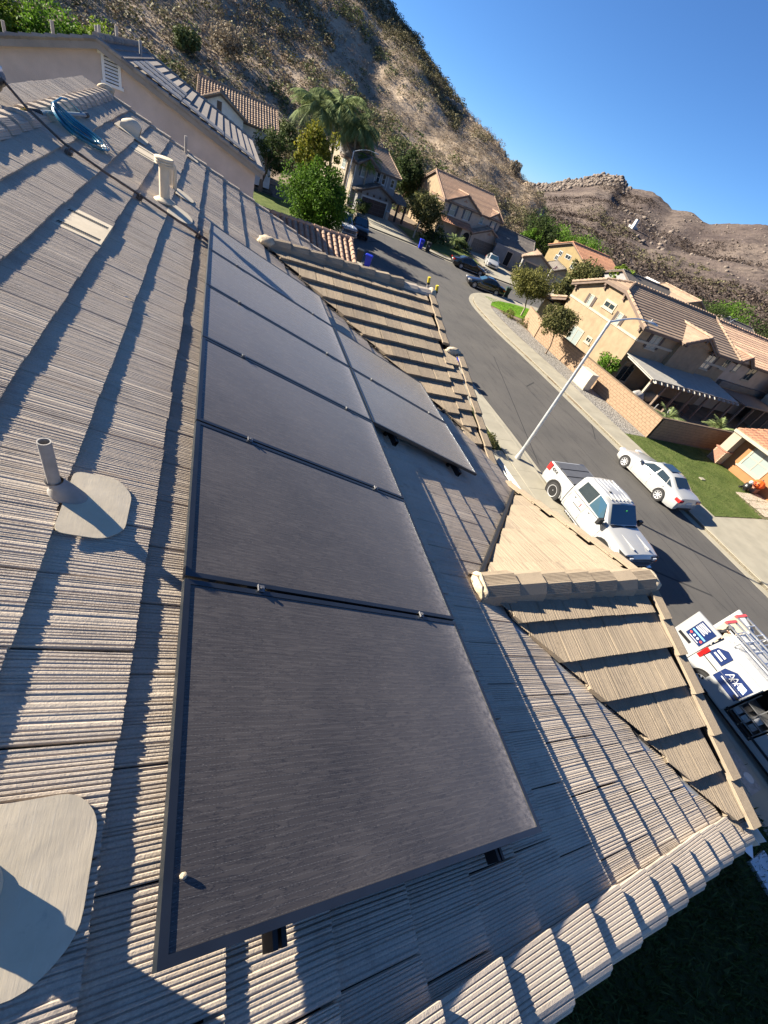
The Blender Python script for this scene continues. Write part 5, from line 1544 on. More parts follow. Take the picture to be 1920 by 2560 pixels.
def ring(x, zb, zm, zbelt, zt, wb, wm, wbelt, wt, crown=0.02):
    """half section mirrored: bottom, sill, widest, belt, shoulder of roof, roof edge, crown"""
    h = [(wb, zb), (wm * 0.985, zb + (zm - zb) * 0.35), (wm, zm), (wbelt, zbelt), (wt + (wbelt - wt) * 0.12, zt - min(0.07, (zt - zbelt) * 0.3)), (max(0.02, wt - 0.07), zt), (0.0, zt + crown)]
    return [(x, y, z) for y, z in h] + [(x, -y, z) for y, z in reversed(h[:-1])]
def wheel(parent, x, y, r, w, side, spokes=6, wide=0.035):
    rm = Matrix.Rotation(R(90), 3, 'X')
    mb = MB(); mb.lathe([(r * 0.62, -w / 2), (r * 0.93, -w / 2), (r, -w / 2 + 0.035), (r, w / 2 - 0.035), (r * 0.93, w / 2), (r * 0.62, w / 2)], 28, (x, y, r), rm)
    t = mb.build('wheel', M['rubber'], parent, smooth=40)
    mb = MB(); o = side * w / 2
    mb.lathe([(r * 0.66, 0.012), (r * 0.60, 0.006), (r * 0.56, -0.05)] if side < 0 else [(r * 0.66, -0.012), (r * 0.60, -0.006), (r * 0.56, 0.05)], 28, (x, y + o, r), rm)
    mb.lathe([(0, 0.0), (r * 0.14, 0.0)], 10, (x, y + o - side * 0.004, r), rm)
    for k in range(spokes):
        a = 2 * math.pi * k / spokes
        c = Vector((x + math.cos(a) * r * 0.34, y + o - side * 0.016, r + math.sin(a) * r * 0.34))
        mb.box(c, (r * 0.56, 0.02, wide * 1.5 * (r / 0.36)), Rm=Matrix.Rotation(-a, 3, 'Y'))
    mb.build('rim', M['rim'], t)
    mb = MB(); mb.lathe([(0, 0), (r * 0.6, 0)], 20, (x, y + o - side * 0.05, r), rm); mb.build('brake', M['dark'], t)
    return t
def arch(parent, x, y, r, side):
    mb = MB(); mb.lathe([(r * 1.09, 0.0), (0.02, 0.0)], 28, (x, y + side * 0.004, r * 1.02), Matrix.Rotation(R(90), 3, 'X')); return mb.build('wheel_arch', M['dark'], parent)
def panel(parent, name, pts, mat, out, off=0.006):
    out = Vector(out).normalized()
    mb = MB(); mb.prism([Vector(p) + out * (off - 0.004) for p in pts], out * 0.005); return mb.build(name, mat, parent)
def sedan(label, loc, rz, mat, group=None, L=4.65, W=1.83, Hh=1.43, name='sedan_car', cat='car', wb=2.75, fo=0.86):
    t = thing(name, label, cat, loc, rz, group)
    h = W / 2; xf = fo + wb / 2; xr = xf - L; xo = 0.0
    k = Hh / 1.43
    st = [(xf, .30, .48, .60, .62, h * .55, h * .62, h * .55, h * .45), (xf - .12, .2, .5, .66, .70, h * .8, h * .9, h * .82, h * .7), (xf - .45, .17, .52, .74, .80, h * .9, h * .985, h * .9, h * .78),
          (xf - 1.0, .16, .55, .86, .90, h * .92, h, h * .93, h * .82), (xf - 1.45, .16, .55, .92, .97, h * .92, h, h * .94, h * .82), (xf - 2.15, .16, .55, .95, 1.36 * k, h * .92, h, h * .95, h * .66),
          (xf - 2.7, .16, .56, .965, Hh - .02, h * .92, h, h * .955, h * .67), (xf - 3.3, .16, .57, .98, 1.38 * k, h * .92, h, h * .95, h * .66), (xf - 3.95, .18, .6, 1.0, 1.06, h * .92, h, h * .92, h * .74),
          (xf - 4.35, .2, .62, .98, 1.02, h * .9, h * .97, h * .88, h * .76), (xr + .06, .25, .62, .93, .96, h * .82, h * .9, h * .82, h * .7), (xr, .35, .55, .70, .74, h * .7, h * .8, h * .74, h * .62)]
    mb = MB(); mb.loft([ring(*s) for s in st]); mb.build('body', mat, t, smooth=34)
    def sidep(x0, x1, i0, i1, name, zlo=.035, zhi=.10):
        pass
    for s in (-1, 1):
        def P(x, f):      # point on greenhouse side at station interpolation, f 0 belt .. 1 roof shoulder
            for a, b in zip(st, st[1:]):
                if b[0] <= x <= a[0]:
                    q = (a[0] - x) / (a[0] - b[0]); v = [a[i] + (b[i] - a[i]) * q for i in range(9)]
                    zt = v[4] - min(0.07, (v[4] - v[3]) * 0.3); wt = v[8] + (v[7] - v[8]) * 0.12
                    return Vector((x, s * (v[7] + (wt - v[7]) * f), v[3] + (zt - v[3]) * f))
        out = (0, s, 0.35)
        panel(t, 'side_window', [P(xf - 1.72, .08), P(xf - 2.62, .08), P(xf - 2.62, .93), P(xf - 2.12, .9)], M['glass'], out, 0.010)
        panel(t, 'side_window', [P(xf - 2.70, .08), P(xf - 3.42, .08), P(xf - 3.30, .86), P(xf - 2.70, .93)], M['glass'], out, 0.010)
        panel(t, 'quarter_window', [P(xf - 3.48, .10), P(xf - 3.78, .22), P(xf - 3.36, .82)], M['glass'], out, 0.010)
        for x in (xf - 1.42, xf - 2.66, xf - 3.62):
            mb = MB(); mb.box((x, s * (h + 0.001), .58), (.008, .006, .62)); mb.build('door_seam', M['lead'], t)
        for x in (xf - 2.42, xf - 3.38):
            mb = MB(); mb.box((x, s * (h + 0.012), .82), (.2, .03, .03)); mb.build('door_handle', mat, t)
        mb = MB(); mb.box((xf - 1.62, s * (h + .07), 1.0), (.12, .2, .13)); mb.build('mirror', mat, t)
        mb = MB(); mb.prism([P(xf - 1.66, .0), P(xf - 3.84, .0), P(xf - 3.84, .05), P(xf - 1.66, .05)], (0, s * .012, 0)); mb.build('belt_trim', M['chrome'], t)
        mb = MB(); mb.box((xf - 2.25, s * (h * .985), .22), (2.1, .03, .07)); mb.build('sill_trim', M['lead'], t)
        mb = MB(); mb.box((xf - 2.5, s * (h + .004), .72), (2.6, .012, .012)); mb.build('body_crease', mat, t)
        wheel(t, xf - fo, s * (h - .10), .335, .22, s, 8); wheel(t, xf - fo - wb, s * (h - .10), .335, .22, s, 8)
        arch(t, xf - fo, s * (h - .004), .335, s); arch(t, xf - fo - wb, s * (h - .004), .335, s)
        mb = MB(); mb.box((xr + .14, s * h * .78, .80), (.30, .32, .15)); mb.build('tail_lamp', M['tail'], t)
        mb = MB(); mb.box((xf - .20, s * h * .72, .66), (.34, .36, .13)); mb.build('head_lamp', M['lamp'], t)
    a, b = st[4], st[5]
    out = Vector((0.6, 0, 0.8))
    def top(s_, y, dz=0): return Vector((s_[0], y * (s_[8] - .08), s_[4] + dz))
    panel(t, 'windscreen', [top(a, 1.02).lerp(top(b, 1), .08), top(a, -1.02).lerp(top(b, -1), .08), top(a, -1).lerp(top(b, -1), .93), top(a, 1).lerp(top(b, 1), .93)], M['glass_blue'], out, 0.024)
    a, b = st[8], st[7]
    panel(t, 'rear_window', [top(a, .92).lerp(top(b, .92), .12), top(a, -.92).lerp(top(b, -.92), .12), top(a, -.95).lerp(top(b, -.95), .94), top(a, .95).lerp(top(b, .95), .94)], M['glass'], (-0.5, 0, 0.85), 0.024)
    panel(t, 'sunroof', [(xf - 2.3, .42, Hh - .01), (xf - 2.3, -.42, Hh - .01), (xf - 3.0, -.42, Hh - .0), (xf - 3.0, .42, Hh - .0)], M['glass'], (0, 0, 1), 0.020)
    mb = MB(); mb.box((xr - .005, 0, .72), (.02, .42, .12)); mb.build('number_plate', M['decal_white'], t)
    mb = MB(); mb.box((xf - .005, 0, .5), (.05, .8, .16)); mb.build('grille', M['black'], t)
    mb = MB(); mb.box((xr + .02, 0, .36), (.06, 1.2, .12)); mb.build('lower_bumper', M['black'], t)
    return t
sedan('white four door sedan parked beside the green lawn', (22.95, 12.42, 0), R(90), M['car_white'])
sedan('black sedan parked on the far kerb in front of the terracotta house', (30.8, 55.0, 0), R(-12), M['car_black'], L=4.8)
sedan('black sedan parked at the rounded corner near the green bin', (28.9, 46.7, 0), R(166), M['car_black'])
sedan('white car parked nose out on the driveway of the terracotta house', (38.6, 63.2, 0.15), R(-112), M['car_white'], Hh=1.6, name='hatchback_car')
# --- pickup (used for the near white one and the far white one)
def pickup(label, loc, rz, group=None, detail=True):
    t = thing('pickup_truck', label, 'pickup truck', loc, rz, group)
    mat = M['car_white']; h = 0.99; xf = 2.62
    st = [(xf, .45, .72, .95, 1.0, h * .8, h * .86, h * .84, h * .78), (xf - .10, .34, .74, 1.08, 1.14, h * .86, h * .95, h * .92, h * .84), (xf - .5, .34, .75, 1.16, 1.21, h * .93, h, h * .95, h * .84),
          (xf - 1.1, .34, .76, 1.20, 1.25, h * .93, h, h * .95, h * .84), (xf - 1.42, .34, .76, 1.22, 1.28, h * .93, h, h * .95, h * .85), (xf - 2.05, .34, .76, 1.24, 1.88, h * .93, h, h * .955, h * .74),
          (xf - 2.6, .34, .76, 1.25, 1.94, h * .93, h, h * .955, h * .75), (xf - 3.45, .34, .76, 1.26, 1.91, h * .93, h, h * .955, h * .75), (xf - 3.60, .34, .76, 1.26, 1.84, h * .93, h, h * .955, h * .74)]
    mb = MB(); mb.loft([ring(*s, crown=0.025) for s in st]); mb.build('cab', mat, t, smooth=34)
    xb, xe = xf - 3.64, xf - 5.28
    mb = MB()
    for s in (-1, 1):
        pr = [(s * h * .95, .40), (s * h, .62), (s * h, .85), (s * h * .97, 1.22), (s * h * .95, 1.27), (s * h * .86, 1.27), (s * h * .84, .5)]
        mb.prism([(xb, y, z) for y, z in pr], (xe - xb, 0, 0))
    mb.bb(xe, xe + .08, -h * .85, h * .85, .5, 1.27); mb.bb(xb - .06, xb, -h * .85, h * .85, .5, 1.25); mb.bb(xe, xb, -h * .85, h * .85, .45, .56)
    mb.build('bed', mat, t)
    cv = MB().bb(xe + .06, xb - .02, -h * .90, h * .90, 1.262, 1.276).build('tonneau_cover', M['black'], t)
    n = 3
    for k in range(n):
        a = xe + .09 + (xb - xe - .13) * k / n; MB().bb(a, a + (xb - xe - .13) / n - .06, -h * .87, h * .87, 1.277, 1.300).build('cover_panel', M['tonneau'], cv)
    def P(x, f, s):
        for a, b in zip(st, st[1:]):
            if b[0] <= x <= a[0]:
                q = (a[0] - x) / (a[0] - b[0]); v = [a[i] + (b[i] - a[i]) * q for i in range(9)]
                zt = v[4] - min(0.07, (v[4] - v[3]) * 0.3); wt = v[8] + (v[7] - v[8]) * 0.12
                return Vector((x, s * (v[7] + (wt - v[7]) * f), v[3] + (zt - v[3]) * f))
    for s in (-1, 1):
        out = (0, s, .35)
        panel(t, 'side_window', [P(xf - 1.62, .02, s), P(xf - 1.9, -.06 * 0, s), P(xf - 2.52, .02, s), P(xf - 2.52, .92, s), P(xf - 2.06, .9, s)], M['glass_blue'], out, .012)
        panel(t, 'rear_side_window', [P(xf - 2.58, .06, s), P(xf - 3.36, .08, s), P(xf - 3.34, .90, s), P(xf - 2.58, .92, s)], M['glass'], out, .012)
        for x in (xf - 1.45, xf - 2.55, xf - 3.5):
            MB().box((x, s * (h + .001), .80), (.01, .006, .80)).build('door_seam', M['lead'], t)
        MB().box((xf - 2.45, s * (h + .003), 1.20), (1.95, .012, .016)).build('belt_trim', M['black'], t)
        MB().box((xf - 2.5, s * (h + .003), .60), (2.0, .014, .014)).build('body_crease', M['car_white'], t)
        for k in range(9):
            q0, q1 = math.pi * k / 9, math.pi * (k + 1) / 9
            for ax in (xf - .95, xf - 4.28): MB().tube([(ax + .50 * math.cos(q0), s * (h - .01), .43 + .50 * math.sin(q0)), (ax + .50 * math.cos(q1), s * (h - .01), .43 + .50 * math.sin(q1))], .028, 6).build('arch_flare', mat, t)
        for x in (xf - 2.38, xf - 3.3): MB().box((x, s * (h + .012), 1.07), (.2, .03, .04)).build('door_handle', mat, t)
        mb = MB(); mb.box((xf - 1.62, s * (h + .14), 1.28), (.12, .24, .26)); mb.build('mirror', M['black'], t)
        wheel(t, xf - .95, s * (h - .13), .405, .27, s, 6, .06); wheel(t, xf - 4.28, s * (h - .13), .405, .27, s, 6, .06)
        arch(t, xf - .95, s * (h - .003), .43, s); arch(t, xf - 4.28, s * (h - .001), .43, s)
        MB().box((xf - .22, s * h * .74, .98), (.38, .42, .22)).build('head_lamp', M['black'], t)
        MB().box((xf - .12, s * h * .80, .93), (.26, .26, .09)).build('indicator', M['amber'], t)
        MB().box((xf - .06, s * h * .66, 1.02), (.2, .18, .10)).build('lamp_lens', M['lamp'], t)
        MB().box((xe + .09, s * h * .90, 1.05), (.22, .22, .34)).build('tail_lamp', M['tail'], t)
        MB().box(((xb + xf - 1.4) / 2 + .3, s * (h - .04), .30), (1.9, .16, .06)).build('side_step', M['black'], t)
        MB().box(((xb + xf - 1.4) / 2 + .3, s * (h - .0), .335), (1.9, .03, .02)).build('step_trim', M['chrome'], t)
    a, b = st[4], st[5]
    def top(s_, y): return Vector((s_[0], y * (s_[8] - .07), s_[4]))
    panel(t, 'windscreen', [top(a, 1.0).lerp(top(b, 1), .06), top(a, -1.0).lerp(top(b, -1), .06), top(a, -1).lerp(top(b, -1), .95), top(a, 1).lerp(top(b, 1), .95)], M['glass_blue'], (.7, 0, .7), .03)
    MB().box((xf - 1.40, 0, 1.285), (.14, 1.45, .03)).build('cowl', M['black'], t)
    for k in range(6): MB().bb(xf - 3.4, xf - 2.15, -.62 + .22 * k, -.60 + .22 * k + .06, 1.925, 1.955).build('roof_rib', mat, t)
    for y in (-.42, .42): MB().box((xf - .8, y, 1.232), (1.1, .05, .05)).build('bonnet_crease', mat, t)
    mb = MB(); mb.bb(xf - .05, xf + .03, -.72, .72, .66, .96); mb.build('grille', M['black'], t)
    for z in (.72, .82, .92): MB().bb(xf + .02, xf + .05, -.72, .72, z - .022, z + .022).build('grille_bar', M['chrome'], t)
    MB().bb(xf - .1, xf + .10, -h * .9, h * .9, .42, .62).build('front_bumper', M['chrome'], t)
    MB().bb(xe - .12, xe, -h * .88, h * .88, .45, .66).build('rear_bumper', M['chrome'], t)
    if detail:
        cu = bpy.data.curves.new('lettering', 'FONT'); cu.body = '4X4'; cu.size = .22; cu.align_x = 'CENTER'; cu.extrude = .002
        tmp = bpy.data.objects.new('lettering', cu); COL.objects.link(tmp); dg = bpy.context.evaluated_depsgraph_get()
        me = bpy.data.meshes.new_from_object(tmp.evaluated_get(dg)); COL.objects.unlink(tmp)
        me.materials.clear()
        o = link('lettering', me, M['black'], t); o.matrix_basis = Matrix.Translation((xe + .45, -h - .003, 1.02)) @ Matrix.Rotation(R(90), 4, 'X')
        # small red door emblem with dark lines of small lettering beneath
        y = -h - .004
        em = MB().bb(xf - 2.98, xf - 2.78, y, y + .006, .90, 1.06).build('door_emblem', M['decal_red'], t)
        MB().bb(xf - 2.96, xf - 2.80, y - .002, y, .92, 1.04).build('emblem_field', M['decal_white'], em)
        for k in range(3): MB().bb(xf - 2.94 + .045 * k, xf - 2.915 + .045 * k, y - .003, y - .0021, .94, 1.02).build('emblem_stroke', M['decal_red'], em)
        for k in range(14): MB().bb(xf - 3.14 + .04 * k, xf - 3.115 + .04 * k, y, y + .004, .82, .85).build('small_lettering', M['black'], em)
        MB().bb(xf - 2.6, xf - 2.55, -.42, -.30, 1.965, 1.99).build('roof_aerial', M['black'], t)
        MB().bb(xf - 1.82, xf - 1.80, .10, .18, 1.66, 1.74).build('air_freshener', pm('green_card', (.05, .4, .1)), t)
    return t
pickup('white pickup with grey folding bed cover parked at the near kerb', (15.12, 8.83, 0), R(-90))
pickup('white pickup parked facing us by the big bush', (12.3, 51.6, 0), R(-78), detail=False)
# --- black SUV with doors open, far
def suv(label, loc, rz):
    t = thing('suv_car', label, 'car', loc, rz)
    mat = M['car_black']; h = .95; xf = 2.35
    st = [(xf, .4, .65, .85, .9, h * .8, h * .86, h * .82, h * .7), (xf - .3, .28, .7, 1.0, 1.06, h * .92, h, h * .93, h * .8), (xf - 1.1, .28, .72, 1.1, 1.14, h * .92, h, h * .94, h * .82), (xf - 1.75, .28, .72, 1.14, 1.76, h * .92, h, h * .95, h * .72), (xf - 3.0, .28, .72, 1.16, 1.82, h * .92, h, h * .95, h * .74), (xf - 4.2, .28, .72, 1.16, 1.76, h * .92, h, h * .95, h * .72), (xf - 4.65, .32, .7, 1.1, 1.2, h * .88, h * .95, h * .9, h * .8), (xf - 4.72, .4, .7, .95, 1.0, h * .8, h * .9, h * .85, h * .8)]
    mb = MB(); mb.loft([ring(*s) for s in st]); mb.build('body', mat, t, smooth=34)
    for s in (-1, 1):
        for a, b in ((1.6, 2.5), (2.58, 3.4), (3.48, 4.15)):
            panel(t, 'side_window', [(xf - a, s * h * .95, 1.2), (xf - b, s * h * .95, 1.2), (xf - b, s * h * .80, 1.66), (xf - a - .12, s * h * .80, 1.66)], M['glass_blue'], (0, s, .3), .03)
        for x in (xf - .9, xf - 3.8): wheel(t, x, s * (h - .11), .38, .25, s, 5); arch(t, x, s * (h - .003), .38, s)
        MB().box((xf - .15, s * .68, .82), (.25, .4, .16)).build('head_lamp', M['lamp'], t); MB().box((xf - 4.62, s * .78, 1.0), (.2, .2, .3)).build('tail_lamp', M['tail'], t)
    panel(t, 'windscreen', [(xf - 1.15, .66, 1.16), (xf - 1.15, -.66, 1.16), (xf - 1.7, -.56, 1.72), (xf - 1.7, .56, 1.72)], M['glass_blue'], (.7, 0, .7), .03)
    for x in (xf - 1.6, xf - 2.6):
        d = MB(Matrix.Translation((x, -h, 0)) @ Matrix.Rotation(R(62), 4, 'Z')); d.bb(-.95, 0, -.05, .02, .35, 1.15); dd = d.build('door', mat, t)
        d = MB(Matrix.Translation((x, -h, 0)) @ Matrix.Rotation(R(62), 4, 'Z')); d.bb(-.9, -.05, -.02, .0, 1.15, 1.68); d.build('window', M['glass_pale'], dd)
        d = MB(Matrix.Translation((x, -h, 0)) @ Matrix.Rotation(R(62), 4, 'Z')); d.bb(-.9, -.05, .021, .05, .45, 1.1); d.build('door_card', M['s_taupe'], dd)
    return t
suv('black suv with its side doors standing open next to the far white pickup', (15.0, 53.6, 0), R(-100))
# --- service van with open sliding door, rear doors and roof ladders
def van(loc, rz):
    t = thing('service_van', 'white service van with navy graphics, open sliding door and ladders on its roof', 'van', loc, rz)
    mat = M['car_white']; h = .90; xf = 2.28
    st = [(xf, .36, .60, .80, .84, h * .78, h * .85, h * .80, h * .6), (xf - .16, .26, .62, .95, 1.0, h * .9, h * .97, h * .92, h * .74), (xf - .75, .24, .64, 1.06, 1.12, h * .93, h, h * .95, h * .80), (xf - 1.25, .24, .64, 1.10, 1.70, h * .93, h, h * .955, h * .80),
          (xf - 1.95, .24, .64, 1.12, 1.80, h * .93, h, h * .96, h * .84), (xf - 2.12, .24, .64, 1.12, 1.81, h * .93, h, h * .96, h * .85), (xf - 2.98, .24, .64, 1.13, 1.82, h * .93, h, h * .96, h * .86), (xf - 3.75, .24, .64, 1.13, 1.82, h * .93, h, h * .96, h * .86), (xf - 4.45, .26, .64, 1.13, 1.80, h * .93, h, h * .955, h * .86), (xf - 4.52, .3, .64, 1.12, 1.77, h * .92, h * .985, h * .94, h * .85)]
    # right side (-y): ring indices 7.. mirrored; leave out the sliding door bay between stations 5 and 6
    skip = {(5, 8), (5, 9), (5, 10)}
    mb = MB(); mb.loft([ring(*s) for s in st], skip=skip, cap=False); mb.build('body', mat, t, smooth=34)
    y = -h
    xs0, xs1 = xf - 2.12, xf - 2.98
    mb = MB(); mb.bb(xs1 - 1.2, xs0 + .05, -.72, .80, .34, .37); mb.bb(xs1 - 1.4, xs0 + .9, .80, .82, .34, 1.76); mb.bb(xs1 - 1.4, xs0 + .9, -.74, .82, 1.76, 1.78); mb.bb(xs0 + .88, xs0 + .9, -.74, .8, .34, 1.7)
    mb.build('cargo_liner', M['dark'], t)
    rk = MB(); 
    for xx in (xs1 + .06, (xs0 + xs1) / 2, xs0 - .06): rk.bb(xx - .012, xx + .012, -.80, -.776, .38, 1.5)
    for z in (.55, .80, 1.05): rk.bb(xs1 + .05, xs0 - .05, -.80, -.4, z, z + .02)
    rk.build('shelf_rack', M['alu_bright'], t)
    for i, (xx, z, c) in enumerate(((xs1 + .15, .57, 'galv'), (xs1 + .38, .57, 'white_paint'), (xs1 + .62, .57, 'lead'), (xs1 + .2, .82, 'black'), (xs1 + .55, .82, 'white_paint'))):
        MB().box((xx, -.62, z + .09), (.17, .26, .16)).build('tool_bin', M[c], t)
    # sliding door pushed back along the side
    d = MB(); d.bb(xs1 - .86, xs1 - .02, y - .075, y - .03, .36, 1.10); d.prism([(xs1 - .86, y - .075, 1.10), (xs1 - .02, y - .075, 1.10), (xs1 - .02, y - .01, 1.66), (xs1 - .86, y - .01, 1.66)], (0, .04, 0)); sd_ = d.build('sliding_door', mat, t)
    MB().box((xs1 - .12, y - .08, .96), (.16, .03, .06)).build('door_handle', M['black'], sd_)
    yy = y - .0765
    MB().bb(xs1 - .84, xs1 - .06, yy - .004, yy, .84, 1.099).build('navy_graphic', M['navy'], sd_)
    up = lambda x, f: Vector((x, y - .0775 + .065 * f, 1.10 + .56 * f))
    gp = MB(); gp.prism([up(xs1 - .84, .01), up(xs1 - .06, .01), up(xs1 - .06, .62), up(xs1 - .60, .62), up(xs1 - .84, .30)], (0, -.004, 0)); gfx = gp.build('navy_graphic', M['navy'], sd_)
    # emblem: three outlined peaks and a tilted grid of cells
    def stroke(p, q, w, m, nm, lift=.008):
        p, q = Vector(p), Vector(q); dd = (q - p); n = Vector((-dd.y, dd.x)).normalized() * w
        pts = [up(a.x, a.y) + Vector((0, -lift, 0)) for a in (p + n, q + n, q - n, p - n)]
        MB().prism(pts, (0, -.002, 0)).build(nm, m, gfx)
    for k in range(3):
        x0 = xs1 - .70 + .13 * k
        stroke((x0, .10), (x0 + .10, .46), .012, M['decal_white'], 'emblem_stroke'); stroke((x0 + .10, .46), (x0 + .20, .10), .012, M['decal_white'], 'emblem_stroke'); stroke((x0 + .05, .24), (x0 + .15, .24), .010, M['decal_white'], 'emblem_stroke')
    for i in range(4):
        for j in range(3):
            a = Vector((xs1 - .30 + .052 * i - .02 * j, .13 + .11 * j))
            pts = [up(q.x, q.y) + Vector((0, -.008, 0)) for q in (a, a + Vector((.044, 0)), a + Vector((.026, .09)), a + Vector((-.018, .09)))]
            MB().prism(pts, (0, -.002, 0)).build('emblem_cell', M['decal_pale'], gfx)
    MB().bb(xs1 - .72, xs1 - .12, yy - .008, yy - .004, 1.02, 1.055).build('emblem_line', M['decal_white'], gfx)
    for k in range(3): stroke((xs1 - .80 + .03 * k, .50 - .12 * k * 0 + 0), (xs1 - .70 + .03 * k, .50), .012, M['decal_white'], 'emblem_line') if k == 0 else None
    # rear quarter graphic and arrow
    q5 = MB(); q5.prism([(xf - 4.40, -h * .962 - .004, 1.16), (xf - 3.92, -h * .965 - .004, 1.16), (xf - 3.92, -h * .905 - .004, 1.55), (xf - 4.15, -h * .90 - .004, 1.60), (xf - 4.36, -h * .92 - .004, 1.44)], (0, -.005, 0)); q5 = q5.build('navy_graphic', M['navy'], t)
    for z in (1.26, 1.38): MB().prism([(xf - 4.30, -h * .955 - .016, z), (xf - 4.02, -h * .955 - .016, z), (xf - 4.02, -h * .94 - .016, z + .05), (xf - 4.30, -h * .94 - .016, z + .05)], (0, -.003, 0)).build('emblem_line', M['decal_white'], q5)
    MB().bb(xs1 - .7, xs0 + .9, y - .035, y - .004, .50, .56).build('rub_strip', M['black'], t)
    MB().bb(xf - 4.4, xs1 - .0, y - .02, y - .002, .98, 1.0).build('door_track', M['black'], t)
    panel(t, 'side_window', [(xf - 1.15, y * .965, 1.14), (xf - 1.98, y * .965, 1.15), (xf - 1.98, y * .895, 1.66), (xf - 1.45, y * .885, 1.60)], M['glass'], (0, -1, .2), .022)
    panel(t, 'side_window', [(xf - 1.15, -y * .965, 1.14), (xf - 1.98, -y * .965, 1.15), (xf - 1.98, -y * .895, 1.66), (xf - 1.45, -y * .885, 1.60)], M['glass'], (0, 1, .2), .022)
    MB().box((xf - 2.02, y - .012, .98), (.16, .03, .06)).build('door_handle', M['black'], t)
    panel(t, 'windscreen', [(xf - .78, .66, 1.14), (xf - .78, -.66, 1.14), (xf - 1.22, -.62, 1.66), (xf - 1.22, .62, 1.66)], M['glass_blue'], (.76, 0, .64), .03)
    for s in (-1, 1):
        for x in (xf - .86, xf - 3.85): wheel(t, x, s * (h - .10), .335, .22, s, 9); arch(t, x, s * (h - .003), .345, s)
        MB().box((xf - 4.44, s * .835, 1.02), (.13, .12, .40)).build('tail_lamp', M['tail'], t)
        MB().box((xf - 1.1, s * (h + .10), 1.12), (.12, .2, .2)).build('mirror', M['black'], t)
        MB().box((xf - .2, s * .62, .82), (.32, .34, .16)).build('head_lamp', M['lamp'], t)
    # rear doors: right one swung straight back, left one out at an angle
    m = Matrix.Translation((xf - 4.54, -.86, 0)) @ Matrix.Rotation(R(4), 4, 'Z')
    d = MB(m); d.bb(-.86, 0, -.03, .03, .36, 1.78); rd = d.build('rear_door', mat, t)
    d = MB(m); d.bb(-.60, -.08, -.036, -.031, 1.02, 1.68); g2 = d.build('navy_graphic', M['navy'], rd)
    for k in range(5): MB(m).bb(-.56, -.24 - .03 * (k % 2), -.040, -.0365, 1.60 - .055 * k, 1.63 - .055 * k).build('lettering_line', M['decal_white'], g2)
    MB(m).bb(-.56, -.12, -.040, -.0365, 1.26, 1.31).build('lettering_line', M['decal_blue'], g2)
    for k in range(4):
        MB(m).lathe([(0, 0), (.038, 0)], 14, (-.52 + .12 * k, -.041, 1.17), Matrix.Rotation(R(90), 3, 'X')).build('round_icon', M['decal_red'] if k in (0, 3) else M['decal_white'], g2)
    MB(m).bb(-.50, -.18, -.040, -.0365, 1.06, 1.085).build('lettering_line', M['decal_white'], g2)
    MB(m).bb(-.72, -.30, -.05, -.031, .84, .93).build('door_handle', M['black'], rd)
    MB(m).bb(-.70, -.50, -.036, -.031, .52, .55).build('badge', M['lead'], rd)
    m = Matrix.Translation((xf - 4.54, .86, 0)) @ Matrix.Rotation(R(-24), 4, 'Z')
    d = MB(m); d.bb(-.86, 0, -.03, .03, .36, 1.78); rd = d.build('rear_door', mat, t)
    MB(m).bb(-.74, -.12, -.036, -.031, .55, 1.66).build('door_card', M['s_cream'], rd)
    # roof rack with two ladders
    for x in (xf - 1.7, xf - 2.9, xf - 4.2):
        mb = MB(); mb.tube([(x, -.78, 1.80), (x, -.76, 1.98), (x, .76, 1.98), (x, .78, 1.80)], .02, 6); mb.build('rack_bar', M['alu_bright'], t)
    for yy2 in (-.72, .72): MB().tube([(xf - 1.2, yy2, 1.99), (xf - 4.6, yy2, 1.99)], .02, 6).build('rack_rail', M['white_paint'], t)
    return t
VAN = ((15.2, .45, 0), R(-90))
van(*VAN)
vm = Matrix.Translation(VAN[0]) @ Matrix.Rotation(VAN[1], 4, 'Z')
def roof_ladder(label, y0, y1, x0, x1, z):
    t = thing('roof_ladder', label, 'ladder', vm @ Vector((x0, (y0 + y1) / 2, z)), VAN[1], 'ladders on the van roof')
    inv = Matrix.Translation(vm @ Vector((x0, (y0 + y1) / 2, z))) @ Matrix.Rotation(VAN[1], 4, 'Z')
    loc = lambda x, y, zz: (inv.inverted() @ (vm @ Vector((x, y, zz))))
    for y in (y0, y1):
        MB().tube([loc(x0, y, z), loc(x1, y, z)], .032, 4).build('rail', M['alu_bright'], t)
    n = int(abs(x1 - x0) / .3)
    for k in range(1, n): MB().tube([loc(x0 + (x1 - x0) * k / n, y0, z), loc(x0 + (x1 - x0) * k / n, y1, z)], .018, 6).build('rung', M['alu_bright'], t)
    MB().box(loc(x0 - .05, (y0 + y1) / 2, z), (.08, abs(y1 - y0) + .08, .07)).build('end_cap', M['decal_red'], t)
    return t
roof_ladder('aluminium ladder with red ends on the kerb side of the van roof', -.62, -.18, -2.5, 1.2, 2.045)
roof_ladder('aluminium ladder with red ends on the street side of the van roof', .12, .58, -2.65, 1.0, 2.045)
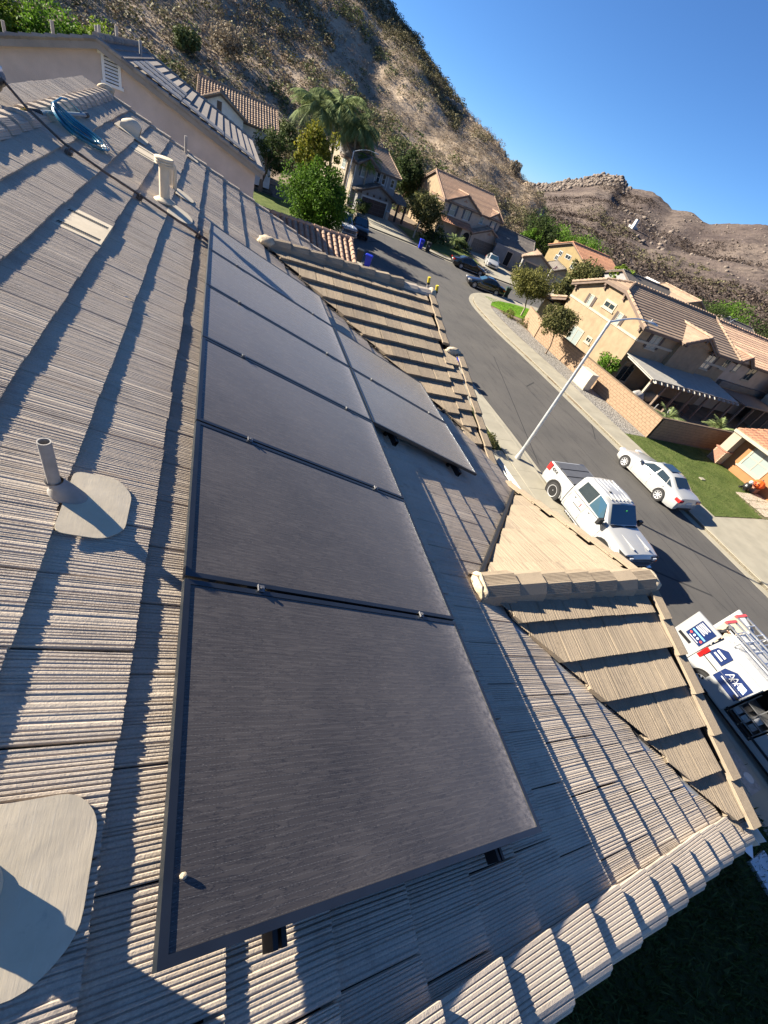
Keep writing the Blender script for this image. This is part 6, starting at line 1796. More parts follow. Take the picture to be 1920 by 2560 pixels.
# --- person at the back of the van: dark shirt and cap
def skin_body(name, verts, edges, radii, mat, parent):
    me = bpy.data.meshes.new(name); me.from_pydata(verts, edges, []); o = link(name, me, mat, parent)
    o.modifiers.new('skin', 'SKIN').use_smooth_shade = True
    lay = me.skin_vertices[0].data if me.skin_vertices else None
    if lay is None:
        bpy.context.view_layer.objects.active = o
        bm = bmesh.new(); bm.from_mesh(me); bm.verts.layers.skin.verify(); bm.to_mesh(me); bm.free()
        lay = me.skin_vertices[0].data
    for i, r in enumerate(radii): lay[i].radius = (r, r) if not isinstance(r, tuple) else r
    lay[0].use_root = True
    s = o.modifiers.new('sub', 'SUBSURF'); s.levels = 1; s.render_levels = 2
    return o
M['skin'] = pm('skin', (0.42, 0.24, 0.16), 0.6, .05, 8); M['shirt'] = pm('black_shirt', (.02, .02, .024), .85); M['jeans'] = pm('dark_trousers', (.03, .035, .05), .85)
t = thing('person', 'person in black shirt and black cap leaning into the open back of the van', 'person', (15.15, 3.1, 0), R(-90))
V = [(0, 0, .95), (.02, 0, 1.15), (.06, 0, 1.36), (.12, 0, 1.47), (.15, 0, 1.56), (.18, 0, 1.66), (.19, 0, 1.72),
     (0, .10, .90), (.02, .11, .50), (0, .11, .09), (.12, .12, .05), (0, -.10, .90), (.03, -.11, .50), (.0, -.11, .09), (.12, -.12, .05),
     (.08, .19, 1.40), (.16, .25, 1.14), (.40, .20, 1.08), (.50, .18, 1.09), (.08, -.19, 1.40), (.18, -.25, 1.15), (.42, -.20, 1.10), (.52, -.18, 1.11)]
Ed = [(0, 1), (1, 2), (2, 3), (3, 4), (4, 5), (5, 6), (0, 7), (7, 8), (8, 9), (9, 10), (0, 11), (11, 12), (12, 13), (13, 14), (2, 15), (15, 16), (16, 17), (17, 18), (2, 19), (19, 20), (20, 21), (21, 22)]
rad = [(.15, .13), (.14, .12), (.17, .12), .06, .055, .095, .08, .095, .065, .045, .045, .095, .065, .045, .045, .07, .05, .036, .04, .07, .05, .036, .04]
body = skin_body('body', V, Ed, rad, M['shirt'], t)
def part_lump(name, c, r, mat, sq): return lump(name, c, r, t, mat, 5, sq)
part_lump('face', (.21, 0, 1.67), .088, M['skin'], (.95, .85, 1.15))
for s in (-1, 1):
    part_lump('ear', (.19, s * .085, 1.66), .025, M['skin'], (.7, .4, 1)); part_lump('hand', (.55, s * .18, 1.10), .045, M['skin'], (1.2, .8, .5))
    for k in range(4): MB().tube([(.57, s * .18 + (k - 1.5) * .02, 1.10), (.61, s * .18 + (k - 1.5) * .022, 1.095), (.635, s * .18 + (k - 1.5) * .022, 1.075)], .009, 6).build('finger', M['skin'], t)
    MB().tube([(.54, s * .145, 1.10), (.575, s * .12, 1.10), (.595, s * .115, 1.09)], .010, 6).build('thumb', M['skin'], t)
MB().lathe([(.105, 1.69), (.104, 1.74), (.085, 1.79), (.04, 1.815), (0, 1.82)], 18, (.18, 0, 0)).build('cap', M['black'], t, smooth=50)
mb = MB(); mb.prism([(.26, -.07, 1.705), (.33, -.06, 1.70), (.37, 0, 1.698), (.33, .06, 1.70), (.26, .07, 1.705)], (0, 0, .012)); mb.build('cap_peak', M['black'], t)
# ------------------------------------------------------------------ trees, palms, shrubs
def leaves_np(rg, centers, rad, per, size, flat=0.0):
    """clumps of leaf quads around centres"""
    n = len(centers) * per
    c = np.repeat(np.asarray(centers), per, 0); r = np.repeat(np.asarray(rad), per, 0)
    d = rg.normal(size=(n, 3)); d /= np.linalg.norm(d, axis=1, keepdims=True)
    p = c + d * (r * rg.uniform(0.35, 1.0, n) ** 0.6)[:, None]
    nrm = d + rg.normal(size=(n, 3)) * 0.7 + np.array([0, 0, 0.35]); nrm /= np.linalg.norm(nrm, axis=1, keepdims=True)
    a = np.cross(nrm, rg.normal(size=(n, 3))); a /= np.linalg.norm(a, axis=1, keepdims=True) + 1e-9
    b = np.cross(nrm, a)
    s = (size * rg.uniform(0.6, 1.4, n))[:, None]
    v = np.stack([p - a * s * 0.5, p + b * s * 0.32 + nrm * s * 0.08, p + a * s * 0.5, p - b * s * 0.32 + nrm * s * 0.08], 1).reshape(-1, 3)
    return v, np.arange(4 * n).reshape(-1, 4)
M['bark'] = pm('bark', (0.16, 0.115, 0.08), 0.95, 0.3, 8, 0.6, 40); M['bark_pale'] = pm('pale_bark', (0.33, 0.27, 0.20), 0.95, 0.2, 8, 0.4, 40)
L_ = {}
L_['green'] = leaf_mat('leaf_green', (0.050, 0.115, 0.012), (0.14, 0.25, 0.03)); L_['bush'] = leaf_mat('leaf_bush', (0.035, 0.085, 0.010), (0.105, 0.19, 0.022)); L_['dark'] = leaf_mat('leaf_dark', (0.022, 0.040, 0.012), (0.075, 0.105, 0.035))
L_['olive'] = leaf_mat('leaf_olive', (0.075, 0.085, 0.022), (0.21, 0.20, 0.06)); L_['yellow'] = leaf_mat('leaf_yellow', (0.06, 0.085, 0.012), (0.26, 0.24, 0.03))
L_['mag'] = leaf_mat('leaf_magnolia', (0.040, 0.055, 0.016), (0.19, 0.18, 0.07)); L_['palm'] = leaf_mat('leaf_palm', (0.085, 0.125, 0.045), (0.26, 0.31, 0.13)); L_['lime'] = leaf_mat('leaf_lime', (0.07, 0.12, 0.012), (0.18, 0.25, 0.03))
def tree(name, label, base_, trunk_h, cz, rx, rz, mat, n_cl=42, per=60, leaf=0.18, seed=0, tr=0.10, group=None, cx=0.0, cy=0.0, bark='bark', cat='tree', ry=None, lean=(0, 0)):
    rg = np.random.RandomState(seed); ry = ry or rx
    t = thing(name, label, cat, base_, 0, group)
    C = Vector((cx, cy, cz)); cen, rad = [], []
    for i in range(n_cl):
        d = rg.normal(size=3); d /= np.linalg.norm(d); q = rg.uniform(0.45, 0.95)
        wob = 0.68 + 0.52 * rg.rand()
        p = np.array([C.x + d[0] * rx * q * wob, C.y + d[1] * ry * q * wob, C.z + d[2] * rz * q * wob]); cen.append(p); rad.append(rx * rg.uniform(0.16, 0.38))
    v, f = leaves_np(rg, cen, rad, per, leaf)
    link('crown', np_mesh('crown', v, f), mat, t)
    mb = MB(); top = Vector((cx * 0.8 + lean[0], cy * 0.8 + lean[1], max(trunk_h, cz - rz * 0.4)))
    pts = [Vector((0, 0, -0.1)), Vector((lean[0] * .3, lean[1] * .3, trunk_h * 0.5)), top]
    mb.tube(pts, [tr * 1.25, tr, tr * 0.75], 9); mb.build('trunk', M[bark], t, smooth=60)
    for i in range(6):
        e = Vector(cen[i * (n_cl // 6)]); s = pts[1].lerp(top, 0.45 + 0.09 * i)
        mb = MB(); mb.tube([s, s.lerp(e, 0.5) + Vector((0, 0, 0.12 * rz)), e], [tr * 0.55, tr * 0.35, tr * 0.15], 6); mb.build('limb', M[bark], t, smooth=60)
    return t
def palm(name, label, base_, h, crown, n=26, fl=2.4, mat=None, seed=0, tr=0.16, droop=1.0, group=None, cat='palm', wid=0.055, nl=26):
    rg = np.random.RandomState(seed); t = thing(name, label, cat, base_, 0, group)
    mb = MB(); mb.tube([(0, 0, -0.1), (0.05, 0, h * 0.5), (0, 0, h)], [tr * 1.25, tr, tr * 0.9], 10); mb.build('trunk', M['bark_pale'], t, smooth=60)
    for i in range(n):
        az = 2.39996 * i + rg.uniform(-.2, .2); up = rg.uniform(-0.25, 1.0); L = fl * rg.uniform(0.75, 1.1)
        d = Vector((math.cos(az), math.sin(az), 0)); p = Vector((0, 0, h)); v = (d * math.cos(up) + Vector((0, 0, math.sin(up)))).normalized(); spine = [p.copy()]
        for k in range(9):
            p = p + v * (L / 9); v = (v + Vector((0, 0, -0.16 * droop))).normalized(); spine.append(p.copy())
        vs, fs = [], []
        side = Vector((-d.y, d.x, 0))
        for k in range(nl):
            q = 0.08 + 0.92 * k / nl; a = q * 9; j = min(8, int(a)); pt = spine[j].lerp(spine[j + 1], a - j); tg = (spine[j + 1] - spine[j]).normalized()
            ll = L * 0.30 * math.sin(math.pi * (0.12 + 0.8 * q)) * rg.uniform(.8, 1.15)
            for s in (-1, 1):
                e = pt + (side * s * 0.75 + tg * 0.55 + Vector((0, 0, -0.45 * droop + rg.uniform(-.2, .2)))) * ll; o = len(vs)
                vs += [pt - tg * wid * .5, pt + tg * wid * .5, e]; fs.append((o, o + 1, o + 2))
        for k in range(9):
            o = len(vs); w = 0.025 * (1 - k / 9) + 0.006; vs += [spine[k] - side * w, spine[k] + side * w, spine[k + 1] + side * w, spine[k + 1] - side * w]; fs.append((o, o + 1, o + 2, o + 3))
        mb = MB(); mb.add(vs, fs); mb.build('frond', mat or L_['palm'], t)
    return t
G_ = 'trees along the bend'
tree('round_bush_tree', 'big round bright green bush tree overhanging the far white pickup', (9.0, 48.3, 0), 0.6, 2.6, 3.1, 2.6, L_['bush'], 170, 150, 0.19, 1, 0.16, lean=(0, 0))
tree('shade_tree', 'dark green tree with crooked trunk next to the pink house corner', (4.7, 60.2, 0), 1.6, 4.0, 2.2, 2.7, L_['dark'], 60, 70, 0.2, 2, 0.2, cx=0.9)
tree('magnolia_tree', 'yellow tipped broadleaf tree behind the round bush', (9.6, 57.0, 0), 2.4, 5.2, 2.3, 2.6, L_['yellow'], 60, 90, 0.26, 3, 0.14)
for i, (x, y, h, s) in enumerate(((11.8, 73.5, 9.0, 4.8), (14.4, 74.0, 10.0, 5.0), (17.0, 73.0, 9.0, 4.4))):
    palm('queen_palm', ['queen palm with drooping fronds standing behind the yellow tipped tree', 'tallest queen palm with drooping fronds, middle of the three', 'queen palm with drooping fronds next to the craftsman house wall'][i], (x, y, 0.1), h - 0.6, None, 44, s * 0.92, L_['palm'], 20 + i, 0.2, 1.15, 'palms by the craftsman house', nl=36, wid=0.11)
palm('slender_palm', 'slender young yellow green palm nearest the craftsman house gable', (18.9, 71.0, 0.1), 5.6, None, 16, 2.2, L_['lime'], 24, 0.12, 1.2)
tree('garden_tree', 'broadleaf tree with pale trunk on the lawn left of the terracotta house', (25.6, 63.9, 0.1), 1.7, 3.35, 3.0, 2.0, L_['mag'], 80, 110, 0.24, 5, 0.10, bark='bark_pale', cx=0.9, cy=1.2)
palm('cycad', 'spiky palm beside the arched entry of the terracotta house', (33.6, 67.6, 0.1), 0.9, None, 22, 1.9, L_['palm'], 31, 0.22, .8, wid=.08)
tree('entry_shrub', 'dark shrubs under the porch of the terracotta house', (35.6, 68.6, 0.1), 0.3, 0.7, 1.6, 0.8, L_['dark'], 24, 50, 0.22, 6, 0.06, cat='shrub')
tree('entry_shrub', 'dark low shrubs between the garden tree and the cycad', (29.3, 65.6, 0.1), 0.3, 1.0, 2.1, 1.1, L_['dark'], 30, 50, 0.24, 7, 0.06, cat='shrub')
tree('corner_tree', 'round yellow green tree on the corner lawn', (30.4, 39.8, 0.1), 1.5, 3.0, 2.45, 1.35, L_['olive'], 80, 130, 0.17, 8, 0.08, cx=-0.3, cy=0.6, bark='bark_pale')
tree('wall_tree', 'small dark tree in the gravel casting shade on the block wall', (26.9, 29.5, 0.1), 1.5, 2.75, 1.65, 1.2, L_['mag'], 70, 110, 0.15, 9, 0.055, cx=-0.6, cy=0.0)
tree('wall_shrub', 'leafy green shrub rising above the block wall before the tan house', (29.5, 25.4, 0.1), 0.6, 1.7, 1.15, 1.0, L_['green'], 40, 60, 0.14, 10, 0.05, cat='shrub')
tree('gravel_shrub', 'low brown shrub at the tip of the gravel strip', (27.6, 38.0, 0.1), 0.1, 0.25, 0.8, 0.35, L_['olive'], 14, 50, 0.10, 11, 0.03, cat='shrub')
tree('gravel_shrub', 'low grey green shrub by the wall end', (28.6, 36.4, 0.1), 0.1, 0.35, 0.9, 0.45, L_['mag'], 14, 50, 0.10, 12, 0.03, cat='shrub')
for i, (x, y, s, lab) in enumerate(((30.7, 19.0, 1.5, 'spiky sago palm behind the corner of the block wall'), (37.6, 19.2, 1.4, 'spiky sago palm at the end of the shaded block wall'), (43.0, 19.6, 1.2, 'spiky sago palm behind the orange house roof'))):
    palm('sago_palm', lab, (x, y, 0.1), 1.0, None, 26, s, L_['palm'], 40 + i, 0.18, .7, wid=.07)
for i, (x, y, z, r, rz, m, lab) in enumerate((
        (62.1, 88, 4.8, 4.2, 4.0, 'dark', 'dark pine like tree at the foot of the hill behind the grey bungalow'),
        (69.0, 93, 4.9, 5.2, 3.2, 'green', 'bright green tree hedge left of the yellow house ridge'),
        (75.5, 90, 4.8, 5.5, 3.2, 'green', 'bright green tree hedge right of the yellow house ridge'),
        (51.0, 57.2, 3.4, 3.1, 2.6, 'mag', 'broadleaf tree between the yellow house and the tan house'),
        (47.0, 54.6, 2.0, 1.8, 1.6, 'mag', 'small tree beside the grey bungalow gable'),
        (101, 73, 4.2, 5.0, 3.4, 'dark', 'dark round tree beside the far grey roof'),
        (113, 76, 4.4, 6.0, 3.6, 'green', 'green tree right of the far grey roof'),
        (117.8, 68, 4.2, 6.0, 4.2, 'dark', 'green tree at the right end of the far street'),
        (57.0, 84, 3.2, 2.0, 2.2, 'green', 'small bright tree behind the bungalow wall'),
        (29.5, 84, 5.6, 3.0, 3.2, 'dark', 'dark tree between the craftsman house and the terracotta house'),
        (66, 66, 5.0, 2.0, 1.6, 'lime', 'feathery bright tree above the dark grey roof'))):
    tree('background_tree', lab, (x, y, 0), 1.5, z, r, rz, L_[m], 70, 90, 0.32, 60 + i, 0.2)
palm('far_palm', 'small palm past the tan gabled house', (95.5, 75, 0), 4.0, None, 18, 2.4, L_['lime'], 77, 0.2, .8, wid=.12)
for i, (x, y, z, r, rz) in enumerate(((-16.5, 60, 4.4, 3.4, 3.4), (-13.0, 59, 5.0, 3.2, 3.2), (-10.2, 60, 5.2, 2.6, 2.6), (-20.5, 62, 5.2, 3.6, 4.0))):
    tree('pepper_tree', ['bright lime pepper tree behind the middle of the pink house ridge', 'deep green pepper tree between two lime ones behind the pink house', 'smallest lime pepper tree next to the upright roof pipes', 'deep green pepper tree at the outer end of the pink house'][i], (x, y, 0), 2.0, z, r, rz, L_['lime'] if i % 2 == 0 else L_['green'], 90, 110, 0.24, 90 + i, 0.2, 'green trees behind the pink house')
tree('hedge', 'clipped dark hedge beside the brown garage door', (19.0, 68.6, 0.1), 0.3, 0.8, 1.2, 0.9, L_['dark'], 40, 60, 0.14, 99, 0.05, cat='hedge')
tree('yard_shrub', 'dark shrub in the shade at the near kerb by the driveway', (12.2, 13.9, 0.1), 0.2, 0.3, 0.75, 0.4, L_['mag'], 20, 50, 0.12, 101, 0.03, cat='shrub')
# ------------------------------------------------------------------ hill, mountain, brush
def interp(x, tab):
    return np.interp(x, [a for a, _ in tab], [b for _, b in tab])
EL = [(-70, 7), (-40, 9), (-16, 11), (-5, 12), (7.6, 10.6), (11, 9.6), (13, 8.35), (16.4, 7.5), (22, 4.9), (27, 3.75), (32.4, 1.6), (34.6, 0.0), (37, -2.6), (41, -5)]
RR = [(-70, 290), (-5, 290), (8, 280), (13, 265), (16.4, 248), (22, 208), (27, 184), (32.4, 160), (34.6, 152), (41, 140)]
RF = [(-70, 64), (-16, 68), (-5, 74), (7.6, 82), (13, 90), (22, 93), (27, 96), (32, 100), (35, 103), (41, 108)]
MEL = [(10, 0.4), (26, 0.8), (30, 1.1), (32.5, 1.6), (34.7, 2.75), (37.9, 4.35), (39.7, 4.85), (40.6, 4.35), (42, 4.45), (43.2, 4.65), (45.5, 4.15), (47, 4.4), (49.2, 4.25), (53.3, 5.6), (60, 6.0), (80, 6.2), (120, 5.0)]
MR = [(10, 620), (40, 620), (46, 560), (53, 480), (60, 440), (120, 420)]
def fbm(x, y, s, o=5):
    return np.array([noise.fractal(Vector((a * s, b * s, 0.37)), 1.0, 2.0, o) for a, b in zip(x.ravel(), y.ravel())]).reshape(x.shape)
def ridged(x, y, s):
    return np.array([noise.ridged_multi_fractal(Vector((a * s, b * s, 5.1)), 0.9, 2.0, 4, 0.9, 2.0) for a, b in zip(x.ravel(), y.ravel())]).reshape(x.shape)
def hill_z(az, r):
    rf, rr = interp(az, RF), interp(az, RR); zr = np.maximum(CAM_P.z + rr * np.tan(np.radians(interp(az, EL))), -2)
    t = (r - rf) / (rr - rf); tc = np.clip(t, 0, 1)
    z = zr * (0.25 * tc ** 2 * (3 - 2 * tc) + 0.75 * tc)
    return np.where(t > 1, zr - (t - 1) * np.abs(zr) * 0.9 - (t - 1) * 2, z), tc
def mount_z(az, r):
    rm = interp(az, MR); zm = CAM_P.z + rm * np.tan(np.radians(interp(az, MEL)))
    t = np.clip((r - 118) / (rm - 118), 0, 1.6); tc = np.clip(t, 0, 1)
    return np.where(t > 1, zm - (t - 1) * zm * 0.5, zm * (0.55 * tc + 0.45 * tc ** 2)), tc
def polar_grid(name, az0, az1, na, r0, r1, nr, zf, mat):
    az = np.linspace(az0, az1, na); r = np.exp(np.linspace(np.log(r0), np.log(r1), nr)); A, Rr = np.meshgrid(az, r, indexing='ij')
    X, Y = CAM_P.x + Rr * np.sin(np.radians(A)), CAM_P.y + Rr * np.cos(np.radians(A))
    Z = zf(A, Rr, X, Y)
    i = np.arange(na * nr).reshape(na, nr)
    f = np.stack([i[:-1, :-1], i[:-1, 1:], i[1:, 1:], i[1:, :-1]], -1).reshape(-1, 4)
    o = link(name, np_mesh(name, np.stack([X, Y, Z], -1).reshape(-1, 3), f), mat); o.data.shade_smooth(); o['kind'] = 'structure'
    return o
def hz_full(A, Rr, X, Y):
    z, t = hill_z(A, Rr); amp = np.clip(t * 4, 0, 1) * np.where(t >= 1, 0.5, 1.0)
    return z + amp * (fbm(X, Y, 0.03) * 2.6 + (ridged(X, Y, 0.018) - 1.2) * 2.0 + fbm(X, Y, 0.25, 3) * 0.25) - 0.25
def mz_full(A, Rr, X, Y):
    z, t = mount_z(A, Rr); amp = np.clip(t * 2.5, 0, 1)
    return z + amp * np.clip(1.25 - t, 0.25, 1) * (fbm(X, Y, 0.010) * 8 + (ridged(X, Y, 0.008) - 1.2) * 6) + amp * fbm(X, Y, 0.06, 4) * 0.9 - 0.3
def hill_mat(name, cols, patch, s1, s2, vor=None):
    m, nt, p = base(name); co = wpos(nt)
    a = _noise(nt, co, s1, 8, 0.62, 0.4); b = _noise(nt, co, s2, 5, 0.75)
    c = _ramp(nt, a, [(0.28, cols[0]), (0.45, cols[1]), (0.58, cols[2]), (0.75, cols[3])])
    c = _mix(nt, _ramp(nt, b, [(patch, 0.0), (patch + 0.1, 0.85)]), c, cols[4])
    c = _mix(nt, 1.0, c, _ramp(nt, _noise(nt, co, s2 * 6, 3, 0.8), [(0.2, 0.7), (0.8, 1.3)]), 'MULTIPLY')
    if vor:
        v = nt.nodes.new('ShaderNodeTexVoronoi'); v.inputs['Scale'].default_value = vor; nt.links.new(co, v.inputs['Vector'])
        k = _math(nt, 'MULTIPLY', _math(nt, 'LESS_THAN', v.outputs['Distance'], 0.22), _ramp(nt, _noise(nt, co, 0.015, 4), [(0.5, 0.0), (0.62, 1.0)]))
        c = _mix(nt, k, c, (0.19, 0.16, 0.135))
    nt.links.new(c, p.inputs['Base Color']); p.inputs['Roughness'].default_value = 0.95; p.inputs['Specular IOR Level'].default_value = 0.1
    nt.links.new(_bump(nt, b, 1.0, 0.35 if not vor else 1.5), p.inputs['Normal'])
    return m
M['hill'] = hill_mat('dry_hillside', [(0.21, 0.165, 0.118), (0.28, 0.222, 0.162), (0.39, 0.31, 0.225), (0.31, 0.248, 0.185), (0.16, 0.126, 0.09)], 0.53, 0.06, 0.5)
M['mount'] = hill_mat('scrub_mountain', [(0.070, 0.054, 0.049), (0.10, 0.079, 0.069), (0.145, 0.116, 0.096), (0.11, 0.088, 0.076), (0.050, 0.040, 0.037)], 0.50, 0.02, 0.22, 0.22)
polar_grid('hillside', -70, 41, 340, 62, 400, 160, hz_full, M['hill'])
polar_grid('mountain', 12, 118, 330, 112, 1000, 130, mz_full, M['mount'])
def surf(fn, az, r):
    X, Y = CAM_P.x + r * np.sin(np.radians(az)), CAM_P.y + r * np.cos(np.radians(az))
    return X, Y, fn(az, r, X, Y)
M['br'] = [leaf_mat('brush_olive', (0.095, 0.088, 0.045), (0.18, 0.165, 0.085), 0.15), leaf_mat('brush_brown', (0.17, 0.125, 0.082), (0.265, 0.2, 0.135), 0.15), leaf_mat('brush_grey', (0.19, 0.158, 0.112), (0.3, 0.25, 0.18), 0.15), leaf_mat('brush_green', (0.055, 0.075, 0.026), (0.12, 0.145, 0.052), 0.15)]
M['br_ridge'] = leaf_mat('brush_ridge', (0.070, 0.066, 0.034), (0.14, 0.125, 0.065), 0.1)
M['br_dark'] = leaf_mat('brush_dark', (0.045, 0.035, 0.030), (0.12, 0.092, 0.075), 0.1)
def brush(name, label, mat, n, az0, az1, fr0, fr1, fn, rlo, rhi, seed, s0, s1, per, leaf, thr=0.0, ns=0.03, squash=0.7):
    rg = np.random.RandomState(seed); az = rg.uniform(az0, az1, n * 3); u = rg.rand(n * 3)
    ra, rb = rlo(az), rhi(az); r = np.sqrt((ra * fr0) ** 2 + u * ((rb * fr1) ** 2 - (ra * fr0) ** 2))
    X, Y = CAM_P.x + r * np.sin(np.radians(az)), CAM_P.y + r * np.cos(np.radians(az))
    dens = fbm(X, Y, ns, 3) + rg.normal(0, 0.12, len(X)); k = np.argsort(-dens)[:n] if thr else np.arange(n)
    X, Y, az, r = X[k], Y[k], az[k], r[k]; Z = fn(az, r, X, Y)
    s = s0 + (s1 - s0) * rg.rand(len(X)) ** 2.2
    cen = np.stack([X, Y, Z + s * 0.35], 1)
    v, f = leaves_np(rg, cen, s, per, 1.0)
    q = np.repeat(cen, per * 4, 0); sc = np.repeat(s, per * 4)
    ctr = v.reshape(-1, 4, 3).mean(1, keepdims=True); lf = np.repeat(s, per)[:, None, None] * leaf
    v = ((v.reshape(-1, 4, 3) - ctr) * lf + ctr).reshape(-1, 3)
    v[:, 2] = q[:, 2] + (v[:, 2] - q[:, 2]) * squash
    o = link(name, np_mesh(name, v, f), mat)
    return tag(o, label, 'brush', kind='stuff')
rlo, rhi = (lambda a: interp(a, RF)), (lambda a: interp(a, RR))
brush('olive_brush', 'dusty olive brush scattered over the dry hillside', M['br'][0], 4200, -20, 36, 1.0, 1.03, hz_full, rlo, rhi, 1, 0.4, 1.9, 44, 0.30, 1)
brush('brown_brush', 'dry brown brush covering the hillside', M['br'][1], 7000, -20, 36, 0.99, 1.02, hz_full, rlo, rhi, 2, 0.3, 1.3, 34, 0.30)
brush('grey_brush', 'pale grey dry brush covering the hillside', M['br'][2], 7000, -20, 36, 0.99, 1.02, hz_full, rlo, rhi, 3, 0.3, 1.2, 34, 0.30)
brush('hill_scrub', 'dense grey green scrub on the hill above the pink roof', M['br'][0], 1500, -20, 9, 1.0, 0.62, hz_full, rlo, rhi, 14, 0.6, 2.0, 34, 0.36)
brush('hill_scrub', 'dense brown scrub on the hill above the pink roof', M['br'][1], 1500, -20, 9, 1.0, 0.7, hz_full, rlo, rhi, 15, 0.5, 1.6, 30, 0.38)
brush('ridge_scrub', 'dark scrub covering the high back ridge of the hill', M['br_ridge'], 2600, 5, 22.5, 0.80, 1.02, hz_full, rhi, rhi, 16, 0.5, 2.0, 30, 0.36)
brush('green_brush', 'dark green brush at the foot of the hill behind the houses', M['br'][3], 620, -20, 24, 0.98, 0.72, hz_full, rlo, rhi, 4, 0.7, 2.3, 60, 0.32, 1)
brush('mountain_brush', 'dark low brush on the far mountain', M['br_dark'], 12000, 30, 66, 1.05, 0.9, mz_full, lambda a: 125 + 0 * a, lambda a: interp(a, MR), 5, 0.5, 1.9, 12, 0.6, 1, 0.012)
brush('mountain_brush', 'olive low brush on the lower mountain slope', M['br'][0], 2600, 34, 66, 1.02, 0.55, mz_full, lambda a: 120 + 0 * a, lambda a: interp(a, MR), 6, 0.4, 1.5, 14, 0.6, 1, 0.02)
# single trees that stand out on the lower hill
for i, (az, r, h, rad, m, lab) in enumerate(((-4.3, 82, 2.2, 3.2, 0, 'olive green bushy tree on the hill foot beyond the pink roof'), (-1.0, 84, 1.8, 2.4, 0, 'olive bush right of the bushy tree on the hill foot'), (1.6, 86, 2.0, 2.6, 3, 'green bush on the hill foot above the white gable house'), (-8.5, 80, 2.5, 3.2, 3, 'dark tree on the hill between pepper trees and olive tree'), (0.2, 112, 3.0, 3.2, 2, 'grey bare looking tree on the upper hill'), (-3.0, 106, 2.0, 2.2, 3, 'dark green bush on the middle of the hill'), (29.6, 168, 2.6, 2.0, 2, 'lone bare shrub on the hill skyline'), (6.5, 92, 2.0, 2.6, 3, 'dark bush behind the palms'), (17, 104, 1.7, 2.0, 3, 'green bush behind the craftsman house roof'))):
    X, Y, Z = surf(hz_full, np.array([az]), np.array([float(r)])); tree('hill_tree', lab, (float(X[0]), float(Y[0]), float(Z[0])), h * 0.4, h * 0.75, rad, h * 0.75, M['br'][m], 50, 50, 0.36, 120 + i, 0.12)
# boulders
def rocks(name, label, n, az0, az1, f0, f1, fn, rmax, seed, s0, s1, mat):
    rg = np.random.RandomState(seed); bm = bmesh.new(); bmesh.ops.create_icosphere(bm, subdivisions=1, radius=1.0); bv = np.array([v.co[:] for v in bm.verts]); bf = np.array([[v.index for v in f.verts] for f in bm.faces]); bm.free()
    az = rg.uniform(az0, az1, n); r = rmax(az) * (f0 + (f1 - f0) * rg.rand(n)); X, Y, Z = surf(fn, az, r); V, Fc = [], []
    for i in range(n):
        s = (s0 + (s1 - s0) * rg.rand() ** 2) * np.array([rg.uniform(.7, 1.4), rg.uniform(.7, 1.4), rg.uniform(.5, 1.0)]); a = rg.uniform(0, 6.28); q = bv * (1 + rg.normal(0, .14, (len(bv), 1))) * s
        q = np.stack([q[:, 0] * np.cos(a) - q[:, 1] * np.sin(a), q[:, 0] * np.sin(a) + q[:, 1] * np.cos(a), q[:, 2]], 1) + np.array([X[i], Y[i], Z[i] + s[2] * .25]); Fc.append(bf + len(V) * len(bv)); V.append(q)
    o = link(name, np_mesh(name, np.concatenate(V), np.concatenate(Fc)), mat); return tag(o, label, 'rocks', kind='stuff')
M['boulder'] = pm('granite_boulder', (0.15, 0.122, 0.10), 0.9, 0.3, 0.4, 0.6, 3, island=0.2); M['boulder_grey'] = pm('grey_boulder', (0.17, 0.152, 0.13), 0.95, 0.3, 1.5, 0.9, 3)
rocks('summit_boulders', 'pale granite boulders heaped on the mountain top', 900, 31.5, 41.0, .86, 1.0, mz_full, lambda a: interp(a, MR), 8, 0.6, 2.3, M['boulder'])
rocks('slope_boulders', 'scattered pale boulders on the right mountain slope', 300, 47, 62, .5, .98, mz_full, lambda a: interp(a, MR), 9, .3, 1.2, M['boulder'])
rocks('gully_boulders', 'pale boulders below the rocky mountain gully', 150, 41, 47, .5, .8, mz_full, lambda a: interp(a, MR), 12, .4, 1.6, M['boulder'])
for i, (az, r, s) in enumerate(((21.9, 196, 1.7), (21.2, 194, 1.3), (20.7, 193, 1.0))):
    X, Y, Z = surf(hz_full, np.array([az]), np.array([float(r)])); o = lump('hill_boulder', (float(X[0]), float(Y[0]), float(Z[0]) + .3), s, None, M['boulder_grey'], 40 + i, (1.4, 1, .8))
    tag(o, ['largest grey boulder on the hill shoulder', 'middle grey boulder on the hill shoulder', 'smallest grey boulder on the hill shoulder'][i], 'boulder')
# white pillar on the mountain foot
X, Y, Z = surf(mz_full, np.array([43.2]), np.array([330.0])); t = thing('white_pillar', 'slim white pillar on a pale block standing on the mountain slope', 'pillar', (float(X[0]), float(Y[0]), float(Z[0])))
zb = CAM_P.z + 330 * math.tan(R(1.45)) - float(Z[0]); zt = CAM_P.z + 330 * math.tan(R(2.3)) - float(Z[0])
MB().box((0, 0, max(zb, 0) / 2), (4.0, 4.0, max(zb, 0) + 1.4)).build('base_block', M['white_paint'], t)
mb = MB(); mb.loft([[(x * s, y * s, z) for x, y in ((-1, -1), (1, -1), (1, 1), (-1, 1))] for s, z in ((.95, max(zb, 0) + .3), (.75, zt))]); mb.build('shaft', M['white_paint'], t)
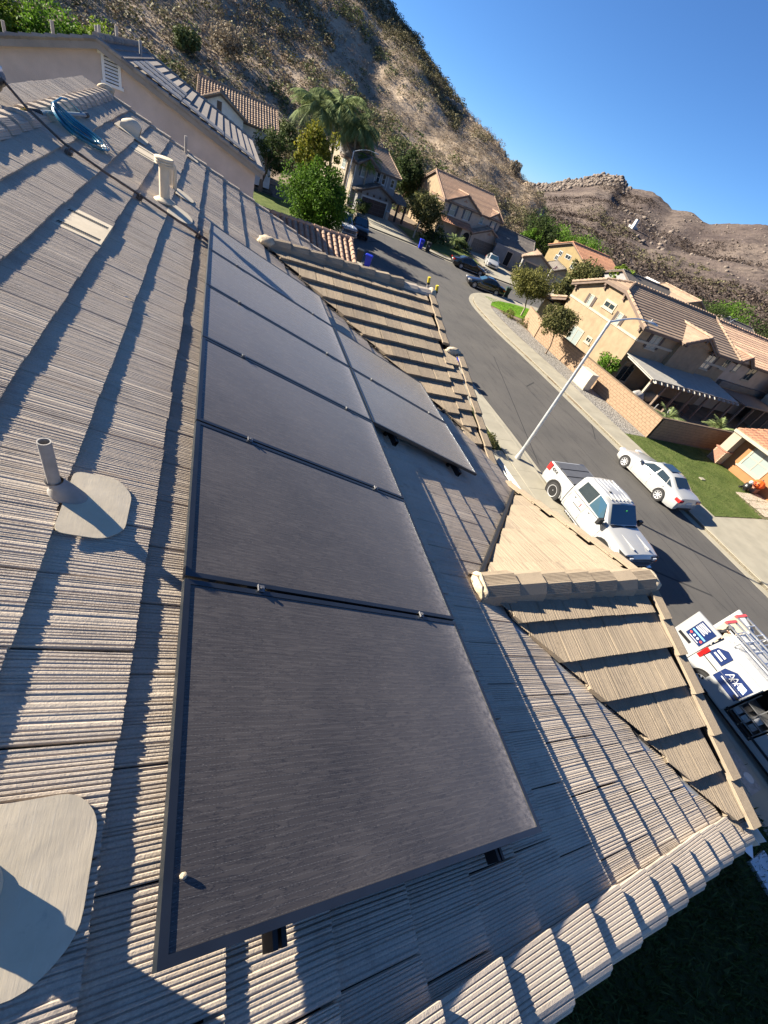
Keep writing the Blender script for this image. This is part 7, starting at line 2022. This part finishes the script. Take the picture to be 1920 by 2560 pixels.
# garden wall behind the bungalow
M['sand_wall'] = pm('sand_wall', (.45, .33, .22), .9, .1, 2)
mb = MB(); mb.box((46.5, 80.5, 1.5), (9, .25, 3.4), rz=-.42); o = mb.build('back_wall', M['sand_wall']); tag(o, 'stepped sand coloured retaining wall beside the terracotta house', 'wall')
for k in range(6): MB().box((51.0 + .25 * k, 78.6 - .1 * k, 3.3 - .45 * k), (.5, .3, .5), rz=-.42).build('step_block', M['sand_wall'], o)
# ------------------------------------------------------------------ lamps, bins, cabinet, patio clutter, decorations
def lamp(label, base_, h, arm, reach, rise, rz=0, twin=False, r=0.085):
    t = thing('street_lamp', label, 'street lamp', base_, rz, 'street lamps')
    MB().lathe([(r * 1.5, 0), (r * 1.5, .12), (r * 1.15, .3), (r, .5)], 14).build('base_sleeve', M['galv'], t, smooth=40)
    MB().tube([(0, 0, .1), (0, 0, h * .5), (0, 0, h)], [r, r * .82, r * .62], 14).build('pole', M['galv'], t, smooth=60)
    MB().lathe([(r * .75, h - .28), (r * .8, h - .2), (r * .75, h - .12)], 12).build('collar', M['galv'], t, smooth=40)
    for s in ((1, -1) if twin else (1,)):
        pts = [Vector((s * reach * q, 0, h - .06 + rise * math.sin(min(1, q * 1.15) * math.pi / 2))) for q in [k / 10 for k in range(11)]]
        a = MB().tube(pts, [r * .48 - r * .018 * k for k in range(11)], 8).build('arm', M['galv'], t, smooth=60)
        e = pts[-1]
        mb = MB(); mb.loft([[(e.x + s * x, w * math.cos(q), e.z + z + hh * math.sin(q)) for q in [2 * math.pi * k / 10 for k in range(10)]] for x, w, hh, z in ((-.05, .03, .025, 0), (.06, .10, .05, 0), (.32, .14, .06, -.01), (.52, .10, .045, -.03), (.58, .03, .015, -.04))]); mb.build('lamp_head', M['galv'], t, smooth=50)
        mb = MB(); mb.lathe([(0, .0), (.03, .0), (.032, .06), (.02, .075)], 8, (e.x + s * .15, 0, e.z + .05)); mb.build('photocell', M['lead'], t)
    return t
lamp('tall galvanised street lamp at the near kerb beside the white pickup', (13.85, 13.02, 0.13), 6.65, None, 1.75, .42, R(0))
lamp('galvanised street lamp in front of the craftsman house palms', (15.9, 68.0, 0.13), 6.1, None, 2.6, .75, R(-20))
lamp('twin armed street lamp beyond the tan house ridge', (93.7, 62, 0), 5.1, None, 2.6, .9, R(20), True, .12)
M['bin_blue'] = pm('blue_bin', (0.008, 0.022, 0.36), 0.45, .05, 4); M['bin_dark'] = pm('charcoal_bin', (0.02, 0.022, 0.022), 0.5); M['bin_green'] = pm('dark_green_bin', (0.03, 0.05, 0.035), .5)
def wheelie(label, x, y, mat, rz, z=0.01):
    t = thing('wheelie_bin', label, 'bin', (x, y, z), rz, 'wheelie bins')
    mb = MB(); mb.loft([[(sx * a, sy * b, zz) for sx, sy in ((-1, -1), (1, -1), (1, 1), (-1, 1))] for a, b, zz in ((.22, .24, .06), (.27, .29, .95), (.30, .32, .96), (.30, .32, 1.0))]); mb.build('bin_body', mat, t)
    mb = MB(); mb.loft([[(sx * a, sy * b + .0, zz) for sx, sy in ((-1, -1), (1, -1), (1, 1), (-1, 1))] for a, b, zz in ((.31, .34, 1.005), (.31, .34, 1.04), (.22, .25, 1.10))]); mb.build('lid', mat, t)
    for s in (-1, 1): MB().lathe([(0, -.03), (.11, -.03), (.11, .03), (0, .03)], 14, (s * .24, .27, .11), Matrix.Rotation(R(90), 3, 'Y')).build('wheel', M['rubber'], t)
    MB().tube([(-.22, .36, .98), (.22, .36, .98)], .018, 6).build('handle', mat, t)
    MB().lathe([(.05, 0), (.09, 0)], 16, (0, -.285, .72), Matrix.Rotation(R(84), 3, 'X')).build('round_mark', M['decal_white'], t)
    return t
wheelie('blue recycling bin at the kerb past the near gable, casting a long shadow', 13.35, 21.0, M['bin_blue'], R(90))
wheelie('charcoal bin beside the near blue recycling bin, casting a long shadow', 13.25, 21.85, M['bin_dark'], R(90))
wheelie('blue bin on the road edge below the far gable ridge end', 12.75, 40.2, M['bin_blue'], R(70))
wheelie('charcoal bin next to the blue bin below the barrel tiles', 12.2, 41.2, M['bin_dark'], R(70))
wheelie('blue bin in front of the tree by the craftsman driveway', 24.75, 58.4, M['bin_blue'], R(-10))
wheelie('charcoal bin beside the blue bin near the craftsman driveway', 25.7, 58.1, M['bin_dark'], R(-10))
wheelie('dark green bin standing in the side street near the black sedan', 32.2, 46.7, M['bin_green'], R(160))
# utility cabinet on the gravel strip
M['cab_beige'] = pm('beige_cabinet', (.50, .45, .36), .6, .05, 3)
t = thing('utility_cabinet', 'beige utility cabinet with louvred doors against the block wall', 'cabinet', (26.75, 24.0, .14))
MB().bb(-.36, .36, -.75, .75, -.05, .06).build('plinth', M['concrete'], t); MB().bb(-.32, .32, -.68, .68, .06, 1.22).build('body', M['cab_beige'], t); MB().bb(-.36, .36, -.72, .72, 1.22, 1.28).build('lid', M['cab_beige'], t)
for y in (-.34, .34):
    d = MB().bb(-.34, -.322, y - .31, y + .31, .12, 1.15).build('door', M['cab_beige'], t)
    for k in range(4): MB().bb(-.348, -.341, y - .2, y + .2, .3 + .05 * k, .32 + .05 * k).build('louvre', M['lead'], d)
    MB().bb(-.36, -.341, y + .22, y + .25, .6, .75).build('handle', M['lead'], d)
# things under the patio cover
def simple(name, label, cat, parts, loc):
    t = thing(name, label, cat, loc)
    for nm, mb, mat in parts: mb.build(nm, mat, t)
    return t
simple('patio_table', 'dark patio table under the patio cover', 'table', [('top', MB().bb(-.8, .8, -.45, .45, .70, .75), M['timber'])] + [('leg', MB().bb(x - .04, x + .04, y - .04, y + .04, 0, .7), M['timber']) for x in (-.7, .7) for y in (-.36, .36)], (36.5, 23.6, .13))
def chair(label, loc, rz, mat):
    t = thing('patio_chair', label, 'chair', loc, rz)
    MB().bb(-.25, .25, -.25, .25, .40, .46).build('seat', mat, t); MB().bb(-.25, .25, .21, .25, .46, .95).build('backrest', mat, t)
    for x in (-.22, .22):
        for y in (-.22, .22): MB().bb(x - .02, x + .02, y - .02, y + .02, 0, .4).build('leg', mat, t)
chair('white patio chair by the first patio post', (32.6, 21.3, .13), .5, M['white_paint']); chair('white patio chair further along behind the block wall', (33.9, 21.0, .13), 1.9, M['white_paint']); chair('dark patio chair beside the table', (37.8, 22.8, .13), 2.4, M['timber'])
o = lump('barbecue_cover', (31.2, 22.6, .75), .65, None, M['lead'], 63, (1.1, .7, .95)); tag(o, 'grey covered barbecue under the end of the patio cover', 'barbecue')
o = lump('cushion_pile', (34.8, 24.2, .55), .55, None, M['s_cream'], 64, (1.2, .8, .8)); tag(o, 'heap of pale cushions in the shade of the patio', 'cushions')
# halloween pumpkin and seated figure by the orange wall
M['pumpkin'] = pm('pumpkin_orange', (.62, .085, .012), .5, .1, 8)
t = thing('pumpkin', 'orange ribbed pumpkin with carved face by the orange wall', 'pumpkin', (33.75, 12.65, .14))
mb = MB(); rings = []
for k in range(11):
    ph = math.pi * (k + .02) / 10.04; rings.append([((.36 * math.sin(ph) + .0) * (1 + .06 * math.cos(q * 9)) * math.cos(q), (.36 * math.sin(ph)) * (1 + .06 * math.cos(q * 9)) * math.sin(q), .62 - .28 * math.cos(ph)) for q in [2 * math.pi * j / 54 for j in range(54)]])
mb.loft(rings); mb.build('shell', M['pumpkin'], t, smooth=70)
MB().tube([(0, 0, .88), (.02, .01, 1.0)], [.05, .03], 7).build('stalk', M['timber'], t)
for y, z in ((-.10, .70), (.10, .70), (0, .60)): MB().box((-.365, y, z), (.03, .07, .06)).build('carved_eye', M['dark'], t)
MB().box((-.35, 0, .50), (.03, .24, .05)).build('carved_mouth', M['dark'], t)
MB().bb(-.25, .25, -.25, .25, 0, .36).build('stand', M['brick_red'], t)
t = thing('stuffed_figure', 'small black and white stuffed figure sitting below the pumpkin', 'figure', (33.05, 12.75, .14))
lump('body', (0, 0, .28), .24, t, M['black'], 71, (1, 1, 1.1)); lump('shirt_patch', (-.1, 0, .32), .16, t, M['white_paint'], 72, (.9, .8, .8)); lump('head', (-.02, 0, .60), .13, t, M['white_paint'], 73, (1, 1, 1))
for s in (-1, 1): MB().tube([(-.1, s * .12, .12), (-.4, s * .17, .08)], .06, 7).build('leg', M['black'], t)
